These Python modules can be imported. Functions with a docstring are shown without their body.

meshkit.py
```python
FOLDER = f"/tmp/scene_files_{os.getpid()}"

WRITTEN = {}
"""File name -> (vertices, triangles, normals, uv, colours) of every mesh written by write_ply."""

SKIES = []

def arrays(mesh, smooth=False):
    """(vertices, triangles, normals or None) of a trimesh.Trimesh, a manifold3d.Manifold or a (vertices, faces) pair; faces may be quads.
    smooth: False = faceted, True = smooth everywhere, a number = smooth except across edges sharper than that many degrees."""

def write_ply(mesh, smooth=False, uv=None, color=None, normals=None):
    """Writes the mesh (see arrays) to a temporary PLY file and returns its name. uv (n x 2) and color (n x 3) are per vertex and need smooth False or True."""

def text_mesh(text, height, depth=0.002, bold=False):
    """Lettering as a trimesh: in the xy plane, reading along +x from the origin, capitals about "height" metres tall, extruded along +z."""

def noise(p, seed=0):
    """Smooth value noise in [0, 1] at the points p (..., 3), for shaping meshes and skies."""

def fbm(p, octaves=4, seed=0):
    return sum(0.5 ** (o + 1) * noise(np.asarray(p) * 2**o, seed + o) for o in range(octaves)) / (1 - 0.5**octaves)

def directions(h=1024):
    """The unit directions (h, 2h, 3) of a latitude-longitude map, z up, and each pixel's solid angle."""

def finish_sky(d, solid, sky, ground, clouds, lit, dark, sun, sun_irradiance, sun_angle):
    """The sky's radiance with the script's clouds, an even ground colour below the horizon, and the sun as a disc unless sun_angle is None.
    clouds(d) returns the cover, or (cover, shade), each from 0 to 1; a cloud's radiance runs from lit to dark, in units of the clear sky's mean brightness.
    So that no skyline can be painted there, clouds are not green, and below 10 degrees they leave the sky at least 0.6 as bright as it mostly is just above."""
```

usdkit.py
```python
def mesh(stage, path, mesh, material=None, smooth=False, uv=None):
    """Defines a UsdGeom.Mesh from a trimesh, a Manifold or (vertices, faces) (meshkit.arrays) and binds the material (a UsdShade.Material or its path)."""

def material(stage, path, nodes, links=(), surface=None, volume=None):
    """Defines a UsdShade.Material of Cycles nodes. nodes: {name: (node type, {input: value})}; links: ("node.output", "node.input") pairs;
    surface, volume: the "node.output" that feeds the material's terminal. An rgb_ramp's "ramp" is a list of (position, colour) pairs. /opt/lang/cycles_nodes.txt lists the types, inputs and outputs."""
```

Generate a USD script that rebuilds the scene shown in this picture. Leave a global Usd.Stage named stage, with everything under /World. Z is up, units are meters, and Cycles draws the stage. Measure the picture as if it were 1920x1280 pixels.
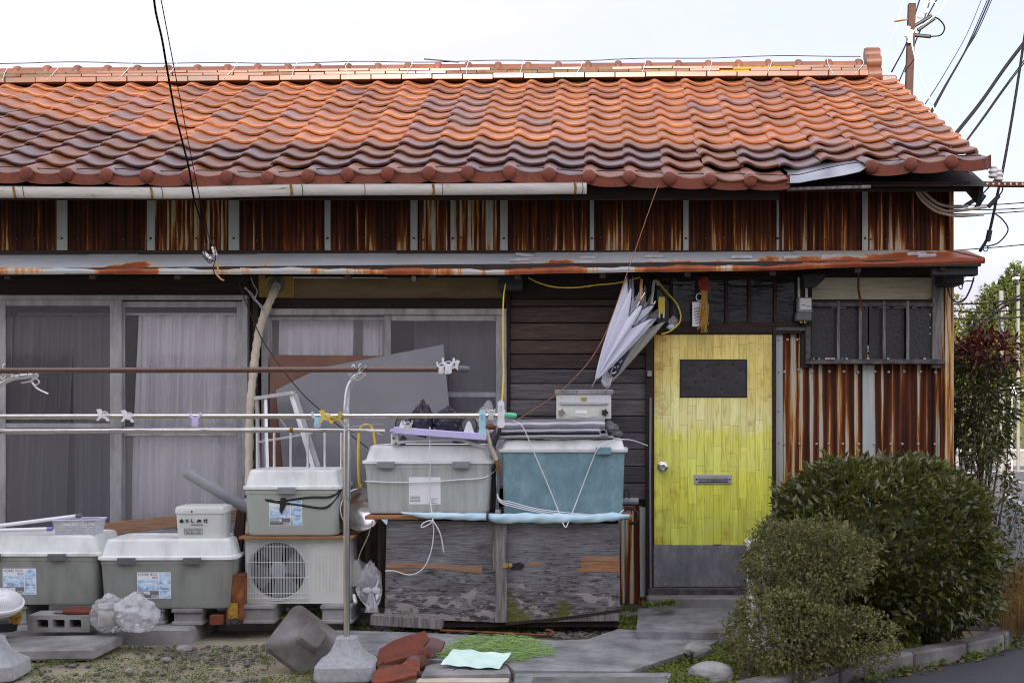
import math, random, numpy as np, trimesh, manifold3d as m3, usdkit, meshkit
from pxr import Usd, UsdGeom, UsdLux, UsdShade, Gf, Sdf
from scipy.spatial.transform import Rotation as Rot
random.seed(7); rng = np.random.default_rng(7)
stage = Usd.Stage.CreateInMemory()
UsdGeom.SetStageUpAxis(stage, UsdGeom.Tokens.z); UsdGeom.SetStageMetersPerUnit(stage, 1.0)
UsdGeom.Xform.Define(stage, '/World'); UsdGeom.Scope.Define(stage, '/World/Looks')
PI = math.pi
# ------------------------------------------------ camera, sky, sun, exposure
F, CX, CY, CZ = 2400.0, 1130.0, 760.0, 1.5          # focal length in photo pixels, foot of the facade's normal, eye level
EXPOSURE = 1.10
SUN_EL, SUN_AZ = math.radians(14.5), math.radians(184)   # azimuth = atan2(x, y) of the direction towards the sun
SUN_I, SKY_S = 1.25, 0.15
cam = UsdGeom.Camera.Define(stage, '/World/camera')
cam.CreateFocalLengthAttr(45.0); cam.CreateHorizontalApertureAttr(36.0); cam.CreateVerticalApertureAttr(24.0)
cam.CreateHorizontalApertureOffsetAttr(-170 / 1920 * 36); cam.CreateVerticalApertureOffsetAttr(120 / 1920 * 36)
cam.CreateClippingRangeAttr(Gf.Vec2f(0.05, 2000)); cam.CreateExposureAttr(EXPOSURE)
cam.AddTranslateOp().Set(Gf.Vec3d(0, 0, CZ)); cam.AddRotateXYZOp().Set(Gf.Vec3f(90, 0, 0))
sund = np.array([math.cos(SUN_EL) * math.sin(SUN_AZ), math.cos(SUN_EL) * math.cos(SUN_AZ), math.sin(SUN_EL)])
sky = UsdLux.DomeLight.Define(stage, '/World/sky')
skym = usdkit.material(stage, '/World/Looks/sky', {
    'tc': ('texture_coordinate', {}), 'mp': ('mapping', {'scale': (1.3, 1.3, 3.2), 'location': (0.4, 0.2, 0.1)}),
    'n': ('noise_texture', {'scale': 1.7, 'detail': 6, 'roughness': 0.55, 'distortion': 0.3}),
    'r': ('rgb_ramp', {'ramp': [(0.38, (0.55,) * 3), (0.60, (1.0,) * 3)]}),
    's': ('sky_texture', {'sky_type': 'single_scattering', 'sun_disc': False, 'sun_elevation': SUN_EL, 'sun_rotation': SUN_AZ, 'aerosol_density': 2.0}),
    'vd': ('vector_math', {'math_type': 'dot_product', 'vector2': tuple(sund)}), 'sp': ('separate_xyz', {}), 'g1': ('math', {'math_type': 'multiply_add', 'value2': 0.50, 'value3': 1.22}), 'zc': ('math', {'math_type': 'maximum', 'value2': 0.0}),  # gradient added to the clouds: brighter towards sun and zenith, to lift the facade
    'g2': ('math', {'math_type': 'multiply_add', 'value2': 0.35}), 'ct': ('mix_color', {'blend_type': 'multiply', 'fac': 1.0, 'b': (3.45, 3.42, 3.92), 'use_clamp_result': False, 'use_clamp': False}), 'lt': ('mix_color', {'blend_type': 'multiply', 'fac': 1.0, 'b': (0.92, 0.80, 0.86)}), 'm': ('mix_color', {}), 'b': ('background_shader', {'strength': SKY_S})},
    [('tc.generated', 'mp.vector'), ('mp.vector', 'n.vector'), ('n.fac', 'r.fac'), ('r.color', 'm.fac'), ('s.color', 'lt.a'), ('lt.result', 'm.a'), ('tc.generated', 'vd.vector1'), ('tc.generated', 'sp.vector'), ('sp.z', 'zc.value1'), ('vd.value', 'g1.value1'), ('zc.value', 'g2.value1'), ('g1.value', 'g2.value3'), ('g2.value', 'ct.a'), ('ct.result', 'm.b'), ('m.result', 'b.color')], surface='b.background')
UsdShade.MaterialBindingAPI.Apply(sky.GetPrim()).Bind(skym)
sky.GetPrim().SetCustomDataByKey('kind', 'structure')
sun = UsdLux.DistantLight.Define(stage, '/World/sun')
sun.CreateNormalizeAttr(True); sun.CreateIntensityAttr(SUN_I); sun.CreateAngleAttr(0.53); sun.CreateColorAttr(Gf.Vec3f(1.0, 0.9, 0.76))
sun.AddRotateXYZOp().Set(Gf.Vec3f(*map(float, Rot.align_vectors([sund], [[0, 0, 1]])[0].as_euler('xyz', degrees=True))))

# ------------------------------------------------ helpers
def P(px, py, Y): return np.array([(px - CX) * Y / F, Y, CZ + (CY - py) * Y / F])
def XP(px, Y): return (px - CX) * Y / F
def ZP(py, Y): return CZ + (CY - py) * Y / F
def G(px, py, z=0.0): return P(px, py, (CZ - z) * F / (py - CY))
origin, used = {}, {}
def path_for(name, parent):
    base = (parent or '/World') + '/' + name
    k = used.get(base, -1) + 1; used[base] = k
    return base if k == 0 else f'{base}_{k:03d}'
def tag(prim, label=None, cat=None, group=None, kind=None):
    for k, v in (('label', label), ('category', cat), ('group', group), ('kind', kind)):
        if v: prim.SetCustomDataByKey(k, v)
def thing(name, label, cat, loc, group=None):
    p = path_for(name, None); x = UsdGeom.Xform.Define(stage, p)
    x.AddTranslateOp().Set(Gf.Vec3d(*map(float, loc))); origin[p] = np.array(loc, float)
    tag(x.GetPrim(), label, cat, group); return p
def dup(src, loc, label, rotz=0):
    prim = stage.GetPrimAtPath(src); d = prim.GetCustomData()
    p = path_for(src.split('/')[-1], None); x = UsdGeom.Xform.Define(stage, p)
    x.GetPrim().GetReferences().AddInternalReference(src); x.GetPrim().SetInstanceable(True)
    x.ClearXformOpOrder(); x.AddTranslateOp(opSuffix='own').Set(Gf.Vec3d(*map(float, loc))); x.AddRotateZOp(opSuffix='own').Set(rotz)
    tag(x.GetPrim(), label, d['category'], d.get('group')); return p
def obj(name, mesh, mat, parent=None, smooth=35, label=None, cat=None, group=None, kind=None):
    if isinstance(mesh, list): mesh = join(mesh)
    p = path_for(name, parent); v, f = meshkit.arrays(mesh)[:2]
    if parent is None and kind is None:                     # a thing of one mesh: origin at its base
        lo, hi = v.min(0), v.max(0); o = np.array([(lo[0] + hi[0]) / 2, (lo[1] + hi[1]) / 2, lo[2]])
    else: o = origin.get(parent, np.zeros(3))
    origin[p] = o
    g = usdkit.mesh(stage, p, (v - o, f), MAT[mat], smooth=smooth)
    if parent is None and np.any(o): UsdGeom.Xformable(g).AddTranslateOp().Set(Gf.Vec3d(*map(float, o)))
    if parent and stage.GetPrimAtPath(parent).IsA(UsdGeom.Mesh): pass
    elif parent is None: pass
    tag(g.GetPrim(), label, cat, group, kind); return p
def join(ms):
    V, Fc, n = [], [], 0
    for m in ms:
        v, f = meshkit.arrays(m)[:2]; V.append(v); Fc.append(f + n); n += len(v)
    return np.vstack(V), np.vstack(Fc)
def hullpts(pts): return m3.Manifold.hull_points(np.asarray(pts, float))
def box(x0, x1, y0, y1, z0, z1, b=0.0):
    lo, hi = np.array([min(x0, x1), min(y0, y1), min(z0, z1)]), np.array([max(x0, x1), max(y0, y1), max(z0, z1)])
    if b <= 0:
        v = np.array([[x, y, z] for x in (lo[0], hi[0]) for y in (lo[1], hi[1]) for z in (lo[2], hi[2])])
        f = np.array([[0, 1, 3, 2], [4, 6, 7, 5], [0, 4, 5, 1], [2, 3, 7, 6], [0, 2, 6, 4], [1, 5, 7, 3]])
        return meshkit.arrays((v, f))[:2]
    b = min(b, (hi - lo).min() * 0.45); pts = []
    for sx in (0, 1):
        for sy in (0, 1):
            for sz in (0, 1):
                c = np.where([sx, sy, sz], hi, lo); d = np.where([sx, sy, sz], -b, b)
                for k in range(3):
                    q = c + d; q[k] = c[k]; pts.append(q)
    return meshkit.arrays(hullpts(pts))[:2]
def xf(mesh, R=None, t=(0, 0, 0), about=(0, 0, 0)):
    v, f = meshkit.arrays(mesh)[:2]; a = np.array(about, float)
    if R is not None: v = (v - a) @ np.asarray(R).T + a
    return v + np.array(t, float), f
def E(seq, *deg): return Rot.from_euler(seq, deg[0] if len(deg) == 1 else deg, degrees=True).as_matrix()
def beam(p, q, w, h, b=0.0, up=(0, 0, 1)):
    p, q = np.array(p, float), np.array(q, float); d = q - p; L = np.linalg.norm(d); d /= L
    s = np.cross(d, up); s /= np.linalg.norm(s); u = np.cross(s, d)
    v, f = box(0, L, -w / 2, w / 2, -h / 2, h / 2, b)
    return v @ np.stack([d, s, u]) + p, f
def curve(pts, n=8):
    p = np.array(pts, float); p = np.vstack([2 * p[0] - p[1], p, 2 * p[-1] - p[-2]]); out = []
    for i in range(1, len(p) - 2):
        for t in np.arange(n) / n:
            a, b, c, d = p[i - 1:i + 3]
            out.append(0.5 * (2 * b + (c - a) * t + (2 * a - 5 * b + 4 * c - d) * t * t + (3 * b - a - 3 * c + d) * t ** 3))
    return np.array(out + [p[-2]])
def tube(pts, r, n=7, flat=1.0, caps=True):
    p = np.array(pts, float); m = len(p); r = np.broadcast_to(np.asarray(r, float), (m,))
    tg = np.gradient(p, axis=0); tg /= np.linalg.norm(tg, axis=1, keepdims=True) + 1e-12
    u = np.cross(tg[0], [0.13, 0.31, 0.94]); u /= np.linalg.norm(u); V = []
    a = np.arange(n) / n * 2 * PI
    for i in range(m):
        u = u - tg[i] * (u @ tg[i]); u /= np.linalg.norm(u); w = np.cross(tg[i], u)
        V.append(p[i] + r[i] * (np.cos(a)[:, None] * u + flat * np.sin(a)[:, None] * w))
    V = np.vstack(V); i, j = np.meshgrid(np.arange(m - 1), np.arange(n), indexing='ij'); k = (j + 1) % n
    q = np.stack([i * n + j, i * n + k, (i + 1) * n + k, (i + 1) * n + j], -1).reshape(-1, 4)
    f = np.vstack([q[:, [0, 1, 2]], q[:, [0, 2, 3]]])
    if caps:
        c = np.arange(1, n - 1); z = np.zeros_like(c)
        f = np.vstack([f, np.stack([z, c + 1, c], 1), np.stack([z, c, c + 1], 1) + (m - 1) * n])
    return V, f
def rod(p, q, r, n=10): return tube([p, q], r, n)
def lathe(prof, n=24, R=None, t=(0, 0, 0), capped=True):
    a = np.arange(n) / n * 2 * PI; V = np.vstack([np.stack([r * np.cos(a), r * np.sin(a), np.full(n, z)], 1) for r, z in prof])
    i, j = np.meshgrid(np.arange(len(prof) - 1), np.arange(n), indexing='ij'); k = (j + 1) % n
    q = np.stack([i * n + j, i * n + k, (i + 1) * n + k, (i + 1) * n + j], -1).reshape(-1, 4)
    f = np.vstack([q[:, [0, 1, 2]], q[:, [0, 2, 3]]])
    if capped:
        c = np.arange(1, n - 1); z = np.zeros_like(c)
        f = np.vstack([f, np.stack([z, c + 1, c], 1), np.stack([z, c, c + 1], 1) + (len(prof) - 1) * n])
    return xf((V, f), R, t)
def loft(rings, n=6):
    """rings: (cx, cy, z, half width, half depth, corner radius)"""
    V = []
    for cx, cy, z, hw, hd, r in rings:
        for q, (sx, sy) in enumerate(((1, 1), (-1, 1), (-1, -1), (1, -1))):
            a = (np.arange(n) / (n - 1) + q) * PI / 2
            V.append(np.stack([cx + sx * (hw - r) + r * np.cos(a), cy + sy * (hd - r) + r * np.sin(a), np.full(n, z)], 1))
    V = np.vstack(V); n = 4 * n; m = len(rings)
    i, j = np.meshgrid(np.arange(m - 1), np.arange(n), indexing='ij'); k = (j + 1) % n
    q = np.stack([i * n + j, i * n + k, (i + 1) * n + k, (i + 1) * n + j], -1).reshape(-1, 4)
    c = np.arange(1, n - 1); z = np.zeros_like(c)
    return V, np.vstack([q[:, [0, 1, 2]], q[:, [0, 2, 3]], np.stack([z, c + 1, c], 1), np.stack([z, c, c + 1], 1) + (m - 1) * n])
def prism(poly, h):                     # polygon in xy, extruded along z
    cs = m3.CrossSection([np.asarray(poly, float)], m3.FillRule.NonZero)
    return meshkit.arrays(cs.extrude(h))[:2]
def wallprism(poly, y0, y1):            # polygon in xz, between two depths
    v, f = prism(poly, 1.0); return np.stack([v[:, 0], y1 + (y0 - y1) * v[:, 2], v[:, 1]], 1), f
def slab(poly_px, z, h):                # polygon given where its top edge is seen, top at height z
    return xf(prism([G(a, b, z)[:2] for a, b in poly_px], h), t=(0, 0, z - h))
def surf(fn, nu, nv):
    u, v = np.meshgrid(np.linspace(0, 1, nu), np.linspace(0, 1, nv), indexing='ij')
    V = np.stack(fn(u, v), -1).reshape(-1, 3); i, j = np.meshgrid(np.arange(nu - 1), np.arange(nv - 1), indexing='ij')
    q = np.stack([i * nv + j, (i + 1) * nv + j, (i + 1) * nv + j + 1, i * nv + j + 1], -1).reshape(-1, 4)
    return meshkit.arrays((V, q))[:2]
def blob(c, r, amp=0.15, freq=3.0, sub=3, seed=0, flat=None):
    s = trimesh.creation.icosphere(sub); v = np.array(s.vertices)
    k = 1 + amp * (meshkit.fbm(v * freq + 7.3 * seed, 3, seed) - 0.5) * 2
    v = v * k[:, None] * np.array(r)
    if flat is not None: v[:, 2] = np.maximum(v[:, 2], flat)
    return v + np.array(c), np.array(s.faces)
def ftext(s, h, x, y, z, depth=0.0006, bold=False, centre=False):   # lettering that faces the viewer's side of the yard
    v, f = meshkit.arrays(meshkit.text_mesh(s, h, depth, bold))[:2]
    if centre: v = v - [(v[:, 0].max() + v[:, 0].min()) / 2, 0, 0]
    return np.stack([v[:, 0] + x, y - v[:, 2], v[:, 1] + z], 1), f
def leaves(pos, nrm, L, W, fold=0.25, droop=0.2, sprd=0.7):
    n = len(pos); L = L * rng.uniform(0.6, 1.25, n)[:, None]; W = W * rng.uniform(0.7, 1.2, n)[:, None]
    d = nrm + rng.normal(0, sprd, (n, 3)); d /= np.linalg.norm(d, axis=1, keepdims=True)
    s = np.cross(d, rng.normal(0, 1, (n, 3)) * 0.6 + [0, 0, 1]); s /= np.linalg.norm(s, axis=1, keepdims=True); u = np.cross(s, d)
    b = pos; c = pos + d * L * 0.5; t = pos + d * L - u * L * droop
    l, r = c + s * W / 2 + u * W * fold, c - s * W / 2 + u * W * fold
    V = np.stack([b, c, t, l, r], 1).reshape(-1, 3); k = np.arange(n)[:, None] * 5
    return V, np.vstack([k + [0, 1, 3], k + [1, 2, 3], k + [0, 4, 1], k + [1, 4, 2]])
def in_poly(poly, n):
    import shapely
    g = shapely.Polygon(poly); shapely.prepare(g); x0, y0, x1, y1 = g.bounds; out = np.zeros((0, 2))
    while len(out) < n: p = rng.uniform((x0, y0), (x1, y1), (n * 2, 2)); out = np.vstack([out, p[shapely.contains_xy(g, p[:, 0], p[:, 1])]])
    return out[:n]

# ------------------------------------------------ materials
MAT = {}
def mat(name, cols, scale=8.0, st=(1, 1, 1), rough=0.6, metal=0.0, bump=0.0, bscale=None, spec=0.4, coat=0.0, crough=0.1, rnd=0.0, island=0.0, trans=0.0, detail=6, nr=0.6, extra=None):
    """principled: noise over the position (stretched by st) runs through the colours cols"""
    if isinstance(cols[0], float): cols = [cols, cols]
    cols = cols if isinstance(cols[0][-1], tuple) else [(0.3 + 0.4 * i / max(1, len(cols) - 1), c) for i, c in enumerate(cols)]
    N = {'g': ('geometry', {}), 'mp': ('mapping', {'scale': st}), 'n': ('noise_texture', {'scale': scale, 'detail': detail, 'roughness': nr}),
         'r': ('rgb_ramp', {'ramp': cols}), 'p': ('principled_bsdf', {'roughness': rough, 'metallic': metal, 'specular_ior_level': spec, 'coat_weight': coat, 'coat_roughness': crough})}
    Lk = [('g.position', 'mp.vector'), ('mp.vector', 'n.vector'), ('n.fac', 'r.fac')]
    col = 'r.color'
    for key, amt, src in (('q', rnd, 'o.random'), ('w', island, 'g.random_per_island')):
        if amt:
            if key == 'q': N['o'] = ('object_info', {})
            N[key + 'r'] = ('rgb_ramp', {'ramp': [(0, (1 - amt,) * 3), (0.6, (1,) * 3), (1, (1 + amt * 0.6, 1 + amt * 0.6, 1 + amt * 0.4))]})
            N[key] = ('mix_color', {'blend_type': 'multiply', 'fac': 1.0, 'use_clamp': False})
            Lk += [(src, key + 'r.fac'), (col, key + '.a'), (key + 'r.color', key + '.b')]; col = key + '.result'
    Lk.append((col, 'p.base_color'))
    if bump:
        N['bn'] = ('noise_texture', {'scale': bscale or scale * 4, 'detail': 5, 'roughness': 0.65}); N['b'] = ('bump', {'strength': 1.0, 'distance': bump})
        Lk += [('mp.vector', 'bn.vector'), ('bn.fac', 'b.height'), ('b.normal', 'p.normal')]
    out = 'p.BSDF'
    if trans:
        N['t'] = ('translucent_bsdf', {}); N['x'] = ('mix_closure', {'fac': trans}); Lk += [(col, 't.color'), ('p.BSDF', 'x.closure1'), ('t.BSDF', 'x.closure2')]; out = 'x.closure'
    MAT[name] = usdkit.material(stage, '/World/Looks/' + name, N, Lk, surface=out)
def see(name, tint, surf_c, fac, rough=0.1, fres=True, bump=0.0, bscale=30, st=(1, 1, 1), trl=0.0):
    """see-through sheets: transparent mixed with a principled surface, plus a fresnel gloss"""
    N = {'t': ('transparent_bsdf', {'color': tint}), 'd': ('principled_bsdf', {'base_color': surf_c, 'roughness': 0.55, 'specular_ior_level': 0.3}), 'x': ('mix_closure', {'fac': fac}),
         'f': ('fresnel', {'IOR': 1.5}), 'gl': ('glossy_bsdf', {'color': (0.95, 0.95, 0.95), 'roughness': rough}), 'y': ('mix_closure', {})}
    Lk = [('t.BSDF', 'x.closure1'), ('d.BSDF', 'x.closure2'), ('f.fac', 'y.fac'), ('x.closure', 'y.closure1'), ('gl.BSDF', 'y.closure2')]
    if bump:
        N.update({'g': ('geometry', {}), 'mp': ('mapping', {'scale': st}), 'n': ('noise_texture', {'scale': bscale, 'detail': 4}), 'b': ('bump', {'distance': bump, 'strength': 1.0})})
        Lk += [('g.position', 'mp.vector'), ('mp.vector', 'n.vector'), ('n.fac', 'b.height'), ('b.normal', 'gl.normal'), ('b.normal', 'd.normal')]
    if trl:
        N['tr'] = ('translucent_bsdf', {'color': surf_c}); N['z'] = ('mix_closure', {'fac': trl})
        Lk = [l for l in Lk if l[1] != 'x.closure2'] + [('d.BSDF', 'z.closure1'), ('tr.BSDF', 'z.closure2'), ('z.closure', 'x.closure2')]
    MAT[name] = usdkit.material(stage, '/World/Looks/' + name, N, Lk, surface='y.closure' if fres else 'x.closure')
def streaks(name, ramp, sx, sz, rough=0.75, bias=None, wave=0.0, pitch=0.032, sy=0.0, bump=0.0015, scale2=4.0):
    """rust running down: noise stretched along z (and an even part per corrugation) through a ramp with sharp steps; bias: (axis, from, to, low, high)"""
    N = {'g': ('geometry', {}), 'm1': ('mapping', {'scale': (sx, sy, sz)}), 'n1': ('noise_texture', {'scale': 1.0, 'detail': 3, 'roughness': 0.5}),
         'm2': ('mapping', {'scale': (sx * scale2, sy, sz * 3)}), 'n2': ('noise_texture', {'scale': 1.0, 'detail': 5, 'roughness': 0.7}),
         'a': ('math', {'math_type': 'multiply', 'value2': 0.72}), 'b': ('math', {'math_type': 'multiply_add', 'value2': 0.28}),
         'r': ('rgb_ramp', {'ramp': ramp}), 'p': ('principled_bsdf', {'roughness': rough, 'specular_ior_level': 0.25}), 'bu': ('bump', {'distance': bump, 'strength': 1.0})}
    Lk = [('g.position', 'm1.vector'), ('g.position', 'm2.vector'), ('m1.vector', 'n1.vector'), ('m2.vector', 'n2.vector'), ('n1.fac', 'a.value1'), ('n2.fac', 'b.value1'), ('a.value', 'b.value3')]
    val = 'b.value'; N['s'] = ('separate_xyz', {}); Lk.append(('g.position', 's.vector'))
    if wave:
        N.update({'w1': ('math', {'math_type': 'multiply', 'value2': 2 * PI / pitch}), 'w2': ('math', {'math_type': 'sine'}), 'w3': ('math', {'math_type': 'multiply_add', 'value2': wave})})
        Lk += [('s.x', 'w1.value1'), ('w1.value', 'w2.value1'), ('w2.value', 'w3.value1'), (val, 'w3.value3')]; val = 'w3.value'
    for i, (ax, f0, f1, lo, hi) in enumerate(bias or []):
        N[f'k{i}'] = ('map_range', {'from_min': f0, 'from_max': f1, 'to_min': lo, 'to_max': hi, 'clamp': True}); N[f'l{i}'] = ('math', {'math_type': 'add'})
        Lk += [('s.' + ax, f'k{i}.value'), (f'k{i}.result', f'l{i}.value1'), (val, f'l{i}.value2')]; val = f'l{i}.value'
    Lk += [(val, 'r.fac'), ('r.color', 'p.base_color'), ('n2.fac', 'bu.height'), ('bu.normal', 'p.normal')]
    MAT[name] = usdkit.material(stage, '/World/Looks/' + name, N, Lk, surface='p.BSDF')
T1, T2, T3 = (0.155, 0.046, 0.0135), (0.21, 0.074, 0.023), (0.100, 0.028, 0.012)
R1, R2 = (0.10, 0.030, 0.012), (0.135, 0.045, 0.018)
mat('tile', [(0.22, (0.07, 0.035, 0.035)), (0.34, T3), (0.5, T1), (0.7, T2)], 6, rough=0.45, bump=0.0015, bscale=60, coat=0.36, crough=0.27, rnd=0.3, detail=9, nr=0.68)
mat('tile_dark', [(0.3, (0.055, 0.030, 0.034)), (0.48, (0.095, 0.040, 0.034)), (0.62, (0.13, 0.04, 0.025)), (0.75, T1)], 6, rough=0.42, bump=0.0015, bscale=60, coat=0.42, crough=0.24, rnd=0.3, detail=9, nr=0.68)
mat('tile_matt', [(0.3, (0.13, 0.032, 0.016)), (0.5, (0.19, 0.045, 0.020)), (0.75, (0.06, 0.03, 0.024))], 14, rough=0.7, bump=0.001, bscale=90, rnd=0.2)
mat('ridge_tile', [(0.32, (0.07, 0.035, 0.025)), (0.45, R1), (0.7, R2)], 4, rough=0.55, bump=0.0015, bscale=50, coat=0.25, crough=0.3, rnd=0.25)
mat('ridge_mossy', [(0.3, (0.07, 0.06, 0.045)), (0.5, (0.11, 0.065, 0.04)), (0.65, R1)], 9, rough=0.8, bump=0.002, bscale=60, rnd=0.3)
mat('mortar', [(0.06, 0.035, 0.015), (0.16, 0.09, 0.02)], 30, rough=0.95, bump=0.005)
mat('straw', [(0.45, 0.27, 0.03), (0.20, 0.11, 0.02)], 60, rough=0.9, bump=0.004)
mat('dark_wood', [(0.012, 0.007, 0.006), (0.036, 0.019, 0.014)], 3, (2, 2, 20), rough=0.7, bump=0.002, bscale=8)
mat('plank_brown', [(0.020, 0.011, 0.009), (0.048, 0.027, 0.021), (0.075, 0.044, 0.034), (0.13, 0.085, 0.065)], 1.5, (4, 2, 60), rough=0.55, bump=0.003, bscale=4, rnd=0.5, detail=10, nr=0.7)
mat('plank_grey', [(0.03, 0.027, 0.03), (0.085, 0.078, 0.084), (0.12, 0.112, 0.12), (0.21, 0.20, 0.21)], 1.5, (4, 2, 60), rough=0.7, bump=0.003, bscale=4, rnd=0.45, detail=10, nr=0.7)
mat('grey_wood', [(0.06, 0.052, 0.05), (0.16, 0.145, 0.135), (0.27, 0.25, 0.235)], 3, (14, 14, 1.5), rough=0.8, bump=0.003, bscale=8)
mat('frame_wood', [(0.03, 0.026, 0.027), (0.075, 0.066, 0.068), (0.14, 0.128, 0.13)], 3, (6, 6, 6), rough=0.7, bump=0.002, bscale=10)
mat('raw_wood', [(0.20, 0.085, 0.035), (0.36, 0.18, 0.085)], 3, (3, 3, 30), rough=0.75, bump=0.002, bscale=6)
mat('orange_wood', [(0.20, 0.10, 0.055), (0.36, 0.22, 0.135)], 3, (2, 2, 40), rough=0.8, bump=0.002)
mat('post_rust', [(0.030, 0.013, 0.010), (0.060, 0.024, 0.016)], 20, rough=0.8, bump=0.001)
mat('cable', [(0.008, 0.008, 0.009), (0.012, 0.012, 0.013)], 20, rough=0.8, spec=0.12)
mat('bark', [(0.015, 0.009, 0.007), (0.07, 0.035, 0.022)], 8, (12, 12, 1.5), rough=0.9, bump=0.008, bscale=6)
mat('aluminium', [(0.17, 0.165, 0.165), (0.30, 0.295, 0.30), (0.40, 0.395, 0.40)], 9, (1, 1, 0.4), rough=0.42, metal=0.25, bump=0.0006, detail=9, nr=0.7)
mat('bright_aluminium', [(0.62, 0.62, 0.64), (0.74, 0.74, 0.76)], 20, rough=0.32, metal=0.75)
mat('steel', [(0.55, 0.53, 0.51), (0.70, 0.68, 0.66)], 25, rough=0.2, metal=1.0, bump=0.0002)
mat('brown_pipe', [(0.08, 0.035, 0.022), (0.12, 0.06, 0.04)], 40, rough=0.35, coat=0.5)
mat('dark_room', [(0.02, 0.014, 0.014), (0.03, 0.023, 0.023)], 4, rough=0.9)
mat('black', [(0.012, 0.012, 0.014), (0.02, 0.02, 0.022)], 20, rough=0.5)
mat('black_quilt', [(0.022, 0.021, 0.024), (0.04, 0.038, 0.042)], 12, rough=0.45, bump=0.002, bscale=14)
mat('beige_board', [(0.17, 0.115, 0.055), (0.24, 0.17, 0.085)], 5, (1, 1, 3), rough=0.8, bump=0.001)
mat('beige_patch', [(0.30, 0.20, 0.05), (0.38, 0.26, 0.07)], 40, rough=0.8)
mat('cream_board', [(0.36, 0.31, 0.20), (0.56, 0.52, 0.38), (0.62, 0.57, 0.43)], 2.5, (1.5, 1, 14), rough=0.7, bump=0.001)
mat('gutter', [(0.30, (0.28, 0.22, 0.12)), (0.36, (0.60, 0.58, 0.52)), (0.6, (0.72, 0.70, 0.66))], 3, (2, 5, 12), rough=0.45, bump=0.0006)
mat('rusty', [(0.06, 0.02, 0.010), (0.17, 0.055, 0.018), (0.30, 0.11, 0.03)], 12, rough=0.85, bump=0.002)
mat('rust_brown', [(0.10, 0.035, 0.02), (0.16, 0.055, 0.03)], 20, rough=0.75, bump=0.001)
mat('rust_yellow', [(0.10, 0.03, 0.01), (0.50, 0.30, 0.03)], 30, rough=0.85, bump=0.001)
RUST = [(0.30, (0.018, 0.007, 0.005)), (0.44, (0.052, 0.015, 0.007)), (0.535, (0.14, 0.038, 0.010)), (0.565, (0.34, 0.12, 0.022)), (0.59, (0.55, 0.37, 0.13)), (0.615, (0.46, 0.47, 0.41)), (0.8, (0.43, 0.47, 0.46))]
streaks('rust_upper_shaded', RUST, 26, 1.0, bias=[('z', 2.55, 3.0, 0.012, -0.085), ('x', -4.0, 1.5, -0.035, 0.015)], wave=0.018)  # rust with less paint towards top left; eave shade put into its colour
streaks('rust_upper_pale', RUST, 26, 1.2, bias=[('z', 2.55, 3.0, 0.045, 0.03)], wave=0.03)
streaks('rust_lower', RUST, 19, 0.7, bias=[('x', 1.2, 2.45, 0.06, -0.05)], wave=0.075, pitch=0.064)
streaks('rust_side', RUST, 12, 0.5, bias=[('x', 0, 1, -0.01, -0.01)], sy=12)
streaks('pale_strip', [(0.30, (0.10, 0.03, 0.01)), (0.38, (0.42, 0.22, 0.05)), (0.42, (0.36, 0.39, 0.36)), (0.7, (0.45, 0.50, 0.48))], 22, 1.0)
streaks('grey_sheet_wall', [(0.3, (0.05, 0.04, 0.03)), (0.55, (0.16, 0.14, 0.11)), (0.7, (0.26, 0.25, 0.22))], 12, 0.6, wave=0.05)
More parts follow.
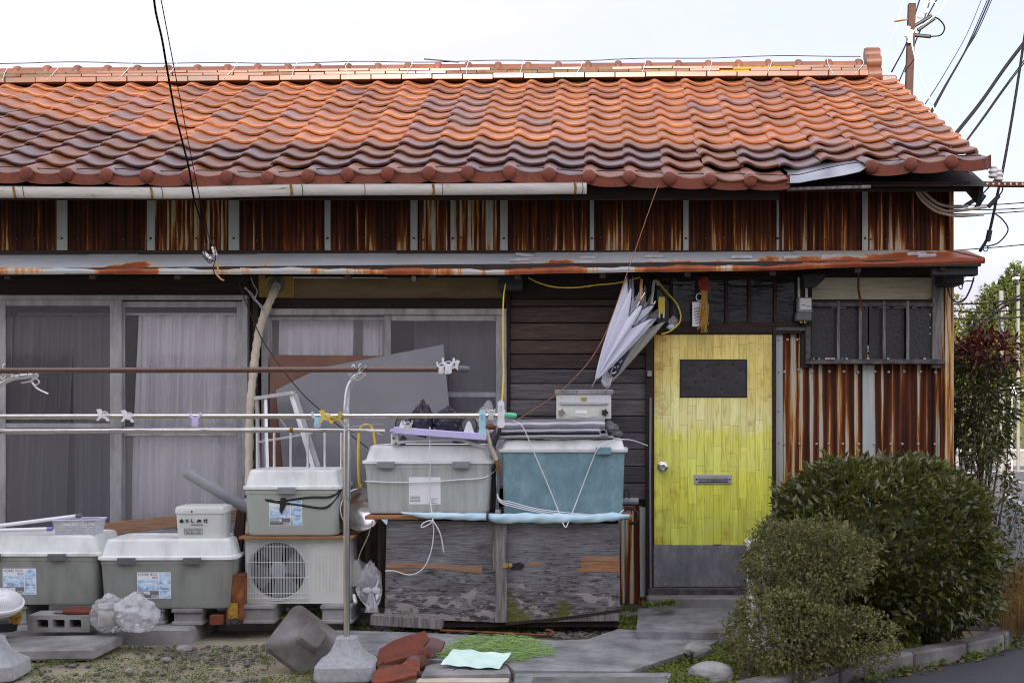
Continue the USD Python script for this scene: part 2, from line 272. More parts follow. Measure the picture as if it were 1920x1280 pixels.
streaks('awning', [(0.30, (0.24, 0.055, 0.022)), (0.46, (0.36, 0.10, 0.035)), (0.50, (0.58, 0.26, 0.09)), (0.52, (0.52, 0.47, 0.38)), (0.60, (0.46, 0.49, 0.51)), (0.85, (0.54, 0.57, 0.59))], 2.4, 0.0, sy=2.0, rough=0.5,
        bias=[('y', 8.64, 9.02, -0.075, 0.24), ('x', 0.6, 2.4, 0.03, -0.30)], bump=0.001, scale2=9)
mat('flashing', [(0.25, 0.26, 0.29), (0.40, 0.41, 0.44)], 6, rough=0.35, metal=0.6, bump=0.001)
mat('kickplate', [(0.17, 0.17, 0.19), (0.27, 0.27, 0.30), (0.46, 0.46, 0.50)], 3, (2, 2, 1), detail=10, nr=0.75, rough=0.33, metal=0.6, bump=0.0006)
mat('batten', [(0.34, 0.34, 0.36), (0.52, 0.52, 0.54)], 20, rough=0.7)
mat('white_plastic', [(0.66, 0.67, 0.66), (0.74, 0.75, 0.74)], 6, rough=0.42)
mat('white_thing', [(0.70, 0.70, 0.72), (0.78, 0.78, 0.80)], 8, rough=0.4)
mat('lid', [(0.50, 0.51, 0.48), (0.68, 0.70, 0.68), (0.78, 0.795, 0.775)], 3, (2, 2, 1), rough=0.42, bump=0.0004, bscale=120)
mat('box_grey', [(0.165, 0.17, 0.15), (0.225, 0.235, 0.21), (0.26, 0.27, 0.245)], 3, (3, 3, .8), rough=0.45, bump=0.0004, bscale=150)
mat('box_pale', [(0.29, 0.31, 0.29), (0.39, 0.415, 0.39), (0.46, 0.485, 0.46)], 3, (6, 4, .7), rough=0.5, bump=0.0004, bscale=150)
mat('box_520', [(0.33, 0.35, 0.31), (0.38, 0.40, 0.355)], 4, rough=0.45, bump=0.0004, bscale=150)
mat('box_blue', [(0.3, (0.11, 0.195, 0.23)), (0.5, (0.155, 0.265, 0.30)), (0.64, (0.22, 0.34, 0.37)), (0.72, (0.34, 0.45, 0.475))], 9, (1, 1, 0.7), rough=0.6, bump=0.0008, detail=10, nr=0.75)
mat('latch', [(0.10, 0.105, 0.11), (0.125, 0.13, 0.135)], 20, rough=0.45)
mat('latch_grey', [(0.21, 0.225, 0.225), (0.25, 0.265, 0.265)], 20, rough=0.45)
mat('ac_case', [(0.52, 0.53, 0.48), (0.60, 0.61, 0.555)], 4, rough=0.45, bump=0.0003)
mat('milk_box', [(0.56, 0.575, 0.54), (0.62, 0.635, 0.60)], 5, rough=0.4)
mat('print_black', (0.03, 0.03, 0.035), rough=0.5)
mat('print_white', [(0.72, 0.73, 0.75), (0.80, 0.81, 0.83)], 20, rough=0.5)
mat('print_blue', [(0.34, (0.16, 0.28, 0.45)), (0.5, (0.42, 0.58, 0.75)), (0.62, (0.72, 0.80, 0.88))], 30, rough=0.4)
mat('print_lightblue', [(0.42, 0.60, 0.78), (0.60, 0.74, 0.86)], 30, rough=0.4)
mat('print_grey', [(0.12, 0.12, 0.13), (0.20, 0.20, 0.22)], 120, rough=0.5)
mat('pvc_grey', [(0.26, 0.265, 0.29), (0.31, 0.315, 0.34)], 8, rough=0.4)
mat('panel_grey', [(0.185, 0.185, 0.20), (0.225, 0.225, 0.24)], 2.5, rough=0.6, bump=0.0003)
mat('panel_brown', [(0.13, 0.06, 0.04), (0.19, 0.095, 0.065)], 4, rough=0.7)
mat('hose_wrap', [(0.46, 0.40, 0.30), (0.58, 0.52, 0.42)], 14, rough=0.7, bump=0.003, bscale=40)
mat('yellow_hose', [(0.62, 0.42, 0.02), (0.70, 0.50, 0.04)], 10, rough=0.35)
mat('concrete', [(0.3, (0.13, 0.125, 0.115)), (0.5, (0.24, 0.235, 0.225)), (0.7, (0.33, 0.325, 0.31))], 4, rough=0.9, bump=0.004, bscale=70, detail=10)
mat('concrete_dark', [(0.3, (0.075, 0.065, 0.055)), (0.5, (0.15, 0.14, 0.13)), (0.7, (0.24, 0.235, 0.23))], 5, rough=0.92, bump=0.005, bscale=80, detail=10)
mat('concrete_pale', [(0.26, 0.265, 0.275), (0.38, 0.385, 0.395)], 40, rough=0.9, bump=0.0025, bscale=160)
mat('path', [(0.32, (0.11, 0.085, 0.05)), (0.40, (0.15, 0.15, 0.15)), (0.55, (0.25, 0.25, 0.252)), (0.7, (0.34, 0.34, 0.34))], 3.5, rough=0.9, bump=0.004, bscale=90, detail=12, nr=0.7)
mat('soil', [(0.30, (0.12, 0.095, 0.055)), (0.45, (0.25, 0.215, 0.15)), (0.55, (0.31, 0.272, 0.195)), (0.61, (0.24, 0.25, 0.09)), (0.70, (0.18, 0.20, 0.06))], 2.6, rough=0.95, bump=0.012, bscale=30, detail=12, nr=0.75)
mat('earth', [(0.08, 0.07, 0.04), (0.12, 0.13, 0.05)], 1.5, rough=0.95, bump=0.01)
mat('asphalt', [(0.035, 0.035, 0.04), (0.06, 0.06, 0.066)], 60, rough=0.8, bump=0.004, bscale=200)
mat('road', [(0.06, 0.06, 0.063), (0.085, 0.085, 0.088)], 5, rough=0.9, bump=0.002, bscale=100)
mat('road_paint', [(0.25, 0.25, 0.24), (0.32, 0.32, 0.31)], 20, rough=0.7)
mat('pebble', [(0.22, 0.21, 0.20), (0.42, 0.39, 0.34)], 10, rough=0.8, island=0.65)
mat('stone', [(0.15, 0.145, 0.135), (0.26, 0.255, 0.24), (0.35, 0.345, 0.33)], 9, rough=0.85, bump=0.004, bscale=60)
mat('clover', [(0.17, 0.23, 0.02), (0.30, 0.36, 0.05)], 9, rough=0.6, island=0.45, trans=0.25)
mat('far_post', [(0.12, 0.12, 0.115), (0.17, 0.17, 0.165)], 10, rough=0.8)
mat('leaf_big', [(0.15, 0.19, 0.04), (0.31, 0.345, 0.07), (0.46, 0.46, 0.12)], 5, rough=0.28, spec=0.8, island=0.75, trans=0.26)
mat('leaf_young', [(0.24, 0.28, 0.05), (0.40, 0.42, 0.10)], 6, rough=0.35, island=0.5, trans=0.3)
mat('leaf_small', [(0.16, 0.175, 0.06), (0.30, 0.305, 0.10), (0.44, 0.42, 0.14)], 6, rough=0.4, island=0.5, trans=0.2)
mat('leaf_red', [(0.16, 0.05, 0.035), (0.40, 0.06, 0.025)], 5, rough=0.4, island=0.7, trans=0.2)
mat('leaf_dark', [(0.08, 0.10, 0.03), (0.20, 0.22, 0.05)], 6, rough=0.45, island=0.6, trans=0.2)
mat('leaf_yellow', [(0.09, 0.12, 0.015), (0.20, 0.21, 0.025), (0.24, 0.20, 0.025)], 0.6, rough=0.6, island=0.5, trans=0.3)
mat('leaf_pine', [(0.07, 0.11, 0.02), (0.16, 0.19, 0.03)], 0.7, rough=0.6, island=0.5, trans=0.25)
mat('leaf_autumn', [(0.22, 0.05, 0.012), (0.25, 0.13, 0.02)], 0.8, rough=0.6, island=0.5, trans=0.3)
mat('fallen_leaf', [(0.30, 0.18, 0.05), (0.42, 0.36, 0.16)], 20, rough=0.7, island=0.6)
mat('dry_grass', [(0.26, 0.13, 0.04), (0.40, 0.25, 0.08)], 6, rough=0.8, island=0.4, trans=0.2)
mat('grass', [(0.10, 0.16, 0.02), (0.24, 0.30, 0.06)], 5, rough=0.6, island=0.4, trans=0.25)
mat('twig', [(0.05, 0.03, 0.02), (0.10, 0.07, 0.05)], 20, rough=0.9)
mat('lavender_cloth', [(0.70, 0.71, 0.83), (0.77, 0.78, 0.88)], 3, rough=0.7, trans=0.2)
mat('navy', [(0.025, 0.025, 0.06), (0.04, 0.04, 0.085)], 10, rough=0.6)
mat('handle_wood', [(0.50, 0.22, 0.05), (0.62, 0.32, 0.09)], 15, rough=0.35, coat=0.4)
mat('lavender_plastic', [(0.50, 0.46, 0.72), (0.56, 0.52, 0.78)], 5, rough=0.4)
mat('garbage_bag', [(0.012, 0.010, 0.020), (0.02, 0.017, 0.032)], 10, rough=0.22, spec=0.6, bump=0.012, bscale=22)
mat('silver_tarp', [(0.30, 0.30, 0.33), (0.42, 0.42, 0.45)], 5, rough=0.38, metal=0.55, bump=0.004, bscale=10)
mat('blue_tarp', [(0.38, 0.58, 0.66), (0.54, 0.72, 0.78)], 7, rough=0.6, bump=0.005, bscale=14)
mat('rope', [(0.62, 0.62, 0.64), (0.74, 0.74, 0.75)], 150, rough=0.8)
mat('yellow_plastic', [(0.55, 0.42, 0.06), (0.62, 0.48, 0.10)], 10, rough=0.4)
mat('brass', [(0.45, 0.36, 0.08), (0.60, 0.50, 0.16)], 30, rough=0.35, metal=0.8)
mat('net_green', [(0.34, 0.56, 0.12), (0.55, 0.74, 0.28)], 8, rough=0.6, trans=0.3)
mat('packet', [(0.48, 0.72, 0.58), (0.70, 0.84, 0.78)], 14, rough=0.4)
mat('red_pouch', [(0.16, 0.012, 0.008), (0.30, 0.04, 0.02)], 80, rough=0.7)
mat('gold_thread', [(0.30, 0.15, 0.015), (0.48, 0.28, 0.04)], 60, (5, 5, 0.6), rough=0.6)
mat('meter_grey', [(0.16, 0.165, 0.18), (0.20, 0.205, 0.22)], 20, rough=0.45)
mat('meter_face', [(0.48, 0.50, 0.50), (0.58, 0.60, 0.60)], 60, rough=0.3)
mat('ceramic', (0.72, 0.71, 0.66), rough=0.25)
mat('green_cap', (0.12, 0.50, 0.27), rough=0.4)
mat('tin', [(0.55, 0.54, 0.48), (0.66, 0.65, 0.58)], 10, rough=0.4)
mat('peg_blue', (0.42, 0.66, 0.74), rough=0.4)
mat('peg_yellow', (0.72, 0.52, 0.10), rough=0.4)
mat('peg_amber', (0.50, 0.40, 0.10), rough=0.4)
mat('peg_lilac', (0.58, 0.52, 0.76), rough=0.4)
mat('purple', (0.20, 0.17, 0.50), rough=0.4)
mat('far_wall', [(0.55, 0.53, 0.50), (0.64, 0.62, 0.59)], 1, rough=0.8)
mat('far_roof', [(0.06, 0.06, 0.065), (0.09, 0.09, 0.10)], 3, rough=0.7)
see('glass', (0.985, 0.985, 1.0), (0.3, 0.3, 0.32), 0.015, 0.02)
see('screened_glass', (0.80, 0.80, 0.81), (0.03, 0.028, 0.03), 0.20, 0.05)
see('frosted', (0.985, 0.985, 1.0), (0.7, 0.7, 0.74), 0.07, 0.28, bump=0.004, bscale=22)
see('frosted_screen', (0.80, 0.80, 0.82), (0.08, 0.077, 0.085), 0.26, 0.3, bump=0.004, bscale=22)
see('dark_glass', (0.18, 0.18, 0.19), (0.008, 0.008, 0.009), 0.85, 0.05, bump=0.006, bscale=3, st=(1, 1, 5))
see('grimy_glass', (0.2, 0.2, 0.2), (0.016, 0.015, 0.015), 0.85, 0.16, bump=0.003, bscale=40)
see('curtain', (1, 1, 1), (0.95, 0.94, 0.97), 0.98, fres=False, bump=0.0012, bscale=140, trl=0.12)
see('clear_bag', (0.97, 0.97, 0.98), (0.70, 0.70, 0.73), 0.17, 0.10, bump=0.008, bscale=18)
see('milky_bag', (0.95, 0.95, 0.96), (0.76, 0.76, 0.79), 0.42, 0.14, bump=0.008, bscale=18)
see('vinyl', (0.93, 0.93, 0.93), (0.55, 0.55, 0.53), 0.55, 0.12, bump=0.004, bscale=10)
# door skin: yellow printed boards, faded in the middle, ochre at the top, rust stains
usd_door = {'g': ('geometry', {}), 's': ('separate_xyz', {}), 'n': ('noise_texture', {'scale': 5.0, 'detail': 5, 'roughness': 0.6}), 'na': ('math', {'math_type': 'multiply_add', 'value2': 0.42}),
    'z': ('map_range', {'from_min': 0.4, 'from_max': 2.0, 'to_min': -0.21, 'to_max': 0.79, 'clamp': False}), 'r': ('rgb_ramp', {'ramp': [(0.0, (0.76, 0.78, 0.09)), (0.12, (0.71, 0.76, 0.14)), (0.30, (0.79, 0.82, 0.11)), (0.44, (0.76, 0.79, 0.18)), (0.53, (0.80, 0.80, 0.15)), (0.63, (0.85, 0.83, 0.38)), (0.70, (0.82, 0.76, 0.30)), (0.78, (0.82, 0.71, 0.23)), (1, (0.78, 0.63, 0.20))]}),
    'gm': ('mapping', {'scale': (55, 1, 4)}), 'gn': ('noise_texture', {'scale': 1.0, 'detail': 4, 'distortion': 1.2}), 'gr': ('rgb_ramp', {'ramp': [(0.35, (0.80, 0.76, 0.62)), (0.5, (1, 1, 1)), (0.7, (1.04, 1.04, 1.1))]}),
    'm': ('mix_color', {'blend_type': 'multiply', 'fac': 1.0}), 'o': ('object_info', {}), 'orr': ('rgb_ramp', {'ramp': [(0, (0.88, 0.86, 0.8)), (1, (1.06, 1.06, 1.06))]}), 'm2': ('mix_color', {'blend_type': 'multiply', 'fac': 1.0}),
    'rn': ('noise_texture', {'scale': 7.0, 'detail': 8, 'roughness': 0.7}), 'x': ('map_range', {'from_min': 0.36, 'from_max': 0.52, 'to_min': 0.16, 'to_max': 0.0, 'clamp': True}), 'rs': ('math', {'math_type': 'add'}),
    'rr': ('rgb_ramp', {'ramp': [(0.57, (0, 0, 0)), (0.78, (0.8,) * 3)]}), 'm3': ('mix_color', {'b': (0.36, 0.15, 0.02)}), 'p': ('principled_bsdf', {'roughness': 0.5, 'specular_ior_level': 0.35})}
MAT['door_skin'] = usdkit.material(stage, '/World/Looks/door_skin', usd_door, [('g.position', 's.vector'), ('g.position', 'n.vector'), ('g.position', 'gm.vector'), ('g.position', 'rn.vector'), ('gm.vector', 'gn.vector'), ('s.z', 'z.value'), ('n.fac', 'na.value1'), ('z.result', 'na.value3'), ('na.value', 'r.fac'),
    ('gn.fac', 'gr.fac'), ('r.color', 'm.a'), ('gr.color', 'm.b'), ('o.random', 'orr.fac'), ('m.result', 'm2.a'), ('orr.color', 'm2.b'), ('s.x', 'x.value'), ('rn.fac', 'rs.value1'), ('x.result', 'rs.value2'), ('rs.value', 'rr.fac'), ('rr.color', 'm3.fac'), ('m2.result', 'm3.a'), ('m3.result', 'p.base_color')], surface='p.BSDF')
# weathered plywood: grey with dark flakes, pale bare patches and moss towards the foot
def ply(name, moss):
    N = {'g': ('geometry', {}), 's': ('separate_xyz', {}), 'p': ('principled_bsdf', {'roughness': 0.85, 'specular_ior_level': 0.2}), 'b': ('bump', {'distance': 0.005, 'strength': 1.0})}; Lk = [('g.position', 's.vector')]
    def n(k, sc, det, ro=0.6, dist=0.0):
        N['m' + k] = ('mapping', {'scale': sc}); N['n' + k] = ('noise_texture', {'scale': 1.0, 'detail': det, 'roughness': ro, 'distortion': dist}); Lk.extend([('g.position', f'm{k}.vector'), (f'm{k}.vector', f'n{k}.vector')])
    def mask(k, z0, z1, lo, hi, t0, t1, amt):
        N['k' + k] = ('map_range', {'from_min': z0, 'from_max': z1, 'to_min': lo, 'to_max': hi, 'clamp': True}); N['a' + k] = ('math', {'math_type': 'add'}); N['r' + k] = ('rgb_ramp', {'ramp': [(t0, (0, 0, 0)), (t1, (amt,) * 3)]})
        Lk.extend([('s.z', f'k{k}.value'), (f'n{k}.fac', f'a{k}.value1'), (f'k{k}.result', f'a{k}.value2'), (f'a{k}.value', f'r{k}.fac')])
    n('1', (7, 7, 130), 6, 0.6); n('0', (3.5, 3.5, 7), 4)
    N['c0'] = ('math', {'math_type': 'multiply_add', 'value2': 0.6, 'value3': -0.3}); N['a0'] = ('math', {'math_type': 'add'}); N['r0'] = ('rgb_ramp', {'ramp': [(0.30, (0.07, 0.063, 0.062)), (0.48, (0.145, 0.14, 0.143)), (0.62, (0.20, 0.197, 0.204)), (0.75, (0.27, 0.265, 0.27))]})
    Lk.extend([('n0.fac', 'c0.value1'), ('c0.value', 'a0.value1'), ('n1.fac', 'a0.value2'), ('a0.value', 'r0.fac')])
    n('2', (13, 13, 44), 8, 0.65, 0.3); mask('2', 0.15, 0.62, 0.065, -0.065, 0.53, 0.62, 0.75)
    n('3', (8, 8, 17), 7, 0.65, 0.4); mask('3', 0.28, 0.46, 0.05, -0.2, 0.575, 0.61, 0.8)
    n('4', (6, 6, 5), 6, 0.65); mask('4', 0.12, 0.42, moss, -0.15, 0.56, 0.66, 0.9)
    col = 'r0.color'
    for k, c in (('2', (0.026, 0.021, 0.019)), ('3', (0.33, 0.31, 0.285)), ('4', (0.095, 0.10, 0.014))):
        N['x' + k] = ('mix_color', {'b': c}); Lk.extend([(f'r{k}.color', f'x{k}.fac'), (col, f'x{k}.a')]); col = f'x{k}.result'
    Lk.extend([(col, 'p.base_color'), ('n2.fac', 'b.height'), ('b.normal', 'p.normal')])
    MAT[name] = usdkit.material(stage, '/World/Looks/' + name, N, Lk, surface='p.BSDF')
ply('plywood', -0.01); ply('plywood_mossy', 0.10)

# ------------------------------------------------ ground, path, road
def sheet(name, poly, z, m, label=None, kind='structure', h=0.02):
    return obj(name, xf(prism(poly, h), t=(0, 0, z - h)), m, kind=kind, smooth=False, label=label)
sheet('ground', [(-300, -300), (300, -300), (300, 400), (-300, 400)], -0.09, 'earth')
kerb_px = [(1330, 1300), (1420, 1276), (1560, 1248), (1700, 1222), (1800, 1206), (1868, 1190)]
kerb = [G(a, b, 0.03)[:2] for a, b in kerb_px]; kerb = [np.array([kerb[0][0] - 1.6, kerb[0][1] - 1.4])] + kerb + [np.array([3.0, 9.3]), np.array([3.25, 11]), np.array([3.5, 16]), np.array([4.6, 30])]
def yard(u, v):
    x, y = -7 + 10.4 * u, 4.4 + 5.2 * v; p = np.stack([x, y, 0 * x], -1)
    z = -0.012 + 0.02 * (meshkit.fbm(p * 1.5, 3, 1) - 0.5) + 0.014 * (meshkit.fbm(p * 12, 3, 2) - 0.5)
    ky = np.interp(x, [k[0] for k in kerb], [k[1] for k in kerb])
    return x, np.maximum(y, np.where(x > kerb[0][0], np.minimum(ky + 0.03, 9.6), 0)), z
obj('yard', surf(yard, 150, 90), 'soil', kind='structure', smooth=True)
sheet('verge_ground', [tuple(k) for k in kerb[7:]] + [(2.3, 30), (2.3, 9.0)], -0.02, 'soil')
rp = [tuple(k) for k in kerb]
sheet('road', [(rp[0][0], -40)] + [(a + 0.04, b - 0.04) for a, b in rp] + [(60, 34), (60, -40)], -0.06, 'asphalt')
sheet('street', [(3.9, 12.6), (4.1, 17), (5.1, 34), (5.4, 70), (40, 70), (40, 12.6)], -0.053, 'road')
for q in ([(1880, 893), (1920, 903), (1990, 921), (1990, 924), (1920, 906), (1880, 896)], [(1885, 925), (1925, 944), (1925, 953), (1885, 930)], [(1800, 884), (1990, 878), (1990, 881), (1800, 887)]):
    obj('road_marking', slab(q, -0.048, 0.004), 'road_paint', kind='structure', smooth=False)
ks = []
for i in range(len(kerb) - 4):                          # kerb stones along the road's edge
    a, b = kerb[i], kerb[i + 1]; n = max(1, int(np.linalg.norm(b - a) / 0.55)); d = (b - a) / n
    for j in range(n):
        p, q = a + d * j, a + d * (j + 0.985); ks.append(beam((*p, -0.02), (*q, -0.02), 0.13, 0.12, 0.012))
kb = obj('kerb', ks[0], 'concrete_dark', kind='structure')
for k in ks[1:]: obj('kerb_stone', k, 'concrete_dark', kb)
# the strip of concrete the house stands on, its broken kerb, and the path to the door
fnd = obj('foundation_slab', [box(-6, -2.62, 8.12, 9.4, -0.05, 0.085, 0.012), box(-2.6, 2.6, 8.62, 9.4, -0.05, 0.06, 0.012)], 'concrete', kind='structure')
pt = obj('path', slab([(545, 1180), (700, 1182), (900, 1190), (1040, 1200), (1100, 1198), (1190, 1168), (1400, 1172), (1335, 1206), (1180, 1258), (965, 1256), (950, 1244), (800, 1236), (545, 1216)], 0.055, 0.10), 'path', kind='structure', smooth=False)
obj('path_slab', slab([(1197, 1140), (1386, 1138), (1398, 1186), (1193, 1184)], 0.10, 0.10), 'path', kind='structure', smooth=False)
obj('door_step', box(XP(1212, 9.0), XP(1452, 9.0), 8.9, 9.2, 0.04, 0.165, 0.012), 'concrete', kind='structure')
obj('path_edge', slab([(966, 1262), (1260, 1260), (1240, 1300), (960, 1300)], 0.05, 0.10), 'path', kind='structure', smooth=False)
obj('gutter_channel', slab([(1000, 1268), (1250, 1268), (1240, 1296), (990, 1296)], 0.058, 0.03), 'concrete_dark', kind='structure', smooth=False)

# ------------------------------------------------ the house
YF = 9.125
def W(px): return XP(px, YF)
def H(py): return ZP(py, YF)
def wbox(a, b, c, d, y0, y1, bev=0.0): return box(W(a), W(b), y0, y1, H(d), H(c), bev)     # px left, right, top, bottom on the facade
house = thing('house', 'long low old house with orange tiled roof, rusty iron walls and yellow door', 'house', (0, 9.3, 0))
EY, AL, RUN, RISE, TW = 8.60, math.atan2(1.335, 2.77), 2.77, 1.335, 0.2693
SL = math.hypot(RUN, RISE)
def zeave(X):
    px = CX + X * F / EY
    return 1.5 + (762 - np.interp(px, [0, 500, 650, 950, 1100, 1400, 1500, 1620, 1780, 1850], [333, 342, 335, 331, 339, 347, 346, 322, 312, 309])) * EY / F - 0.005
def Rf(X, s, h):
    X, s, h = np.broadcast_arrays(*map(np.asarray, (X, s, h))); t = np.clip(s / SL, 0, 1)
    Y = EY + s * math.cos(AL) - h * math.sin(AL)
    z = 3.018 + (zeave(X) - 3.018) * (1 - t) ** 1.4 + 0.0085 * (X + 1.1) * t + s * math.sin(AL) + h * math.cos(AL)
    return np.stack([X, Y, z], -1)
roof = obj('roof', join([surf(lambda u, v: tuple(np.moveaxis(Rf(-6.6 + 9.1 * u, 0.03 + (SL - 0.03) * v, 0 * u - 0.03), -1, 0)), 40, 3),
    surf(lambda u, v: (-6.6 + 9.1 * u, 11.37 + 2.9 * v, 4.34 - 1.35 * v + 0.0085 * (-5.5 + 9.1 * u)), 10, 2)]), 'dark_wood', house, smooth=False)
UP = np.array([0, .07, .14, .21, .29, .38, .48, .58, .68, .78, .88, 1.0, 1.05]); HP = np.array([.017, .031, .037, .035, .026, .013, .004, -.001, -.002, .001, .006, .013, .012])
def tile(X0, s0, s1, dx=0, ds=0, dh=0, tilt=0, thick=0.02):
    rows = [(s0 + 0.03, 0.041), (s0 + 0.005, 0.039), (s0, 0.033), (s0 + 0.003, 0.038 - thick)]
    rows = [(s1, 0.004)] + rows; V = []
    for s, h in rows: V.append(Rf(X0 + dx + UP * TW + tilt * (s - s0), s + ds, HP * 1.0 + h + dh * (1 - (s - s0) / 0.3)))
    V = np.array(V); n = len(UP); i, j = np.meshgrid(np.arange(len(rows) - 1), np.arange(n - 1), indexing='ij')
    q = np.stack([i * n + j, (i + 1) * n + j, (i + 1) * n + j + 1, i * n + j + 1], -1).reshape(-1, 4)
    return meshkit.arrays((V.reshape(-1, 3), q))[:2]
EXPO = SL / 13; X_last = XP(1782, EY) - 0.15 * TW; cols = [X_last - TW * k for k in range(32)]
pend = []
for k, X0 in enumerate(cols):
    for i in range(13):
        s0 = i * EXPO - (0.02 if i == 0 else 0); s1 = min(s0 + 0.30, SL + 0.02); px = CX + X0 * F / EY; odd = 1 if 1180 < px < 1640 and i < 4 else 0
        c = Rf(X0, s0, 0); ipx = CX + (c[0] + TW) * F / c[1]
        if ipx < -30: continue
        if i == 0 and k in (3, 4): continue
        j = rng.normal(0, 1, 4); m = tile(X0, s0, s1, j[0] * (0.003 + 0.005 * odd), j[1] * (0.004 + 0.008 * odd) + (0.03 if odd and k in (5, 6) and i in (1, 2) else 0), 0.004 * odd * abs(j[2]) + 0.0018 * j[2], (0.01 + 0.03 * odd) * j[3])
        dark = rng.random() < (0.14 if i > 2 else 0.45); pend.append((c[1] + (0 if ipx > 0 else 5), i, m, 'tile_dark' if dark else 'tile', k))
pend.sort(key=lambda p: p[0]); inner = [p for p in pend if p[1] > 0 and p[4] > 0]
for _, i, m, mm, k in pend:
    if i == 0: obj('eave_tile', m, mm, roof, smooth=40)
    elif k == 0: obj('verge_tile', m, mm, roof, smooth=40)
for p in inner[:300]: obj('roof_tile', p[2], p[3], roof, smooth=40)
if inner[300:]: obj('upper_roof_tiles', [p[2] for p in inner[300:]], 'tile', roof, smooth=40, kind='stuff')
# hanging lip and round end of every eave tile, and the flat verge tiles along the gable
for k, X0 in enumerate(cols):
    if k in (3, 4) or CX + (X0 + TW) * F / EY < -20: continue
    u = np.linspace(0.13, 1.13, 12); top = np.interp(u % 1.0, UP, HP) + 0.012; bot = -0.060 + 0.018 * np.abs(np.sin((u - .13) * PI)) ** 0.5 * -1 + 0.02
    V = []
    for y, hh in ((-0.022, top), (-0.022, bot), (-0.006, bot), (-0.006, top)):
        p = Rf(X0 + u * TW, -0.012, 0 * u); V.append(np.stack([p[:, 0], p[:, 1] + y, p[:, 2] + hh + 0.018], 1))
    V = np.array(V).reshape(-1, 3); n = 12; q = [[a * n + j, b * n + j, b * n + j + 1, a * n + j + 1] for a, b in ((0, 1), (1, 2), (2, 3)) for j in range(n - 1)]
    obj('eave_tile_lip', meshkit.arrays((V, np.array(q)))[:2], 'tile_matt', roof)
    c = Rf(X0 + 0.15 * TW, -0.02, 0)
    obj('eave_tile_end', lathe([(0.0005, 0.034), (0.018, 0.033), (0.036, 0.028), (0.045, 0.018), (0.047, 0.0), (0.045, -0.05)], 20, E('x', 90), c + [rng.normal(0, .003), -0.012, 0.03]), 'tile_matt', roof, smooth=50)
for i in range(13):                                     # drop edge of the verge tiles
    s0 = i * EXPO - (0.02 if i == 0 else 0); s1 = s0 + 0.30; X0 = X_last + TW * 1.02
    sd = surf(lambda u, v: tuple(np.moveaxis(Rf(X0 + 0.012 * np.sin(v * PI * .5) + 0 * u, s0 + (s1 - s0) * u, 0.040 - 0.020 * u - 0.075 * v), -1, 0)), 3, 4); b0, b1 = Rf(X0, s0, .04), Rf(X0 + .012, s0, -.035)
    obj('verge_edge', [sd, box(X0 - .01, X0 + .012, b0[1] - .004, b0[1] + .012, b1[2], b0[2] + .002, .003)], 'tile_dark' if i < 1 else 'tile', roof, smooth=40)
# ridge: three courses of flat tiles, round caps with collars, end ornament
def rz(X): return 3.018 + SL * math.sin(AL) + 0.0085 * (X + 1.1)
def rbx(x0, x1, y0, y1, z0, z1, bev=0.004, rot=0.0):
    v, f = box(x0, x1, y0, y1, z0, z1, bev); v[:, 2] += rz(v[:, 0]) + rng.normal(0, 0.0016) + rot * (v[:, 0] - x0); return v, f
XR0, XR1 = -6.3, 2.33
obj('ridge_mortar', rbx(XR0, XR1 + .06, 11.34, 11.60, -0.06, 0.135, 0.002), 'mortar', roof)
for row, (z0, z1, y0) in enumerate(((0.005, 0.052, 11.20), (0.060, 0.088, 11.24), (0.093, 0.118, 11.26))):
    x = XR0 + 0.12 * row
    while x < XR1 - 0.02:
        x2 = min(x + 0.267, XR1)
        gone = row in (1, 2) and 1383 < CX + (x + .13) * 211 < 1420 + 20 * row and row == 2 or (row == 1 and 1363 < CX + (x + .13) * 211 < 1418)
        if not gone:
            mossy = row and (-1.6 < x < 0.3 and rng.random() < 0.6 or x < -4.6 and rng.random() < .6 or rng.random() < 0.08)
            obj('ridge_tile', rbx(x + 0.002, x2 - 0.002, y0 + rng.normal(0, 0.004), y0 + 0.2, z0, z1, 0.004, rng.normal(0, 0.006)), 'ridge_mossy' if mossy else 'ridge_tile', roof)
        else: obj('ridge_straw', rbx(x, x2, y0 + 0.04, y0 + 0.1, z0, z1 - .004, 0.006), 'straw', roof)
        x = x2
x = XR0 + 0.05; a = np.linspace(-0.15, PI + 0.15, 13)
def half(x0, x1, r, up=0.0):
    return surf(lambda u, v: (x0 + (x1 - x0) * u, 11.42 - (r + 0 * u) * np.cos(-0.15 + (PI + .3) * v), rz(x0 + (x1 - x0) * u) + 0.122 + up + r * 0.98 * np.sin(-0.15 + (PI + .3) * v)), 2, 15)
while x < XR1 - 0.05:
    x2 = min(x + 0.2675, XR1); up = rng.normal(0, 0.002)
    cp = obj('ridge_cap', half(x, x2, 0.068, up), 'ridge_tile', roof, smooth=50)
    prof = [(0.069, 0), (0.082, 0.006), (0.087, 0.022), (0.085, 0.042), (0.078, 0.055), (0.068, 0.06)]
    aa = np.linspace(-0.1, PI + 0.1, 15)
    obj('ridge_cap_collar', surf(lambda u, v: (x2 - 0.06 + np.interp(u, np.linspace(0, 1, 6), [p[1] for p in prof]), 11.42 - np.interp(u, np.linspace(0, 1, 6), [p[0] for p in prof]) * np.cos(-.1 + (PI + .2) * v), rz(x2) + .122 + up + np.interp(u, np.linspace(0, 1, 6), [p[0] for p in prof]) * np.sin(-.1 + (PI + .2) * v)), 6, 15), 'ridge_tile', roof, smooth=50)
    x = x2
zr = rz(2.36)
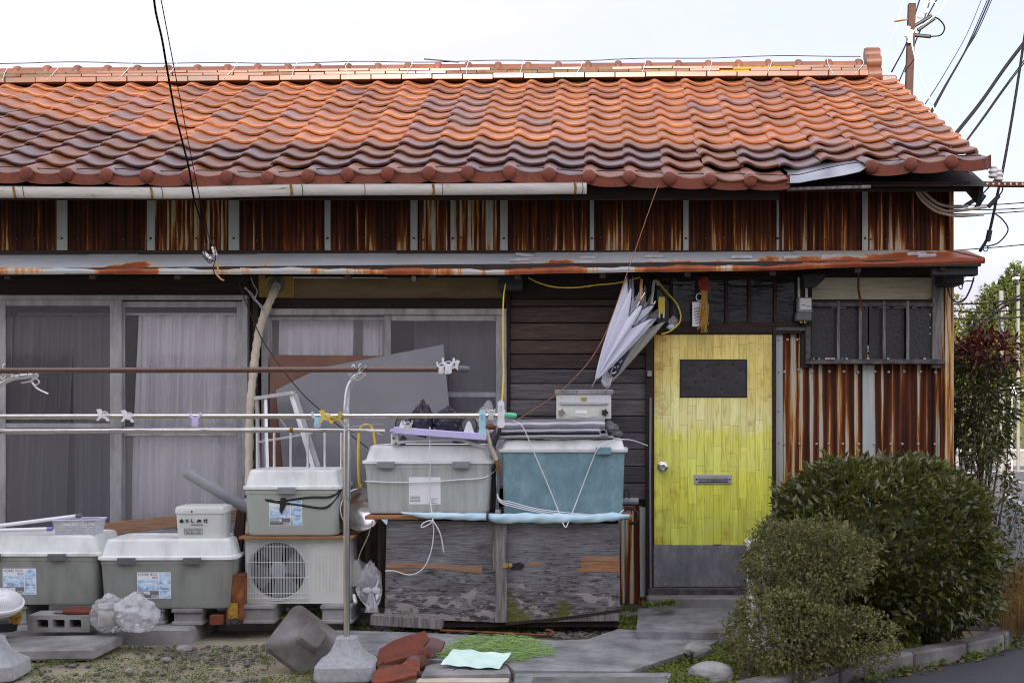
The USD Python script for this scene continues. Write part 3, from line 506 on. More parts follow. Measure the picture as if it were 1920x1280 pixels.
def trefoil(x0, x1, k=1.0):
    cs = m3.CrossSection([np.array([[math.cos(t), math.sin(t)] for t in np.linspace(0, 2 * PI, 24)[:-1]])])
    u = None
    for cy, cz, r in ((0, .245, .062), (-.055, .165, .06), (.055, .165, .06), (-.06, .05, .07), (.06, .05, .07), (0, .13, .08)):
        c = cs.scale((r * k, r * k)).translate((cy, cz)); u = c if u is None else u + c
    v, f = meshkit.arrays(u.extrude(x1 - x0))[:2]; return np.stack([v[:, 2] + x0, v[:, 0] + 11.42, v[:, 1] + zr], 1), f
orn = [trefoil(2.35, 2.46), trefoil(2.335, 2.35, 0.90), trefoil(2.46, 2.468, 0.93)]
obj('ridge_end_ornament', orn, 'ridge_tile', roof, smooth=30)
obj('ridge_end_block', box(2.462, 2.60, 11.30, 11.54, zr - 0.03, zr + 0.035, 0.012), 'tile_dark', roof)
def wire(name, label, pts, r, m='black', cat='wire', n=8, k=6, group=None, parent=None):
    return obj(name, tube(curve(pts, n), r, k), m, parent, smooth=True, label=label, cat=cat if parent is None else None, group=group)
pts = [(x, 11.42 - 0.01, rz(x) + 0.122 + 0.092 + 0.006 * math.sin(x * 5) + 0.02 * max(0, math.sin(x * .9))) for x in np.linspace(-6, 2.3, 40)]
wire('ridge_wire', None, pts, 0.004, parent=roof)
wire('ridge_wire', None, [P(795, 111, 11.4), P(830, 114, 11.4), P(860, 117, 11.4)], 0.006, parent=roof)
pts = [Rf(x, 0.05, 0.055 + 0.006 * math.sin(9 * x)) for x in np.linspace(-4.7, 2.55, 60)]
wire('eave_wire', None, pts, 0.0032, parent=roof, n=2)
for px in (25, 118, 250, 335, 447, 560, 655, 775, 880, 982, 1092, 1210, 1333, 1444, 1550, 1615):
    X = (px - CX) / 211; wire('tie_wire', None, [(X, 11.33, rz(X) + .2), (X - .01, 11.245, rz(X) + .115), (X - .035 + rng.normal(0, .03), 11.19, rz(X) + .02)], 0.0022, 'batten', parent=roof, n=3, k=4)
# sheet that patches the missing eave tiles, boards under the eave, gutter
q = [(1472, 347), (1490, 318), (1600, 306), (1640, 334), (1632, 343)]
def patch(u, v):
    X = XP(1474, 8.6) + (XP(1634, 8.6) - XP(1474, 8.6)) * u - .10 * v * (1 - .2 * u) * (u > .02) + .07 * v; p = Rf(X, -.045 + .36 * v, .020 + .004 * np.sin(7 * u + 5 * v) + .02 * (1 - v) * (u > .9)); return p[..., 0], p[..., 1], p[..., 2]
obj('patch_sheet', [surf(patch, 14, 5), xf(surf(patch, 14, 5), t=(0, 0.002, -0.003))], 'flashing', roof, smooth=True)
obj('eave_board', box(-6.5, XP(1462, 8.72), 8.72, 8.745, 2.90, 2.995, 0.002), 'dark_wood', roof)
obj('eave_board', xf(box(XP(1462, 8.70), 2.50, 8.70, 8.725, 2.955, 3.02, 0.002)), 'dark_wood', roof)
obj('eave_batten', xf(box(XP(1475, 8.62), XP(1632, 8.62), 8.60, 8.63, 2.952, 2.972, 0.002), E('y', -1.6), about=(1.5, 0, 2.96)), 'grey_wood', roof)
obj('barge_board', beam((2.575, 8.72, 2.93), (2.575, 11.3, 4.20), 0.03, 0.14, 0.004), 'black', roof)
obj('soffit', surf(lambda u, v: (-6.5 + 9.1 * u, 8.62 + 0.55 * v, 2.975 + 0.24 * v), 4, 2), 'dark_wood', roof, smooth=False)
gx = np.linspace(-4.9, XP(1100, 8.56), 40); gz = 1.5 + (CY - np.interp(CX + gx * F / 8.56, [0, 330, 560, 850, 1100], [362, 364, 358, 357, 355])) * 8.56 / F
def gut(u, v):
    x = -4.9 + (XP(1100, 8.56) + 4.9) * u; z = np.interp(x, gx, gz); a = PI + PI * v
    return x + 0.08 * (u > .99) * v * .0, 8.545 + 0.045 * np.cos(a), z + 0.034 + 0.068 * np.sin(a)
gg = obj('gutter', [surf(gut, 60, 12), surf(lambda u, v: (gut(u, 0 * v)[0], 8.545 - 0.045 - 0.004 + 0.008 * v, gut(u, 0 * v)[2] + 0.002), 60, 2)], 'gutter', roof, smooth=60)
for px in (25, 42, 283, 303, 545, 566, 683, 812, 829, 1078, 1092):
    x = XP(px, 8.5); z = float(np.interp(x, gx, gz)); wd = 0.004 if px in (42, 303, 566, 683, 829, 1092) else 0.016
    aa = np.linspace(PI * 0.98, 2 * PI, 10); obj('gutter_bracket', surf(lambda u, v: (x - wd / 2 + wd * u + 0.004 * np.sin(v * 9), 8.545 + 0.0485 * np.cos(PI + PI * v), z + 0.034 + 0.0715 * np.sin(PI + PI * v)), 2, 10), 'rust_yellow' if wd > .01 else 'black', gg, smooth=60)
# upper wall of rusty corrugated sheets
def corr(x0, x1, z0, z1, Y, pitch=0.032, amp=0.006, back=True):
    n = max(8, int((x1 - x0) / pitch * 7)); return surf(lambda u, v: (x0 + (x1 - x0) * u, Y - amp * np.sin((x0 + (x1 - x0) * u) * 2 * PI / pitch), z0 + (z1 - z0) * v), n, 2)
uw = obj('wall', box(-6.4, W(1781), 9.145, 9.20, H(480), 3.24), 'dark_room', house)
j = [-160, 117, 283, 440, 615, 776, 945, 1110, 1286, 1458, 1621, 1781]
for i in range(len(j) - 1):
    a0, b0 = W(j[i]), W(j[i + 1]); obj('corrugated_sheet', xf(corr(a0, b0 + 0.02, H(478), 3.2, 9.128 + 0.003 * (i % 2))), 'rust_upper_pale' if i in (2, 5) else 'rust_upper_shaded', uw, smooth=True)
nails = []
def nail(x, y, z, r=0.008): return lathe([(r * 1.3, 0), (r * 1.2, 0.002), (r * .7, 0.003), (r * .5, 0.008), (0.001, 0.009)], 8, E('x', 90), (x, y, z))
for a0, b0 in ((107, 127), (276, 291), (429, 449), (609, 620), (770, 783), (845, 853), (938, 952), (1106, 1114), (1281, 1291), (1456, 1460), (1616, 1627)):
    x0, x1 = W(a0), W(b0); obj('overlap_strip', surf(lambda u, v: (x0 + (x1 - x0) * u, 9.119 - 0.004 * np.sin(u * PI) + 0.0 * v, H(477) + (3.2 - H(477)) * v), 7, 2), 'pale_strip', uw, smooth=True)
    nails.append(nail((x0 + x1) / 2, 9.115, H(447)))
for px in range(30, 1780, 38): nails.append(nail(W(px + rng.normal(0, 5)), 9.123, H(447 + rng.normal(0, 2)), 0.006))
obj('roofing_nails', nails, 'rust_brown', uw, kind='stuff')
obj('corner_flashing', box(W(1779), W(1786), 9.09, 9.14, H(470), 3.1, 0.003), 'rust_side', uw)
# pent awning of sheet iron
def aw(px, v):       # v: 0 front edge, 1 at the wall
    Y = 8.66 + 0.455 * v; yf = np.interp(px, [-200, 950, 1450, 1850], [504, 505, 497, 484]); yb = np.interp(px, [-200, 950, 1850], [478, 474, 469])
    x = XP(px, 8.66); return x + 0 * v, Y + 0 * x, ZP(yf, 8.66) * (1 - v) + ZP(yb, 9.115) * v
awn = obj('awning', [beam((*aw(-200, .98)[:2], aw(-200, .98)[2] - .03), (*aw(1845, .98)[:2], aw(1845, .98)[2] - .03), 0.05, 0.04)] + [beam((*aw(-200, .06)[:2], aw(-200, .06)[2] - .035), (*aw(1840, .06)[:2], aw(1840, .06)[2] - .035), 0.04, 0.045)], 'dark_wood', house)
aj = [-200, 116, 212, 450, 720, 998, 1236, 1505, 1730, 1843]
for i in range(len(aj) - 1):
    a0, b0 = aj[i], aj[i + 1] + 4; lift = 0.003 * (i % 2) + 0.001
    def sh(u, v):
        px = a0 + (b0 - a0) * u; x, y, z = aw(px, np.clip(v * 1.25 - 0.25, 0, 1)); lip = np.clip(1 - v / 0.2, 0, 1)
        w = 0.006 * np.sin(px * 0.021 + i) + 0.004 * np.sin(px * .06) + 0.003 * np.sin(px * .13)
        return x + 0.012 * lift, y - 0.004 * lip + 0.012 * (lip > .9), z + lift + w * (1 - np.clip(v, 0, 1)) - (0.036 + w) * lip
    obj('awning_sheet', surf(sh, 24, 11), 'awning', awn, smooth=25)
for px, py, w_, an in ((978, 486, 36, 4), (970, 495, 38, -2), (1101, 490, 32, 0), (1096, 500, 30, -2), (1228, 487, 34, 0), (1237, 497, 30, 1), (1396, 488, 40, 0), (1489, 489, 26, -2), (1566, 487, 36, -3), (1732, 483, 36, -2), (1745, 489, 34, -3)):
    v_ = (505 - py - (px - 950) * .016) / 30; x, y, z = aw(px, float(np.clip(v_ + .12, .05, .9))); L = w_ * 8.8 / F
    obj('awning_batten', xf(box(x - L / 2, x + L / 2, y - 0.012, y + 0.012, z + 0.006, z + 0.024, 0.002), E('y', an) @ E('x', 22), about=(x, y, z)), 'batten', awn)
for px in range(-150, 1850, 160): x, y, z = aw(px, 0.5); obj('rafter', beam((x, 8.68, aw(px, .04)[2] - .05), (x, 9.11, aw(px, .98)[2] - .05), 0.04, 0.05), 'dark_wood', awn)
x = XP(1835, 8.7); obj('awning_end_beam', box(XP(1745, 8.75), XP(1832, 8.75), 8.72, 8.80, ZP(517, 8.75), ZP(497, 8.75), 0.006), 'black', awn)
obj('awning_end_cap', beam(aw(1812, .95), aw(1843, .05), 0.03, 0.012), 'rusty', awn)
# lower facade: beams, posts, boards
lw = obj('facade_frame', wbox(-160, 1790, 470, 521, 9.10, 9.16), 'dark_wood', house)
for a0, b0, c0, d0, y0 in ((-160, 470, 519, 557, 9.085), (470, 496, 519, 1100, 9.10), (512, 952, 560, 582, 9.085), (478, 489, 560, 985, 9.06), (949, 957, 519, 950, 9.075), (952, 1232, 519, 561, 9.10), (1210, 1224, 519, 1118, 9.065),
                           (1224, 1500, 611, 626, 9.07), (1447, 1453, 611, 1110, 9.06), (1500, 1521, 512, 690, 9.085), (1745, 1762, 512, 690, 9.07), (1520, 1748, 562, 569, 9.08), (1224, 1500, 516, 524, 9.09)):
    obj('post' if d0 - c0 > b0 - a0 else 'beam', wbox(a0, b0, c0, d0, y0, 9.15, 0.004), 'grey_wood' if a0 == 1745 else 'dark_wood', lw)
obj('bracket', wallprism([(W(1497), H(520)), (W(1537), H(520)), (W(1536), H(528)), (W(1522), H(542)), (W(1500), H(543))], 8.90, 9.05), 'black', lw)
obj('bracket', box(W(940), W(985), 8.82, 9.08, H(551), H(521), 0.01), 'black', lw)
obj('bracket', box(W(1750), W(1788), 8.85, 9.12, H(540), H(508), 0.01), 'black', lw)
obj('plaster_panel', wbox(520, 949, 518, 561, 9.105, 9.13), 'beige_board', lw, label='brown plaster strip under the awning')
obj('plaster_panel', wbox(487, 553, 519, 558, 9.098, 9.105), 'beige_patch', lw)
obj('curtain_rail', rod((W(553), 9.08, H(521)), (W(728), 9.08, H(522)), 0.004), 'bright_aluminium', lw)
obj('hook', box(W(774), W(782), 9.07, 9.10, H(528), H(519), 0.002), 'bright_aluminium', lw)
obj('cream_panel', wbox(1519, 1746, 505, 563, 9.105, 9.13), 'cream_board', lw)
obj('base_board', box(-6.4, W(1781), 9.13, 9.17, 0.05, H(1100)), 'concrete_dark', lw)
obj('wall', wbox(470, 960, 900, 1110, 9.13, 9.17), 'dark_room', house); obj('wall', wbox(-160, 500, 1010, 1110, 9.10, 9.17), 'dark_wood', house)
sw = obj('wall', [wbox(1150, 1226, 940, 1118, 9.13, 9.17), wbox(1450, 1781, 676, 1120, 9.145, 9.19), wbox(1450, 1510, 620, 680, 9.145, 9.19)], 'dark_room', house)
obj('corrugated_sheet', corr(W(640), W(725), 0.05, H(960), 9.12, 0.076, 0.009), 'grey_sheet_wall', sw, smooth=True)
obj('corrugated_sheet', corr(W(1158), W(1203), 0.09, H(948), 9.12), 'rust_lower', sw, smooth=True)
obj('overlap_strip', wbox(1200, 1211, 950, 1118, 9.105, 9.115), 'pale_strip', sw)
obj('corrugated_sheet', corr(W(1464), W(1510), H(690), H(621), 9.125), 'rust_lower', sw, smooth=True)
obj('corrugated_sheet', corr(W(1464), W(1630), 0.09, H(683), 9.125), 'rust_lower', sw, smooth=True)
obj('corrugated_sheet', corr(W(1628), W(1768), 0.09, H(683), 9.128), 'rust_lower', sw, smooth=True)
obj('overlap_strip', wbox(1452, 1467, 622, 1112, 9.108, 9.118, 0.002), 'pale_strip', sw)
obj('overlap_strip', surf(lambda u, v: (W(1617) + (W(1637) - W(1617)) * u, 9.116 - .005 * np.sin(u * 2 * PI), 0.1 + (H(684) - .1) * v), 9, 2), 'pale_strip', sw, smooth=True)
nails = []
for px in (1476, 1495): nails.append(nail(W(px), 9.115, H(637)))
for px in list(range(1470, 1770, 28)): nails += [nail(W(px + rng.normal(0, 2)), 9.115, H(697 + rng.normal(0, 1))), nail(W(px + rng.normal(0, 4)), 9.115, H(832))]
nails += [nail(W(1460), 9.106, H(y), .005) for y in (637, 697, 770, 830)]
obj('roofing_nails', nails, 'flashing', sw, kind='stuff')
obj('corner_trim', wbox(1762, 1768, 525, 1112, 9.09, 9.14, 0.002), 'rust_upper_pale', sw); obj('corner_trim', wbox(1768, 1783, 505, 1112, 9.07, 9.16, 0.003), 'rust_side', sw); obj('corner_trim', wbox(1783, 1787, 505, 1112, 9.10, 9.16, 0.001), 'flashing', sw)
obj('wall', [box(W(1779), W(1783), 9.17, 14.2, 0, 3.2), wallprism([(9.17, 3.2), (14.2, 3.2), (11.4, 4.30)], W(1779), W(1783))] if 0 else [box(W(1779), W(1783), 9.17, 14.2, 0, 3.1)], 'dark_room', house)
v, f = prism([(9.17, 3.1), (14.2, 3.0), (11.42, 4.28)], 0.03); obj('gable', (np.stack([v[:, 2] + W(1779), v[:, 0], v[:, 1]], 1), f), 'dark_room', house)
obj('wall', [box(-6.5, -6.4, 9.17, 14.2, 0, 3.2), box(-6.4, W(1779), 14.1, 14.2, 0, 3.1), box(-6.4, W(1779), 10.1, 10.14, 0, 3.1), box(-6.4, W(1779), 9.17, 10.1, 0.03, 0.06), box(-6.4, W(1779), 9.2, 10.1, 2.62, 2.66)] + [box(W(a), W(a) + .03, 9.2, 10.1, 0, 2.7) for a in (482, 952, 1222, 1450)], 'dark_room', house)
# plank wall
pw = obj('plank_wall', wbox(955, 1212, 558, 948, 9.12, 9.15), 'dark_room', house)
yy = [561, 575, 606, 638, 664, 692, 719, 749, 780, 811, 842, 874, 905, 937]
for i in range(len(yy) - 1):
    m = 'plank_brown' if i < 5 or (i == 5 and 0) else 'plank_grey'
    obj('plank', xf(wbox(957, 1211, yy[i] + .8, yy[i + 1] - .8, 9.092, 9.112, 0.004), E('x', 4.5), about=(0, 9.1, H(yy[i]))), m, pw)
# windows
def sash(win, a, b, c, d, Y, st, top, bot, rails, panes):
    """a sliding panel: px box, stiles, rails, panes between the rails"""
    s = st
    for x0, x1 in ((a, a + s), (b - s, b)): obj('stile', wbox(x0, x1, c, d, Y - 0.012, Y + 0.012, 0.003), 'aluminium', win)
    ys = [(c, c + top)] + rails + [(d - bot, d)]
    for y0, y1 in ys: obj('rail', wbox(a + s, b - s, y0, y1, Y - 0.010, Y + 0.010, 0.003), 'aluminium', win)
    for k, m in enumerate(panes): obj('pane', wbox(a + s - 1, b - s + 1, ys[k][1] - 1, ys[k + 1][0] + 1, Y - 0.002, Y + 0.002), m, win)
w1 = obj('sliding_window', [wbox(-160, 470, 555, 564, 9.03, 9.12, .003), wbox(460, 470, 564, 1012, 9.04, 9.12, .003), wbox(-160, 470, 1006, 1014, 9.03, 9.12, .003)], 'aluminium', house)
sash(w1, -160, 14, 563, 1006, 9.095, 12, 12, 12, [(792, 802)], ['glass', 'frosted'])
sash(w1, 8, 226, 563, 1006, 9.055, 12, 12, 12, [(793, 802)], ['screened_glass', 'frosted_screen'])
sash(w1, 226, 461, 566, 1006, 9.08, 13, 11, 12, [(800, 817)], ['glass', 'frosted'])
obj('stile', wbox(221, 236, 563, 1006, 9.04, 9.066, .003), 'aluminium', w1)
w2 = obj('sliding_window', [wbox(496, 951, 580, 592, 9.04, 9.12, .003), wbox(496, 509, 592, 912, 9.04, 9.12, .003), wbox(941, 951, 592, 912, 9.04, 9.12, .003), wbox(496, 951, 905, 914, 9.03, 9.12, .003)], 'aluminium', house)
sash(w2, 506, 733, 592, 906, 9.092, 6, 9, 10, [(736, 745)], ['frosted', 'frosted'])
sash(w2, 724, 943, 592, 906, 9.066, 12, 11, 10, [(735, 745)], ['frosted_screen', 'frosted_screen'])
def drape(a, b, c, d, Y, n, seed, gather=1.0, slope=0.0):
    r = np.random.default_rng(seed); ph = r.uniform(0, 6, 6); x0, x1 = W(a), W(b)
    def fn(u, v):
        uu = u + 0.015 * np.sin(v * 3 + ph[5]) * gather; w_ = sum(np.sin(2 * PI * uu * n * k + ph[i] + (0.9 * v * (i % 2))) / (1 + i) for i, k in enumerate((0.55, 1.1, 0.31, 2.3))) - sum(1.1 * np.exp(-((uu - q_ - .03 * v * np.sin(9 * q_)) / .012) ** 2) for q_ in r.uniform(.05, .95, 5))
        return x0 + (x1 - x0) * uu + slope * v, Y + 0.030 * w_ * (0.55 + 0.45 * v) + 0 * u, H(c) - (H(c) - H(d)) * v
    return surf(fn, 220, 12)
for nm, args in (('curtain', (20, 130, 592, 1012, 9.19, 7, 1, 1, -0.06)), ('curtain', (128, 224, 590, 1012, 9.20, 3, 2)), ('curtain', (252, 462, 590, 1012, 9.185, 9, 3, 1, -0.04)), ('curtain', (-160, 10, 592, 1012, 9.2, 8, 4)), ('curtain', (520, 660, 585, 906, 9.18, 7, 5)), ('curtain', (675, 725, 590, 906, 9.22, 3, 6)), ('curtain', (770, 948, 588, 906, 9.24, 5, 8))):
    cu = obj(nm, drape(*args), 'curtain', house, smooth=True)
obj('curtain_rod', rod((W(30), 9.16, H(588)), (W(462), 9.16, H(588)), 0.008), 'white_thing', house)
# fanlight over the door
fl = obj('fanlight', [wbox(1230, 1497, 605, 613, 9.075, 9.12, .003)], 'dark_wood', house)
for px in (1258, 1307, 1361, 1404, 1452): obj('glazing_bar', wbox(px - 3, px + 3, 522, 606, 9.065, 9.10, .002), 'dark_wood', fl)
for a, b in ((1231, 1255), (1260, 1304), (1309, 1358), (1363, 1401), (1406, 1449), (1454, 1495)): obj('pane', xf(wbox(a, b, 522, 606, 9.104, 9.108), E('x', rng.normal(0, .6)), about=(0, 9.1, 2.2)), 'dark_glass', fl)
# kitchen window with bars at the right
kw = obj('barred_window', [wbox(1507, 1766, 674, 683, 9.03, 9.12, .004), wbox(1508, 1517, 612, 674, 9.05, 9.12, .004), wbox(1452, 1516, 614, 621, 9.06, 9.12, .003), wbox(1517, 1746, 568, 576, 9.05, 9.12, .003)], 'frame_wood', house)
for a, b in ((1517, 1569), (1572, 1626), (1628, 1652), (1654, 1694), (1697, 1745)): obj('pane', wbox(a, b, 575, 674, 9.10, 9.105), 'grimy_glass', kw)
for px in (1568, 1609, 1653, 1697): obj('window_bar', wbox(px - 2.6, px + 2.6, 566, 676, 9.04, 9.056, .002), 'grey_wood', kw)
fk = []
for k in range(42):
    e = k % 4; t = rng.random()
    if e == 0: a0, b0, c0, d0 = 1519 + 222 * t, 1519 + 222 * t + rng.uniform(4, 14), 576, 578
    elif e == 1: a0, b0, c0, d0 = 1519 + 222 * t, 1519 + 222 * t + rng.uniform(3, 12), 671, 673.5
    elif e == 2: a0, b0, c0, d0 = 1517, 1519, 600 + 65 * t, 600 + 65 * t + rng.uniform(3, 8)
    else: a0, b0, c0, d0 = (1741, 1743, 580 + 85 * t, 580 + 85 * t + rng.uniform(2, 5)) if k % 8 == 3 else (1625, 1627, 630 + 40 * t, 633 + 40 * t)
    fk.append(wbox(a0, b0, c0, d0, 9.094, 9.0985))
obj('old_putty', fk, 'meter_face', kw, kind='stuff')
obj('cord', tube(curve([(W(1606), 9.06, H(514)), (W(1607), 9.07, H(545)), (W(1610), 9.03, H(572)), (W(1613), 9.03, H(583))], 6), 0.008, 6), 'rust_brown', house)
# yellow door of printed boards
dr = obj('door', wbox(1225, 1447, 626, 1099, 9.088, 9.12, .002), 'rust_brown', house)
n = 14; xs = np.linspace(1226, 1446.5, n + 1)
for i in range(n):
    y = 628 - rng.uniform(0, 85)
    while y < 1020:
        y2 = y + rng.choice([78, 86, 92, 98]); a0, b0 = max(y, 628), min(y2, 1020.5)
        parts_ = [(a0, b0)]
        if xs[i] < 1398 and xs[i + 1] > 1275:                # leave the opening of the little window
            parts_ = [(p0, p1) for p0, p1 in ((a0, min(b0, 675)), (max(a0, 745), b0)) if p1 - p0 > 2]
        for p0, p1 in parts_: obj('door_board', wbox(xs[i] + .12, xs[i + 1] - .12, p0 + .15, p1 - .15, 9.0815, 9.0885, 0.0011), 'door_skin', dr)
        y = y2
for x0, x1 in ((xs[2], 1275), (1398, xs[11] + 40)):
    if x1 > x0 and x1 - x0 < 30: obj('door_board', wbox(max(x0, 1262), x1, 676, 744, 9.0825, 9.0885), 'door_skin', dr)
v_ = obj('door_window', wbox(1274, 1399, 674, 745, 9.074, 9.086, .003), 'black', dr)
qx = lambda u, v: (W(1277) + (W(1396.5) - W(1277)) * u, 9.0725 + 0 * u, H(743) + (H(676.5) - H(743)) * v)
def quilt(u, v):
    x, y, z = qx(u, v); d = np.full_like(x, 0.0); r = np.random.default_rng(5)
    for cx_, cz_ in zip((.15, .4, .58, .8, .3, .5, .66, .22, .36, .86, .62, .05, .92, .12), (.86, .82, .86, .88, .72, .55, .5, .38, .40, .36, .2, .55, .7, .2)): d += 0.0045 * np.exp(-(((u - cx_) * 1.8) ** 2 + (v - cz_) ** 2) / 0.0016)
    return x, y + d, z
obj('padded_cover', surf(quilt, 60, 34), 'black_quilt', dr, smooth=True)
kp = obj('kickplate', wbox(1225, 1446, 1021, 1098, 9.078, 9.087, .001), 'kickplate', dr)
obj('rivets', [nail(W(x), 9.078, H(y), 0.0055) for x, y in [(a, 1025) for a in range(1230, 1445, 17)] + [(a, 1093) for a in range(1230, 1445, 17)] + [(1229, b) for b in range(1038, 1090, 18)]], 'flashing', kp, kind='stuff')
obj('door_sill', wbox(1213, 1452, 1099, 1117, 9.03, 9.14, .005), 'frame_wood', house)
kn = obj('handle', lathe([(0.036, 0), (0.037, 0.006), (0.030, 0.010), (0.014, 0.013), (0.014, 0.034), (0.030, 0.040), (0.034, 0.052), (0.030, 0.066), (0.020, 0.070), (0.019, 0.067), (0.001, 0.066)], 28, E('x', 90), (W(1242), 9.082, H(874))), 'steel', dr)
ls = obj('letter_slot', wbox(1300, 1371, 888.5, 906, 9.070, 9.083, .003), 'bright_aluminium', dr)
obj('flap', [wbox(1309, 1363, 892.5, 902, 9.066, 9.070, .001), rod((W(1309), 9.066, H(896)), (W(1363), 9.066, H(896)), .008)], 'aluminium', ls); obj('frame_line', [wbox(1303, 1307, 896, 899, 9.067, 9.071), wbox(1365, 1368, 896, 899, 9.067, 9.071), wbox(1307.5, 1365, 902, 903.6, 9.067, 9.0705)], 'black', ls)
obj('door_pipe', tube(curve([(W(1219), 9.045, H(745)), (W(1218), 9.045, H(900)), (W(1219), 9.045, H(1098))], 5), 0.008, 7), 'meter_grey', house); obj('door_hinge', wbox(1213, 1221, 695, 706, 9.04, 9.06, .002), 'flashing', house)

# ------------------------------------------------ the house across the lane, behind the viewer: it shades the yard
nb = thing('neighbour_house', 'tall two-storey house across the lane that shades the yard', 'house', (-4, -8, 0))
def across(poly, y0, y1): return wallprism(poly, y0, y1)
obj('wall', across([(-12, 0), (8, 0), (8, 6.25), (3.2, 6.42), (-0.9, 6.62), (-3.9, 6.62), (-7.6, 8.2), (-12, 8.0)], -3, -10), 'far_wall', nb, smooth=False)
for z in (0.8, 3.9):
    for x in (-10.5, -7.5, -4.5, -1.5, 1.5, 4.5):
        wn = obj('window', box(x, x + 1.7, -3.02, -2.97, z, z + 1.5, 0.01), 'dark_glass', nb); obj('window_frame', [box(x - .06, x, -3, -2.93, z, z + 1.5), box(x + 1.7, x + 1.76, -3, -2.93, z, z + 1.5), box(x - .06, x + 1.76, -3, -2.93, z + 1.5, z + 1.56), box(x - .06, x + 1.76, -3, -2.93, z - .06, z)], 'aluminium', wn)

# ------------------------------------------------ storage boxes
def storage_box(label, cx, yf, z0, w, d, hb, hl, mb, ml, mlatch, latches, sticker=None, group=None, model=''):
    t = thing('storage_box', label, 'storage box', (cx, yf + d / 2, z0), group); cy = yf + d / 2; hw, hd = w / 2, d / 2
    r = 0.05
    obj('body', loft([(cx, cy, z0, hw * .90 - .02, hd * .88 - .02, r * .6), (cx, cy, z0 + .006, hw * .90, hd * .88, r), (cx, cy, z0 + .025, hw * .915, hd * .90, r), (cx, cy, z0 + hb - .03, hw * .955, hd * .955, r), (cx, cy, z0 + hb - .03, hw * .965, hd * .965, r), (cx, cy, z0 + hb, hw * .965, hd * .965, r)]), mb, t, smooth=40)
    zl = z0 + hb
    ld = obj('lid', loft([(cx, cy, zl - .004, hw * .985, hd * .985, r), (cx, cy, zl, hw, hd, r), (cx, cy, zl + .016, hw, hd, r), (cx, cy, zl + .020, hw * .985, hd * .985, r), (cx, cy, zl + .024, hw * .95, hd * .94, r), (cx, cy, zl + hl - .02, hw * .90, hd * .86, r), (cx, cy, zl + hl - .006, hw * .885, hd * .84, r), (cx, cy, zl + hl, hw * .86, hd * .81, r), (cx, cy, zl + hl, hw * .80, hd * .72, r * .8), (cx, cy, zl + hl - .006, hw * .79, hd * .70, r * .8)]), ml, t, smooth=40)
    for fx in latches:
        x = cx + fx * hw; obj('latch', loft([(x, yf - .004, zl - .030, .052, .016, .004), (x, yf - .006, zl - .026, .055, .018, .006), (x, yf - .006, zl + .010, .056, .020, .006), (x, yf - .002, zl + .016, .054, .016, .006)], 3), mlatch, t)
        obj('latch_rib', [box(x + s * .072 - .002, x + s * .072 + .002, yf + .008, yf + .024, zl - .035, zl - .004) for s in (-1, 1)], mb, t)
    return t
def front(t, dims):                                     # depth of the sloping front wall of a box at height z
    cy, hd, z0, hb = dims
    return lambda z: cy - hd * (.90 + .055 * (z - z0 - .025) / (hb - .055))
def on_front(m, fy): v, f = meshkit.arrays(m)[:2]; v = v.copy(); v[:, 1] += fy(v[:, 2]); return v, f
def printed_label(t, x, z, big, fy):
    """the paper sheet with heading, pictures and small print; x, z its lower left corner"""
    w, h, y = .215, .17, 0.0
    s = obj('label', on_front(box(x, x + w, y - .0015, y + .001, z, z + h), fy), 'print_white', t)
    def pr(n, m, a, b, c, d, dy=.0004): obj(n, on_front(box(x + a, x + b, y - .0018 - dy, y - .0013, z + c, z + d), fy), m, s)
    pr('picture', 'print_blue', .004, .137, .052, .115); pr('picture', 'print_lightblue', .034, .104, .078, .104, .0008); pr('picture', 'print_white', .034, .104, .094, .104, .0012); pr('picture', 'print_lightblue', .004, .137, .115, .124, .0006)
    pr('picture', 'print_blue', .142, .211, .116, .166); pr('picture', 'print_blue', .142, .211, .058, .112); pr('picture', 'print_blue', .142, .211, .004, .054)
    for a, c in ((.15, .125), (.16, .07), (.155, .012)): pr('picture', 'print_lightblue', a, a + .045, c, c + .022, .0008)
    pr('small_print', 'print_grey', .004, .137, .004, .050); pr('small_print', 'print_white', .008, .080, .026, .046, .0008); pr('small_print', 'print_white', .092, .134, .006, .022, .0008)
    obj('small_print', on_front(join([box(x + .010, x + .010 + rng.uniform(.03, .066), y - .0032, y - .002, z + .028 + .0042 * k, z + .030 + .0042 * k) for k in range(4)] + [box(x + .094 + .0035 * k, x + .0955 + .0035 * k + .001 * (k % 3 == 0), y - .0032, y - .002, z + .009, z + .019) for k in range(10)]), fy), 'print_black', s, kind='stuff')
    obj('lettering', on_front(ftext('HOME BOX', .017, x + .006, y - .0013, z + .148), fy), 'print_black', s); obj('lettering', on_front(ftext(big, .015, x + .095, y - .0013, z + .128), fy), 'print_black', s)
s8 = F / 8.26
zb = ZP(1140, 8.26)
b1 = storage_box('taupe storage box with white lid carrying the basket of pegs', XP(62, 8.26), 8.22, ZP(1134, 8.26), .89, .48, ZP(1041, 8.22) - ZP(1134, 8.26) - .004, .13, 'box_grey', 'lid', 'latch', (-.55, .39), group='taupe storage boxes on blocks')
printed_label(b1, XP(3, 8.22), ZP(1114, 8.25), '880', front(b1, (8.46, .24, ZP(1134, 8.26), ZP(1041, 8.22) - ZP(1134, 8.26) - .004)))
b2 = dup(b1, (XP(312, 8.26), 8.22 + .24, ZP(1141, 8.26)), 'taupe storage box with white lid under the small milk box', 1.5)
b3 = storage_box('pale grey-green storage box tied with black strap on the air conditioner', XP(548, 8.36), 8.32, ZP(1004, 8.36), .645, .47, ZP(917, 8.32) - ZP(1004, 8.36), .125, 'box_520', 'lid', 'latch_grey', (-.08,))
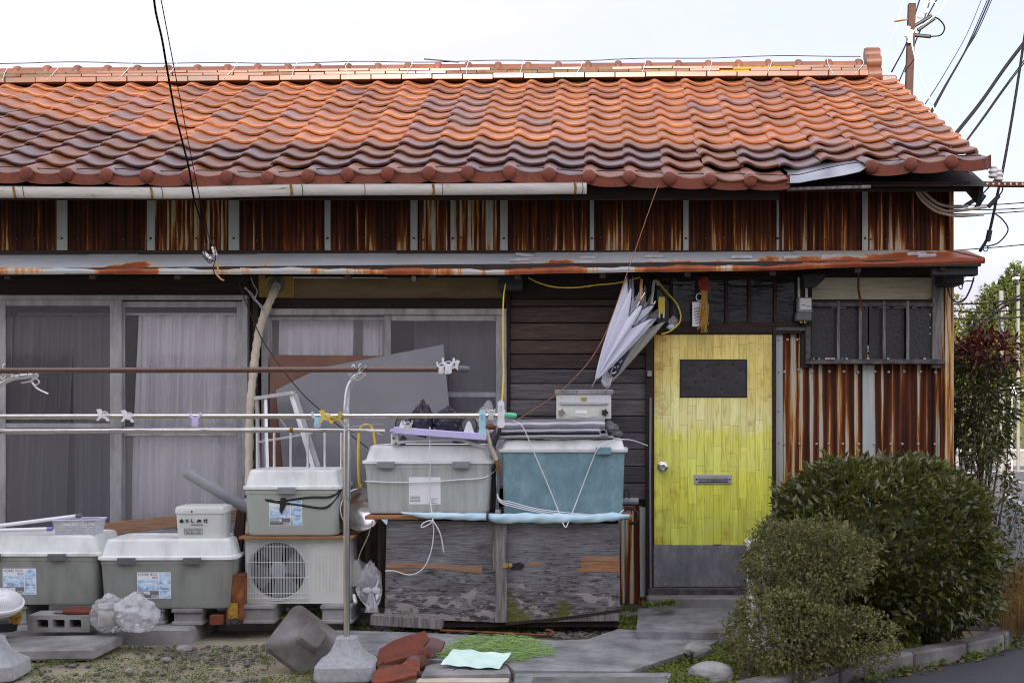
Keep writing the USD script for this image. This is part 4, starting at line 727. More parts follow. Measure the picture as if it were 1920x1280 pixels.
printed_label(b3, XP(505, 8.34), ZP(985, 8.35), '520', front(b3, (8.555, .235, ZP(1004, 8.36), ZP(917, 8.32) - ZP(1004, 8.36))))
b4 = storage_box('light grey storage box tied with white rope on the cabinet', XP(803, 8.36), 8.32, ZP(963, 8.36), .865, .50, ZP(869, 8.32) - ZP(963, 8.36), .118, 'box_pale', 'lid', 'latch_grey', (-.62, .51))
fy4 = front(b4, (8.57, .25, ZP(963, 8.36), ZP(869, 8.32) - ZP(963, 8.36)))
lb = obj('label', on_front(box(XP(767, 8.34), XP(826, 8.34), -.0015, .001, ZP(945, 8.34), ZP(894, 8.34)), fy4), 'print_white', b4)
obj('small_print', on_front(join([box(XP(769, 8.34), XP(788, 8.34), -.0025, -.001, ZP(y + 1.2, 8.34), ZP(y, 8.34)) for y in (930, 933, 936, 939)] + [box(XP(805, 8.34), XP(805 + k, 8.34), -.0025, -.001, ZP(y + 1, 8.34), ZP(y, 8.34)) for k, y in ((16, 934), (10, 938), (14, 942))]), fy4), 'print_grey', lb, kind='stuff')
# blue ribbed box
cx, yf, z0 = XP(1056, 8.36), 8.31, ZP(966, 8.36); hb = ZP(846, 8.31) - z0
b5 = thing('storage_box', 'scratched teal storage box with white ribbed lid on the cabinet', 'storage box', (cx, 8.56, z0))
obj('body', loft([(cx, 8.56, z0, .385, .225, .03), (cx, 8.56, z0 + .01, .388, .228, .03), (cx, 8.56, z0 + hb - .02, .400, .243, .03), (cx, 8.56, z0 + hb, .405, .247, .03)]), 'box_blue', b5)
for a in (-.335, -.30, -.22, .0, .10, .20, .30, .36): obj('rib', beam((cx + a, yf + .024, z0 + .02), (cx + a * 1.03, yf + .009, z0 + hb - .01), .006 if a in (-.30, .0, .1) else .05, .006, .002, (0, 1, 0)), 'box_blue', b5)
for a, b_ in ((-.30, -.20), (.21, .31)): obj('foot', box(cx + a, cx + b_, yf + .004, yf + .05, z0 - .008, z0 + .022, .003), 'box_blue', b5)
zl = z0 + hb
obj('lid', [loft([(cx, 8.56, zl - .004, .42, .255, .03), (cx, 8.56, zl + .014, .424, .258, .03), (cx, 8.56, zl + .018, .40, .245, .03), (cx, 8.56, zl + .07, .385, .225, .03), (cx, 8.56, zl + .078, .37, .21, .03)])] , 'lid', b5, smooth=35)
for a, w_ in ((-.29, .025), (-.20, .02), (-.05, .03), (.10, .085), (.28, .03)): obj('lid_rib', beam((cx + a, yf + .012, zl + .012), (cx + a, yf + .034, zl + .075), w_ * 2, .012, .003, (0, 1, 0)), 'lid', b5)
obj('latch', box(XP(1117, 8.3), XP(1146, 8.3), 8.285, 8.315, ZP(852, 8.3), ZP(838, 8.3), .004), 'box_blue', b5)
# milk delivery box
cx, cy, z0 = XP(374, 8.30), 8.40, ZP(1013, 8.3)
mk = thing('milk_box', 'small pale grey milk delivery box with black pictograms', 'milk box', (cx, cy, z0))
for a in (-.10, .10): obj('foot', box(cx + a - .03, cx + a + .03, cy - .10, cy + .1, z0 - .012, z0 + .002, .002), 'milk_box', mk)
obj('body', loft([(cx, cy, z0, .138, .095, .03), (cx, cy, z0 + .008, .145, .10, .03), (cx, cy, z0 + .18, .155, .112, .03)]), 'milk_box', mk, smooth=40)
obj('lid', loft([(cx, cy, z0 + .172, .158, .114, .03), (cx, cy, z0 + .176, .161, .117, .03), (cx, cy, z0 + .205, .161, .117, .03), (cx, cy, z0 + .218, .155, .111, .03), (cx, cy, z0 + .223, .14, .096, .03)]), 'milk_box', mk, smooth=40)
yk = cy - .105
def lean(m): return xf(m, E('x', 2.5), about=(cx, cy - .10, z0))
obj('screw', lathe([(.006, 0), (.005, .004), (.001, .004)], 8, E('x', 90), (cx - .045, cy - .117, z0 + .19)), 'black', mk)
pics = [wallprism([(cx - .123, z0 + .118), (cx - .101, z0 + .118), (cx - .101, z0 + .13), (cx - .097, z0 + .13), (cx - .112, z0 + .143), (cx - .127, z0 + .13), (cx - .123, z0 + .13)], yk - .0045, yk - .003)]
def pic(a, *rs): return [box(cx + a + p, cx + a + q, yk - .0045, yk - .003, z0 + .118 + r, z0 + .118 + s) for p, q, r, s in rs]
pics += pic(-.085, (0, .008, .013, .022), (.009, .018, .004, .013), (.002, .007, 0, .010), (.012, .018, .015, .023)) + pic(-.052, (.003, .009, .018, .024), (.002, .008, .008, .017), (0, .004, 0, .008), (.008, .014, .001, .006), (.016, .024, 0, .003)) + pic(-.012, (.004, .026, .006, .020), (-.002, .004, .004, .012), (.001, .007, 0, .005), (.018, .024, 0, .005)) + pic(.032, (0, .010, .010, .022), (.013, .024, .012, .024), (.002, .008, 0, .008), (.015, .022, 0, .009))
obj('pictogram', lean(join(pics)), 'print_black', mk); obj('lettering', lean(ftext('milk express', .0095, cx - .012, yk - .003, z0 + .100, bold=True, centre=True)), 'print_black', mk)
fr = [box(cx - .095 + a, cx - .095 + b, yk - .0008, yk + .002, z0 + c, z0 + d) for a, b, c, d in ((0, .115, .078, .0795), (0, .115, .042, .0435), (0, .0012, .042, .0795), (.1138, .115, .042, .0795))]
kana = []
for k in range(12):                                     # the line of small katakana and kanji, stroke by stroke
    a = cx - .088 + .0083 * k + (.004 if k > 5 else 0)
    for p, q, r, s in {0: ((0, .0014, 0, .007), (.004, .0054, 0, .007)), 1: ((0, .006, .005, .0062), (.0046, .006, 0, .006)), 2: ((0, .006, .003, .0043),), 3: ((0, .0014, .001, .007), (.0035, .005, 0, .007)), 4: ((0, .006, .0055, .0068), (0, .006, .0028, .004), (0, .006, 0, .0013))}[k % 5]:
        kana.append(box(a + p, a + q, yk - .0012, yk + .001, z0 + .064 + r, z0 + .064 + s))
obj('lettering', lean(join(fr + kana)), 'print_black', mk); obj('lettering', lean(ftext('052-803-0424', .009, cx - .038, yk + .001, z0 + .048, bold=True, centre=True)), 'print_black', mk)

# ------------------------------------------------ air conditioner
x0, x1, y0, z0, z1 = XP(460, 8.38), XP(656, 8.38), 8.38, ZP(1131, 8.38), ZP(1010, 8.38)
ac = thing('air_conditioner', 'cream outdoor air conditioner unit with round fan grille', 'air conditioner', ((x0 + x1) / 2, 8.52, z0))
fcx, fcz, fr_ = XP(519, 8.38), ZP(1070, 8.38), .188
cs = m3.CrossSection([np.array([[x0, z0], [x1, z0], [x1, z1], [x0, z1]])]).offset(-.012, m3.JoinType.Round).offset(.012, m3.JoinType.Round, 2, 12) - m3.CrossSection([np.array([[fcx + fr_ * math.cos(t), fcz + fr_ * math.sin(t)] for t in np.linspace(0, 2 * PI, 49)[:-1]])])
v, f = meshkit.arrays(cs.extrude(.014))[:2]
obj('case', [(np.stack([v[:, 0], y0 + .014 - v[:, 2], v[:, 1]], 1), f), box(x0, x0 + .008, y0 + .014, y0 + .26, z0, z1), box(x1 - .008, x1, y0 + .014, y0 + .26, z0, z1), box(x0, x1, y0 + .25, y0 + .26, z0, z1), box(x0, x1, y0 + .014, y0 + .26, z0, z0 + .01)], 'ac_case', ac)
obj('top_cover', box(x0 - .003, x1 + .003, y0 - .004, y0 + .265, z1 - .004, z1 + .014, .004), 'ac_case', ac)
obj('fan_ring', lathe([(fr_ + .012, 0), (fr_ + .006, .008), (fr_, .004), (fr_ - .004, -.05)], 40, E('x', 90), (fcx, y0, fcz), capped=False), 'ac_case', ac, smooth=50)
obj('heat_exchanger', [box(x0 + .02, x1 - .02, y0 + .2, y0 + .21, z0 + .02, z1 - .02)], 'black', ac)
hubm = [lathe([(.05, 0), (.055, .02), (.04, .03), (.001, .032)], 20, E('x', 90), (fcx, y0 + .06, fcz))]
fan = obj('fan', hubm, 'pvc_grey', ac)
for k in range(4):
    a = k * PI / 2 + .3; bl = surf(lambda u, v: (fcx + (.04 + .135 * u) * np.cos(a + (v - .5) * 1.1), y0 + .06 + .04 * (v - .5), fcz + (.04 + .135 * u) * np.sin(a + (v - .5) * 1.1)), 6, 6); obj('blade', bl, 'latch', fan, smooth=True)
gl = [rod((XP(464 + k * 2.92, 8.37), y0 - .012, ZP(1125, 8.38)), (XP(464 + k * 2.92, 8.37), y0 - .012, ZP(1015, 8.38)), .0016, 4) for k in range(40)]
gl += [rod((XP(463, 8.37), y0 - .009, ZP(y, 8.38)), (XP(580, 8.37), y0 - .009, ZP(y, 8.38)), .0024, 5) for y in (1016, 1024, 1053, 1082, 1111, 1121)]
obj('fan_grille', gl, 'lid', ac, kind='stuff')
for k in range(7): obj('case_rib', box(XP(592 + k * 6.3, 8.38), XP(593.6 + k * 6.3, 8.38), y0 - .003, y0 + .002, ZP(1108, 8.38), ZP(1040, 8.38), .001), 'ac_case', ac)
for px in (477, 615): obj('foot', box(XP(px - 7, 8.38), XP(px + 7, 8.38), y0 - .03, y0 + .28, z0 - .016, z0 - .001, .003), 'bright_aluminium', ac)
obj('valve_cover', loft([(x1 + .03, y0 + .13, z0 + .10, .035, .05, .02), (x1 + .03, y0 + .13, z0 + .20, .04, .06, .02), (x1 + .02, y0 + .13, z0 + .27, .02, .05, .015)]), 'ac_case', ac)
brd = obj('board_shelf', box(XP(450, 8.36), XP(664, 8.36), 8.33, 8.74, ZP(1009.5, 8.36), ZP(1004.5, 8.36), .002), 'raw_wood', label='thin brown board between the air conditioner and the strapped box', cat='board')

# ------------------------------------------------ concrete blocks
def hollow_block(name, label, x, y, z, L, Hh, D, group=None):
    cs = m3.CrossSection([np.array([[-L / 2, 0], [L / 2, 0], [L / 2, Hh], [-L / 2, Hh]])])
    for k in (-1, 0, 1): cs = cs - m3.CrossSection([np.array([[k * L * .265 + a * L * .095, Hh / 2 + b * Hh * .24] for a, b in ((-1, -.8), (-.8, -1), (.8, -1), (1, -.8), (1, .8), (.8, 1), (-.8, 1), (-1, .8))])])
    v, f = meshkit.arrays(cs.extrude(D))[:2]
    t = thing(name, label, 'concrete block', (x, y, z), group)
    obj('block_body', (np.stack([v[:, 0] + x, y + D - v[:, 2], v[:, 1] + z], 1), f), 'concrete', t, smooth=False); return t
hollow_block('concrete_block', 'hollow concrete block lying on its side with three holes, tile shard on top', XP(110, 8.0), 8.0, .085, .39, .105, .19)
def ibeam_block(label, px0, px1, py0, Y, D=.36, top=None):
    x0, x1 = XP(px0, Y), XP(px1, Y); z1 = ZP(py0, Y); z0 = .085; h = z1 - z0
    t = thing('concrete_block', label, 'concrete block', ((x0 + x1) / 2, Y, z0), 'concrete blocks under the boxes')
    obj('block_body', [box(x0 + .012, x1 - .012, Y + .018, Y + D, z0 + .001, z1 - .001)], 'concrete', t)
    for a, b in ((0, .024), (h - .026, h)): obj('block_edge', box(x0, x1, Y, Y + D, z0 + a, z0 + b, .005), 'concrete', t)
ibeam_block('grooved concrete block under the middle taupe box', 321, 379, 1141, 8.24)
ibeam_block('grooved concrete block under left foot of the air conditioner', 452, 514, 1134, 8.30)
ibeam_block('grooved concrete block under right foot of the air conditioner', 600, 660, 1134, 8.30)
ibeam_block('concrete block half hidden behind the crumpled white bag', 262, 308, 1139, 8.26)
ibeam_block('concrete block under the leftmost taupe box', 14, 50, 1135, 8.26)
obj('brick', box(XP(397, 8.3), XP(421, 8.3), 8.25, 8.36, .085, .085 + .065, .004), 'tile_matt', label='orange brick standing beside the rusty can', cat='brick')
def shard(name, label, c, L, Wd, curve_, R, seed, m='tile_matt', th=.014, group=None):
    r = np.random.default_rng(seed); na = 40; ang = np.arange(na) / na * 2 * PI; kn = np.sort(r.uniform(0, 2 * PI, 8)); kv = r.uniform(.72, 1.12, 8)
    k = np.interp(ang, kn, kv, period=2 * PI) / np.maximum(np.abs(np.cos(ang)), np.abs(np.sin(ang))) ** .75 + r.normal(0, .018, na)
    rings = []
    for q in (0.0, .35, .7, .95, 1.0):
        x, y = q * k * np.cos(ang) * .5, q * k * np.sin(ang) * .5; rings.append(np.stack([x * L, y * Wd, curve_ * np.interp(y + .5, [0, .12, .25, .45, .7, 1], [.2, .95, .9, .1, -.15, .25]) - .002 * (q == 1.0)], 1))
    V = np.vstack(rings + [q - [0, 0, th] for q in rings[::-1]]); m2 = 10; i, j = np.meshgrid(np.arange(m2 - 1), np.arange(na), indexing='ij'); k2 = (j + 1) % na
    q = np.stack([i * na + j, i * na + k2, (i + 1) * na + k2, (i + 1) * na + j], -1).reshape(-1, 4); f = np.vstack([q[:, [0, 1, 2]], q[:, [0, 2, 3]]])
    return obj(name, xf((V, f), R, c), m, label=label, cat='roof tile', group=group)
shard('broken_tile', 'flat broken roof tile lying on the hollow concrete block', (XP(148, 8.05), 8.08, .215), .20, .12, .012, E('xyz', (6, 3, 10)), 3)
obj('tile_chip', blob((XP(112, 8.04), 8.07, .198), (.05, .03, .008), .4, 4, 2, 9), 'concrete_dark', label='thin grey chip on the hollow concrete block', cat='chip')
# rusty can, bark board, boards
t = thing('rusty_can', 'tall rusty square can between the box and the air conditioner', 'can', (XP(440, 8.3), 8.35, .09))
obj('can_body', box(XP(424, 8.3), XP(457, 8.3), 8.28, 8.42, .10, ZP(1078, 8.3), .006), 'rusty', t); obj('can_rim', box(XP(423, 8.3), XP(458, 8.3), 8.277, 8.423, ZP(1080, 8.3), ZP(1076, 8.3), .003), 'rust_brown', t); obj('peeled_paint', box(XP(427, 8.28), XP(446, 8.28), 8.277, 8.279, .105, ZP(1130, 8.28)), 'rust_yellow', t)
obj('charcoal_lump', blob((XP(440, 8.25), 8.24, .10), (.05, .04, .03), .4, 4, 2, 3), 'black', label='black lump at the foot of the rusty can', cat='lump')
obj('bark_board', wallprism([P(430, 1073, 8.5)[[0, 2]], P(452, 1077, 8.5)[[0, 2]], P(457, 1020, 8.5)[[0, 2]], P(462, 960, 8.5)[[0, 2]], P(447, 955, 8.5)[[0, 2]], P(441, 1000, 8.5)[[0, 2]], P(434, 1035, 8.5)[[0, 2]]], 8.46, 8.50), 'bark', label='dark bark-covered board leaning beside the air conditioner', cat='board')
obj('plank', beam(P(-30, 1016, 8.84), P(470, 962, 8.84), .03, .085, .003), 'orange_wood', label='long orange-brown plank lying across the windows behind the boxes', cat='plank')
obj('pipe', [rod(P(347, 884, 8.5), P(470, 957, 8.7), .037, 18)], 'pvc_grey', label='grey plastic pipe leaning behind the strapped box', cat='pipe')
for (a, b, m, lbl) in ((P(-40, 990, 8.3), P(150, 966, 8.35), 'latch', 'white broom handle with dark end tilted over the left box'), (P(-40, 995, 8.22), P(96, 991, 8.25), 'purple', 'white stick with purple end lying on the left box')):
    t = thing('stick', lbl, 'stick', a); obj('shaft', rod(a, b, .0125), 'white_thing', t); d = (b - a) / np.linalg.norm(b - a); obj('end_cap', rod(b - d * .025, b + d * .008, .0145), m, t)
# basket of pegs
bx, by, bz = XP(143, 8.3), 8.35, ZP(1008, 8.3)
t = thing('basket', 'clear plastic basket with purple rim full of pegs', 'basket', (bx, by, bz))
wl = []
def bw(u, a): pass
for k in range(26):                                     # perforated sides: uprights and hoops
    for s in (-1, 1): x = -.118 + .236 * k / 25; wl.append(beam((bx + x, by + s * .072, bz), (bx + x * 1.17, by + s * .086, bz + .115), .0045, .002, 0, (0, 1, 0)))
for k in range(13):
    for s in (-1, 1): y = -.07 + .14 * k / 12; wl.append(beam((bx + s * .118, by + y, bz), (bx + s * .138, by + y * 1.17, bz + .115), .002, .0045, 0, (1, 0, 0)))
for hh in (.0, .018, .034, .05, .066, .082, .10): k = 1 + .17 * hh / .115; wl.append(tube([(bx - .118 * k, by - .072 * k, bz + hh), (bx + .118 * k, by - .072 * k, bz + hh), (bx + .118 * k, by + .072 * k, bz + hh), (bx - .118 * k, by + .072 * k, bz + hh), (bx - .118 * k, by - .0719 * k, bz + hh)], .0028, 4))
obj('basket_side', wl, 'milky_bag', t, kind='stuff'); obj('basket_floor', box(bx - .115, bx + .115, by - .07, by + .07, bz, bz + .003), 'milky_bag', t)
obj('rim', [beam((bx - .146, by + s * .09, bz + .117), (bx + .146, by + s * .09, bz + .121), .012, .008, .002) for s in (-1, 1)] + [beam((bx + s * .144, by - .085, bz + .117 + .002 * (s + 1)), (bx + s * .144, by + .085, bz + .117 + .002 * (s + 1)), .012, .008, .002) for s in (-1, 1)], 'peg_lilac', t)
pp = []
for k in range(70):
    c = np.array([bx, by, bz]) + rng.uniform((-.10, -.06, .01), (.10, .06, .085)); R = Rot.random(random_state=int(k)).as_matrix(); a = np.linspace(0, 2 * PI * rng.uniform(.6, 1), 9)
    pp.append(tube(np.stack([.022 * np.cos(a), .016 * np.sin(a), 0 * a], 1) @ R.T + c, .0028, 4) if k % 2 else xf(box(-.03, .03, -.004, .004, -.003, .003), R, c))
obj('pegs_in_basket', pp[:50], 'white_thing', label='heap of small white pegs inside the purple-rimmed basket', cat='pegs', kind='stuff'); obj('blue_pegs_in_basket', pp[50:], 'peg_blue', label='few pale blue pegs mixed into the basket heap', cat='pegs', kind='stuff')

# ------------------------------------------------ laundry stand: concrete feet, steel poles, arms, three rods, pegs
def foot_block(name, label, cx, cy, hw, htop, m='concrete_pale', R=None, rot=0):
    rg = [(0, 0, 0, hw * .98, hw * .98, .05), (0, 0, .012, hw, hw, .05), (0, 0, .075, hw * .97, hw * .97, .05), (0, 0, .083, hw * .93, hw * .93, .05), (0, 0, .11, hw * .70, hw * .70, .045), (0, 0, .15, hw * .50, hw * .50, .04), (0, 0, .195, hw * .37, hw * .37, .03), (0, 0, .215, hw * .35, hw * .35, .03), (0, 0, .222, hw * .31, hw * .31, .03)]
    v, f = loft(rg, 4); notch = (np.abs(v[:, 0]) < hw * .45) & (v[:, 2] < .02); v[notch, 2] += .022
    return xf((v, f), R if R is not None else E('z', rot), (cx, cy, 0))
YP = 7.10
def stand(label, px, lab_arm):
    x = XP(px, YP); t = thing('laundry_stand', label, 'laundry stand', (x, YP, 0))
    obj('concrete_foot', foot_block('f', '', x, YP, .165, .22, rot=4), 'concrete_pale', t, smooth=25)
    obj('pole', lathe([(.0175, .18), (.0175, 1.40), (.0175, 1.42)], 18, None, (x, YP, 0)), 'steel', t)
    obj('pole_joint', lathe([(.019, .98), (.0215, .985), (.0215, 1.36), (.019, 1.365)], 18, None, (x, YP, 0)), 'steel', t)
    arm = curve([(x, YP, 1.30), (x - .002, YP, 1.44), (x, YP - .0, 1.52), (x + .012, YP, 1.60), (x + .045, YP, 1.655), (x + .085, YP, 1.672), (x + .105, YP, 1.676)], 6)
    obj('arm', tube(arm, .0165, 12), 'bright_aluminium', t, smooth=60)
    obj('bolt', [lathe([(.022, 0), (.022, .008), (.012, .010), (.011, .018), (.001, .02)], 16, E('x', 90), (x - .004, YP - .022, ZP(790, YP)))], 'bright_aluminium', t)
    obj('hook', wallprism([(x - .016, ZP(786, YP)), (x + .012, ZP(786, YP)), (x + .010, ZP(772, YP)), (x + .002, ZP(766, YP)), (x, ZP(757, YP)), (x - .006, ZP(757, YP)), (x - .008, ZP(770, YP)), (x - .018, ZP(776, YP))], YP - .022, YP - .016), 'bright_aluminium', t)
    w = [(x - .0 + .011 * k, YP - .016, 1.673 + (.05 if k % 2 == 0 else -.005)) for k in range(0, 8)]
    wx = [(x + .0 + dx, YP - .03, 1.70 + dz) for dx, dz in ((.012, .005), (.018, -.03), (.028, -.032), (.036, .015), (.046, .022), (.055, -.02), (.064, -.03), (.074, .02), (.086, .030))]
    obj('rod_hook', tube(curve(wx, 6), .0042, 7), 'bright_aluminium', t, smooth=True); return t
stand('laundry stand with tall steel pole rising from the grey concrete foot', 650, '')
t2 = stand('left laundry stand at the picture edge with bent arm', -14, '')
x = XP(-14, YP); obj('arm_tube', tube(curve([(x, YP, 1.56), (x + .02, YP, 1.60), (x + .10, YP, 1.648), (x + .18, YP, 1.662), (x + .25, YP, 1.668)], 6), .015, 12), 'bright_aluminium', t2, smooth=60)
obj('rod_hook', tube(curve([(XP(a, YP), YP - .03, ZP(b, YP)) for a, b in ((3, 693), (6, 706), (11, 711), (16, 704), (19, 695), (26, 694), (31, 703), (36, 708), (40, 703), (44, 695), (50, 692), (55, 698), (58, 706), (64, 703), (70, 699))], 5), .0042, 7), 'bright_aluminium', t2, smooth=True)
def laundry_rod(label, m, a, b, r, Y, cap=None, cr=None, hl=None):
    t = thing('laundry_rod', label, 'laundry rod', P(*a, Y)); obj('tube', rod(P(*a, Y), P(*b, Y), r, 16), m, t, smooth=60)
    if cap:
        e = P(*b, Y); obj('end_cap', lathe([(r * .9, -.002), (r * 1.25, 0), (r * 1.25, .03), (r * 1.0, .055), (r * .5, .062), (.001, .063)], 16, E('y', 90), e - [.006, 0, 0]), cap, t, smooth=50)
    return t
laundry_rod('brown metal laundry rod, topmost of three', 'brown_pipe', (-80, 695), (862, 692), .0155, 7.06, 'latch')
laundry_rod('silver laundry rod with green end cap', 'steel', (-80, 781), (950, 779), .0145, 7.07, 'green_cap')
tl = laundry_rod('lowest silver laundry rod, telescoping and slightly thinner at its end', 'steel', (-80, 809), (545, 806), .0145, 7.14)
obj('thin_tube', rod(P(545, 806, 7.14), P(722, 808, 7.14), .0115, 14), 'steel', tl, smooth=60); obj('tube_collar', rod(P(544, 806, 7.14), P(550, 806, 7.14), .0155, 14), 'rust_yellow', tl)
# pegs: big clips gripping the rods
def peg(style, px, py, Y, m, label, s=1.0, flip=1, group=None):
    c = P(px, py, Y); t = thing('clothes_peg', label, 'clothes peg', c - [0, 0, .02], group); S = .0029 * s     # S: metres per drawn unit
    if style == 'jaw':                                  # curved jaws and two short handles, seen from the side
        A = [(-13, 12), (-5, 13), (-2, 9), (-3, 2), (2, -2), (8, -4), (13, -9), (12, -13), (7, -12), (6, -8), (1, -6), (-4, -5), (-9, -11), (-13, -12), (-12, -8), (-8, -3), (-10, 4), (-12, 8)]
        B = [(14, 3), (13, 0), (9, -1), (4, -3), (0, 2), (2, 5), (6, 3)]
    elif style == 'fork':
        A = [(-12, 13), (-8, 13), (-8, 6), (-3, 2), (3, 2), (8, 6), (9, 13), (13, 13), (12, 4), (6, -2), (7, -14), (4, -17), (-5, -17), (-7, -14), (-5, -2), (-11, 3)]
        B = [(-3, 0), (3, 0), (4, -12), (-4, -12)]
    else:                                               # long clip hanging straight down
        A = [(-6, 18), (-3, 22), (3, 22), (6, 18), (6, -16), (8, -24), (4, -30), (-4, -30), (-8, -24), (-6, -16)]
        B = [(-3, 14), (3, 14), (3, -10), (-3, -10)]
    for k, (pl, y0, y1) in enumerate(((A, -.026, -.018), (B, -.030, -.024))):
        v, f = wallprism([(flip * a * S, b * S) for a, b in pl], y0, y1); obj('clip_half' if k == 0 else 'grip', (v + c, f), m, t)
    if style == 'long':
        for b in (10, 4): obj('slot', [box(c[0] + a * S - .001, c[0] + a * S + .001, c[1] - .032, c[1] - .030, c[2] + (b - 3) * S, c[2] + (b + 2) * S) for a in (-1.6, 1.6)], 'purple' if m != 'peg_blue' else 'latch', t)
    a = np.linspace(0, 2 * PI, 15); obj('spring', tube(np.stack([c[0] + .020 * np.cos(a), c[1] + 0 * a, c[2] + .020 * np.sin(a)], 1), .0028, 5), m if style != 'fork' else 'white_thing', t)
peg('jaw', 196, 778, 7.07, 'white_thing', 'white jaw-shaped peg, leftmost on the silver rod', .92)
peg('jaw', 242, 780, 7.07, 'white_thing', 'white jaw-shaped peg above the meeting of the left windows', .92)
peg('fork', 368, 784, 7.07, 'peg_lilac', 'white and lilac forked peg before the net curtain', .92)
peg('fork', 597, 784, 7.07, 'peg_blue', 'pale blue forked peg left of the yellow one', 1.0)
peg('jaw', 613, 781, 7.05, 'peg_yellow', 'yellow peg between the blue peg and the stand', 1.0)
peg('jaw', 633, 783, 7.07, 'peg_amber', 'dull amber peg right beside the steel pole', .9, -1)
peg('long', 905, 788, 7.06, 'peg_blue', 'long pale blue peg near the green rod end', .95)
peg('long', 940, 772, 7.05, 'white_thing', 'long white peg on the yellow cord beside the green cap', 1.0)
peg('fork', 921, 775, 7.07, 'tin', 'cream peg between the long blue and long white pegs', .7, 1)
peg('fork', 765, 798, 7.13, 'white_thing', 'white peg at the end of the lowest rod', .85)
peg('fork', 828, 688, 7.06, 'white_thing', 'small white peg, left of the cluster on the brown rod', .75)
peg('fork', 841, 684, 7.05, 'white_thing', 'upright white peg in the middle of the brown rod cluster', 1.0)
peg('jaw', 852, 686, 7.07, 'white_thing', 'white peg nearest the dark tip of the brown rod', .85, -1)
def ribbon(label, pts, w=.008, m='rope', name='ribbon'): return obj(name, tube(curve(pts, 6), w, 5, .25), m, smooth=True, label=label, cat='ribbon')
Y = 7.04
ribbon('white ribbon tied in a knot on the left bent arm', [P(a, b, Y) for a, b in ((40, 718), (58, 714), (66, 709), (74, 716), (66, 722), (60, 716), (70, 728), (90, 738))], .012)
ribbon('white string tied round the top of the stand arm', [P(a, b, Y) for a, b in ((655, 712), (668, 706), (676, 690), (688, 687), (676, 697), (684, 702), (672, 712), (660, 708), (672, 700))], .007)
ribbon('frayed white string ends below the peg row on the stand', [P(a, b, Y) for a, b in ((640, 794), (655, 800), (680, 797), (720, 794))], .007)
ribbon('broad white ribbon hanging right from the stand joint', [P(a, b, Y) for a, b in ((643, 797), (654, 806), (690, 808), (718, 815))], .011)
bf = foot_block('', '', 0, 0, .185, .22); bf[0][:, 2] = np.where(bf[0][:, 2] < .08, bf[0][:, 2] * .45, (bf[0][:, 2] - .08) * .75 + .036); bf[0][:, :2] *= (1 - .55 * np.clip((bf[0][:, 2] - .05) / .04, 0, 1) * (bf[0][:, 2] < .10))[:, None] ** .25
obj('broken_concrete_foot', xf(bf, Rot.from_euler('ZXZ', (40, 58, 42), degrees=True).as_matrix(), t=(XP(566, 7.3), 7.36, .125)), 'concrete_dark', smooth=25, label='overturned broken dark concrete foot beside the stand', cat='concrete foot')

# ------------------------------------------------ things leaning on the windows
obj('panel_brown_board', wallprism([P(508, 665, 8.98)[[0, 2]], P(790, 668, 8.98)[[0, 2]], P(790, 930, 8.98)[[0, 2]], P(505, 930, 8.98)[[0, 2]]], 8.965, 8.98), 'panel_brown', label='brown board behind the grey panel on the window', cat='board')
v, f = wallprism([P(519, 731, 8.94)[[0, 2]], P(600, 690, 8.94)[[0, 2]], P(832, 646, 8.94)[[0, 2]], P(856, 905, 8.94)[[0, 2]], P(540, 960, 8.94)[[0, 2]]], 8.915, 8.93)
obj('leaning_board', (v, f), 'panel_grey', label='large grey sheet of board leaning askew against the window', cat='panel')
t = thing('insulated_hose', 'cream taped air conditioner hose running down beside the window', 'hose', P(480, 890, 8.95))
hp = curve([P(a, b, Y) for a, b, Y in ((519, 534, 9.06), (512, 552, 9.0), (497, 585, 8.98), (485, 625, 8.97), (477, 680, 8.96), (471, 740, 8.95), (468, 800, 8.94), (467, 900, 8.9), (468, 1000, 8.85))], 10)
rr = .028 + .0022 * np.sign(np.sin(np.arange(len(hp)) * 1.9)); obj('hose_wrap', tube(hp, rr, 14), 'hose_wrap', t, smooth=True); obj('wall_flange', lathe([(.055, 0), (.06, .01), (.045, .03), (.03, .035)], 20, E('x', 90) , P(519, 534, 9.10)), 'grey_wood', t)
# step ladder (folded, leaning) and a metal rack with bars
t = thing('stepladder', 'folded aluminium stepladder leaning against the grey panel', 'stepladder', P(540, 870, 8.75))
Y = 8.78
obj('top_step', beam(P(478, 747, Y), P(552, 736, Y), .10, .026, .003), 'bright_aluminium', t)
for a, b, c, d, y2 in ((482, 748, 486, 890, .05), (497, 748, 501, 890, -.04), (546, 738, 592, 890, -.05), (553, 738, 602, 890, .04)): obj('leg', beam(P(a, b, Y), P(c, d, Y + y2), .022, .03, .002), 'bright_aluminium', t)
obj('step', beam(P(488, 828, Y), P(584, 812, Y), .06, .016, .002), 'bright_aluminium', t); obj('brace', beam(P(521, 780, Y), P(537, 800, Y), .012, .006), 'bright_aluminium', t); obj('step', beam(P(526, 802, Y), P(577, 820, Y), .02, .01, .002), 'aluminium', t)
t = thing('metal_rack', 'low grey metal rack with upright bars behind the strapped box', 'rack', P(560, 890, 8.66))
obj('top_rail', rod(P(470, 802, 8.65), P(650, 806, 8.65), .008), 'aluminium', t)
for px in (482, 514, 545, 577, 609, 640): obj('bar', rod(P(px, 803, 8.65), P(px, 895, 8.65), .0085), 'bright_aluminium', t)
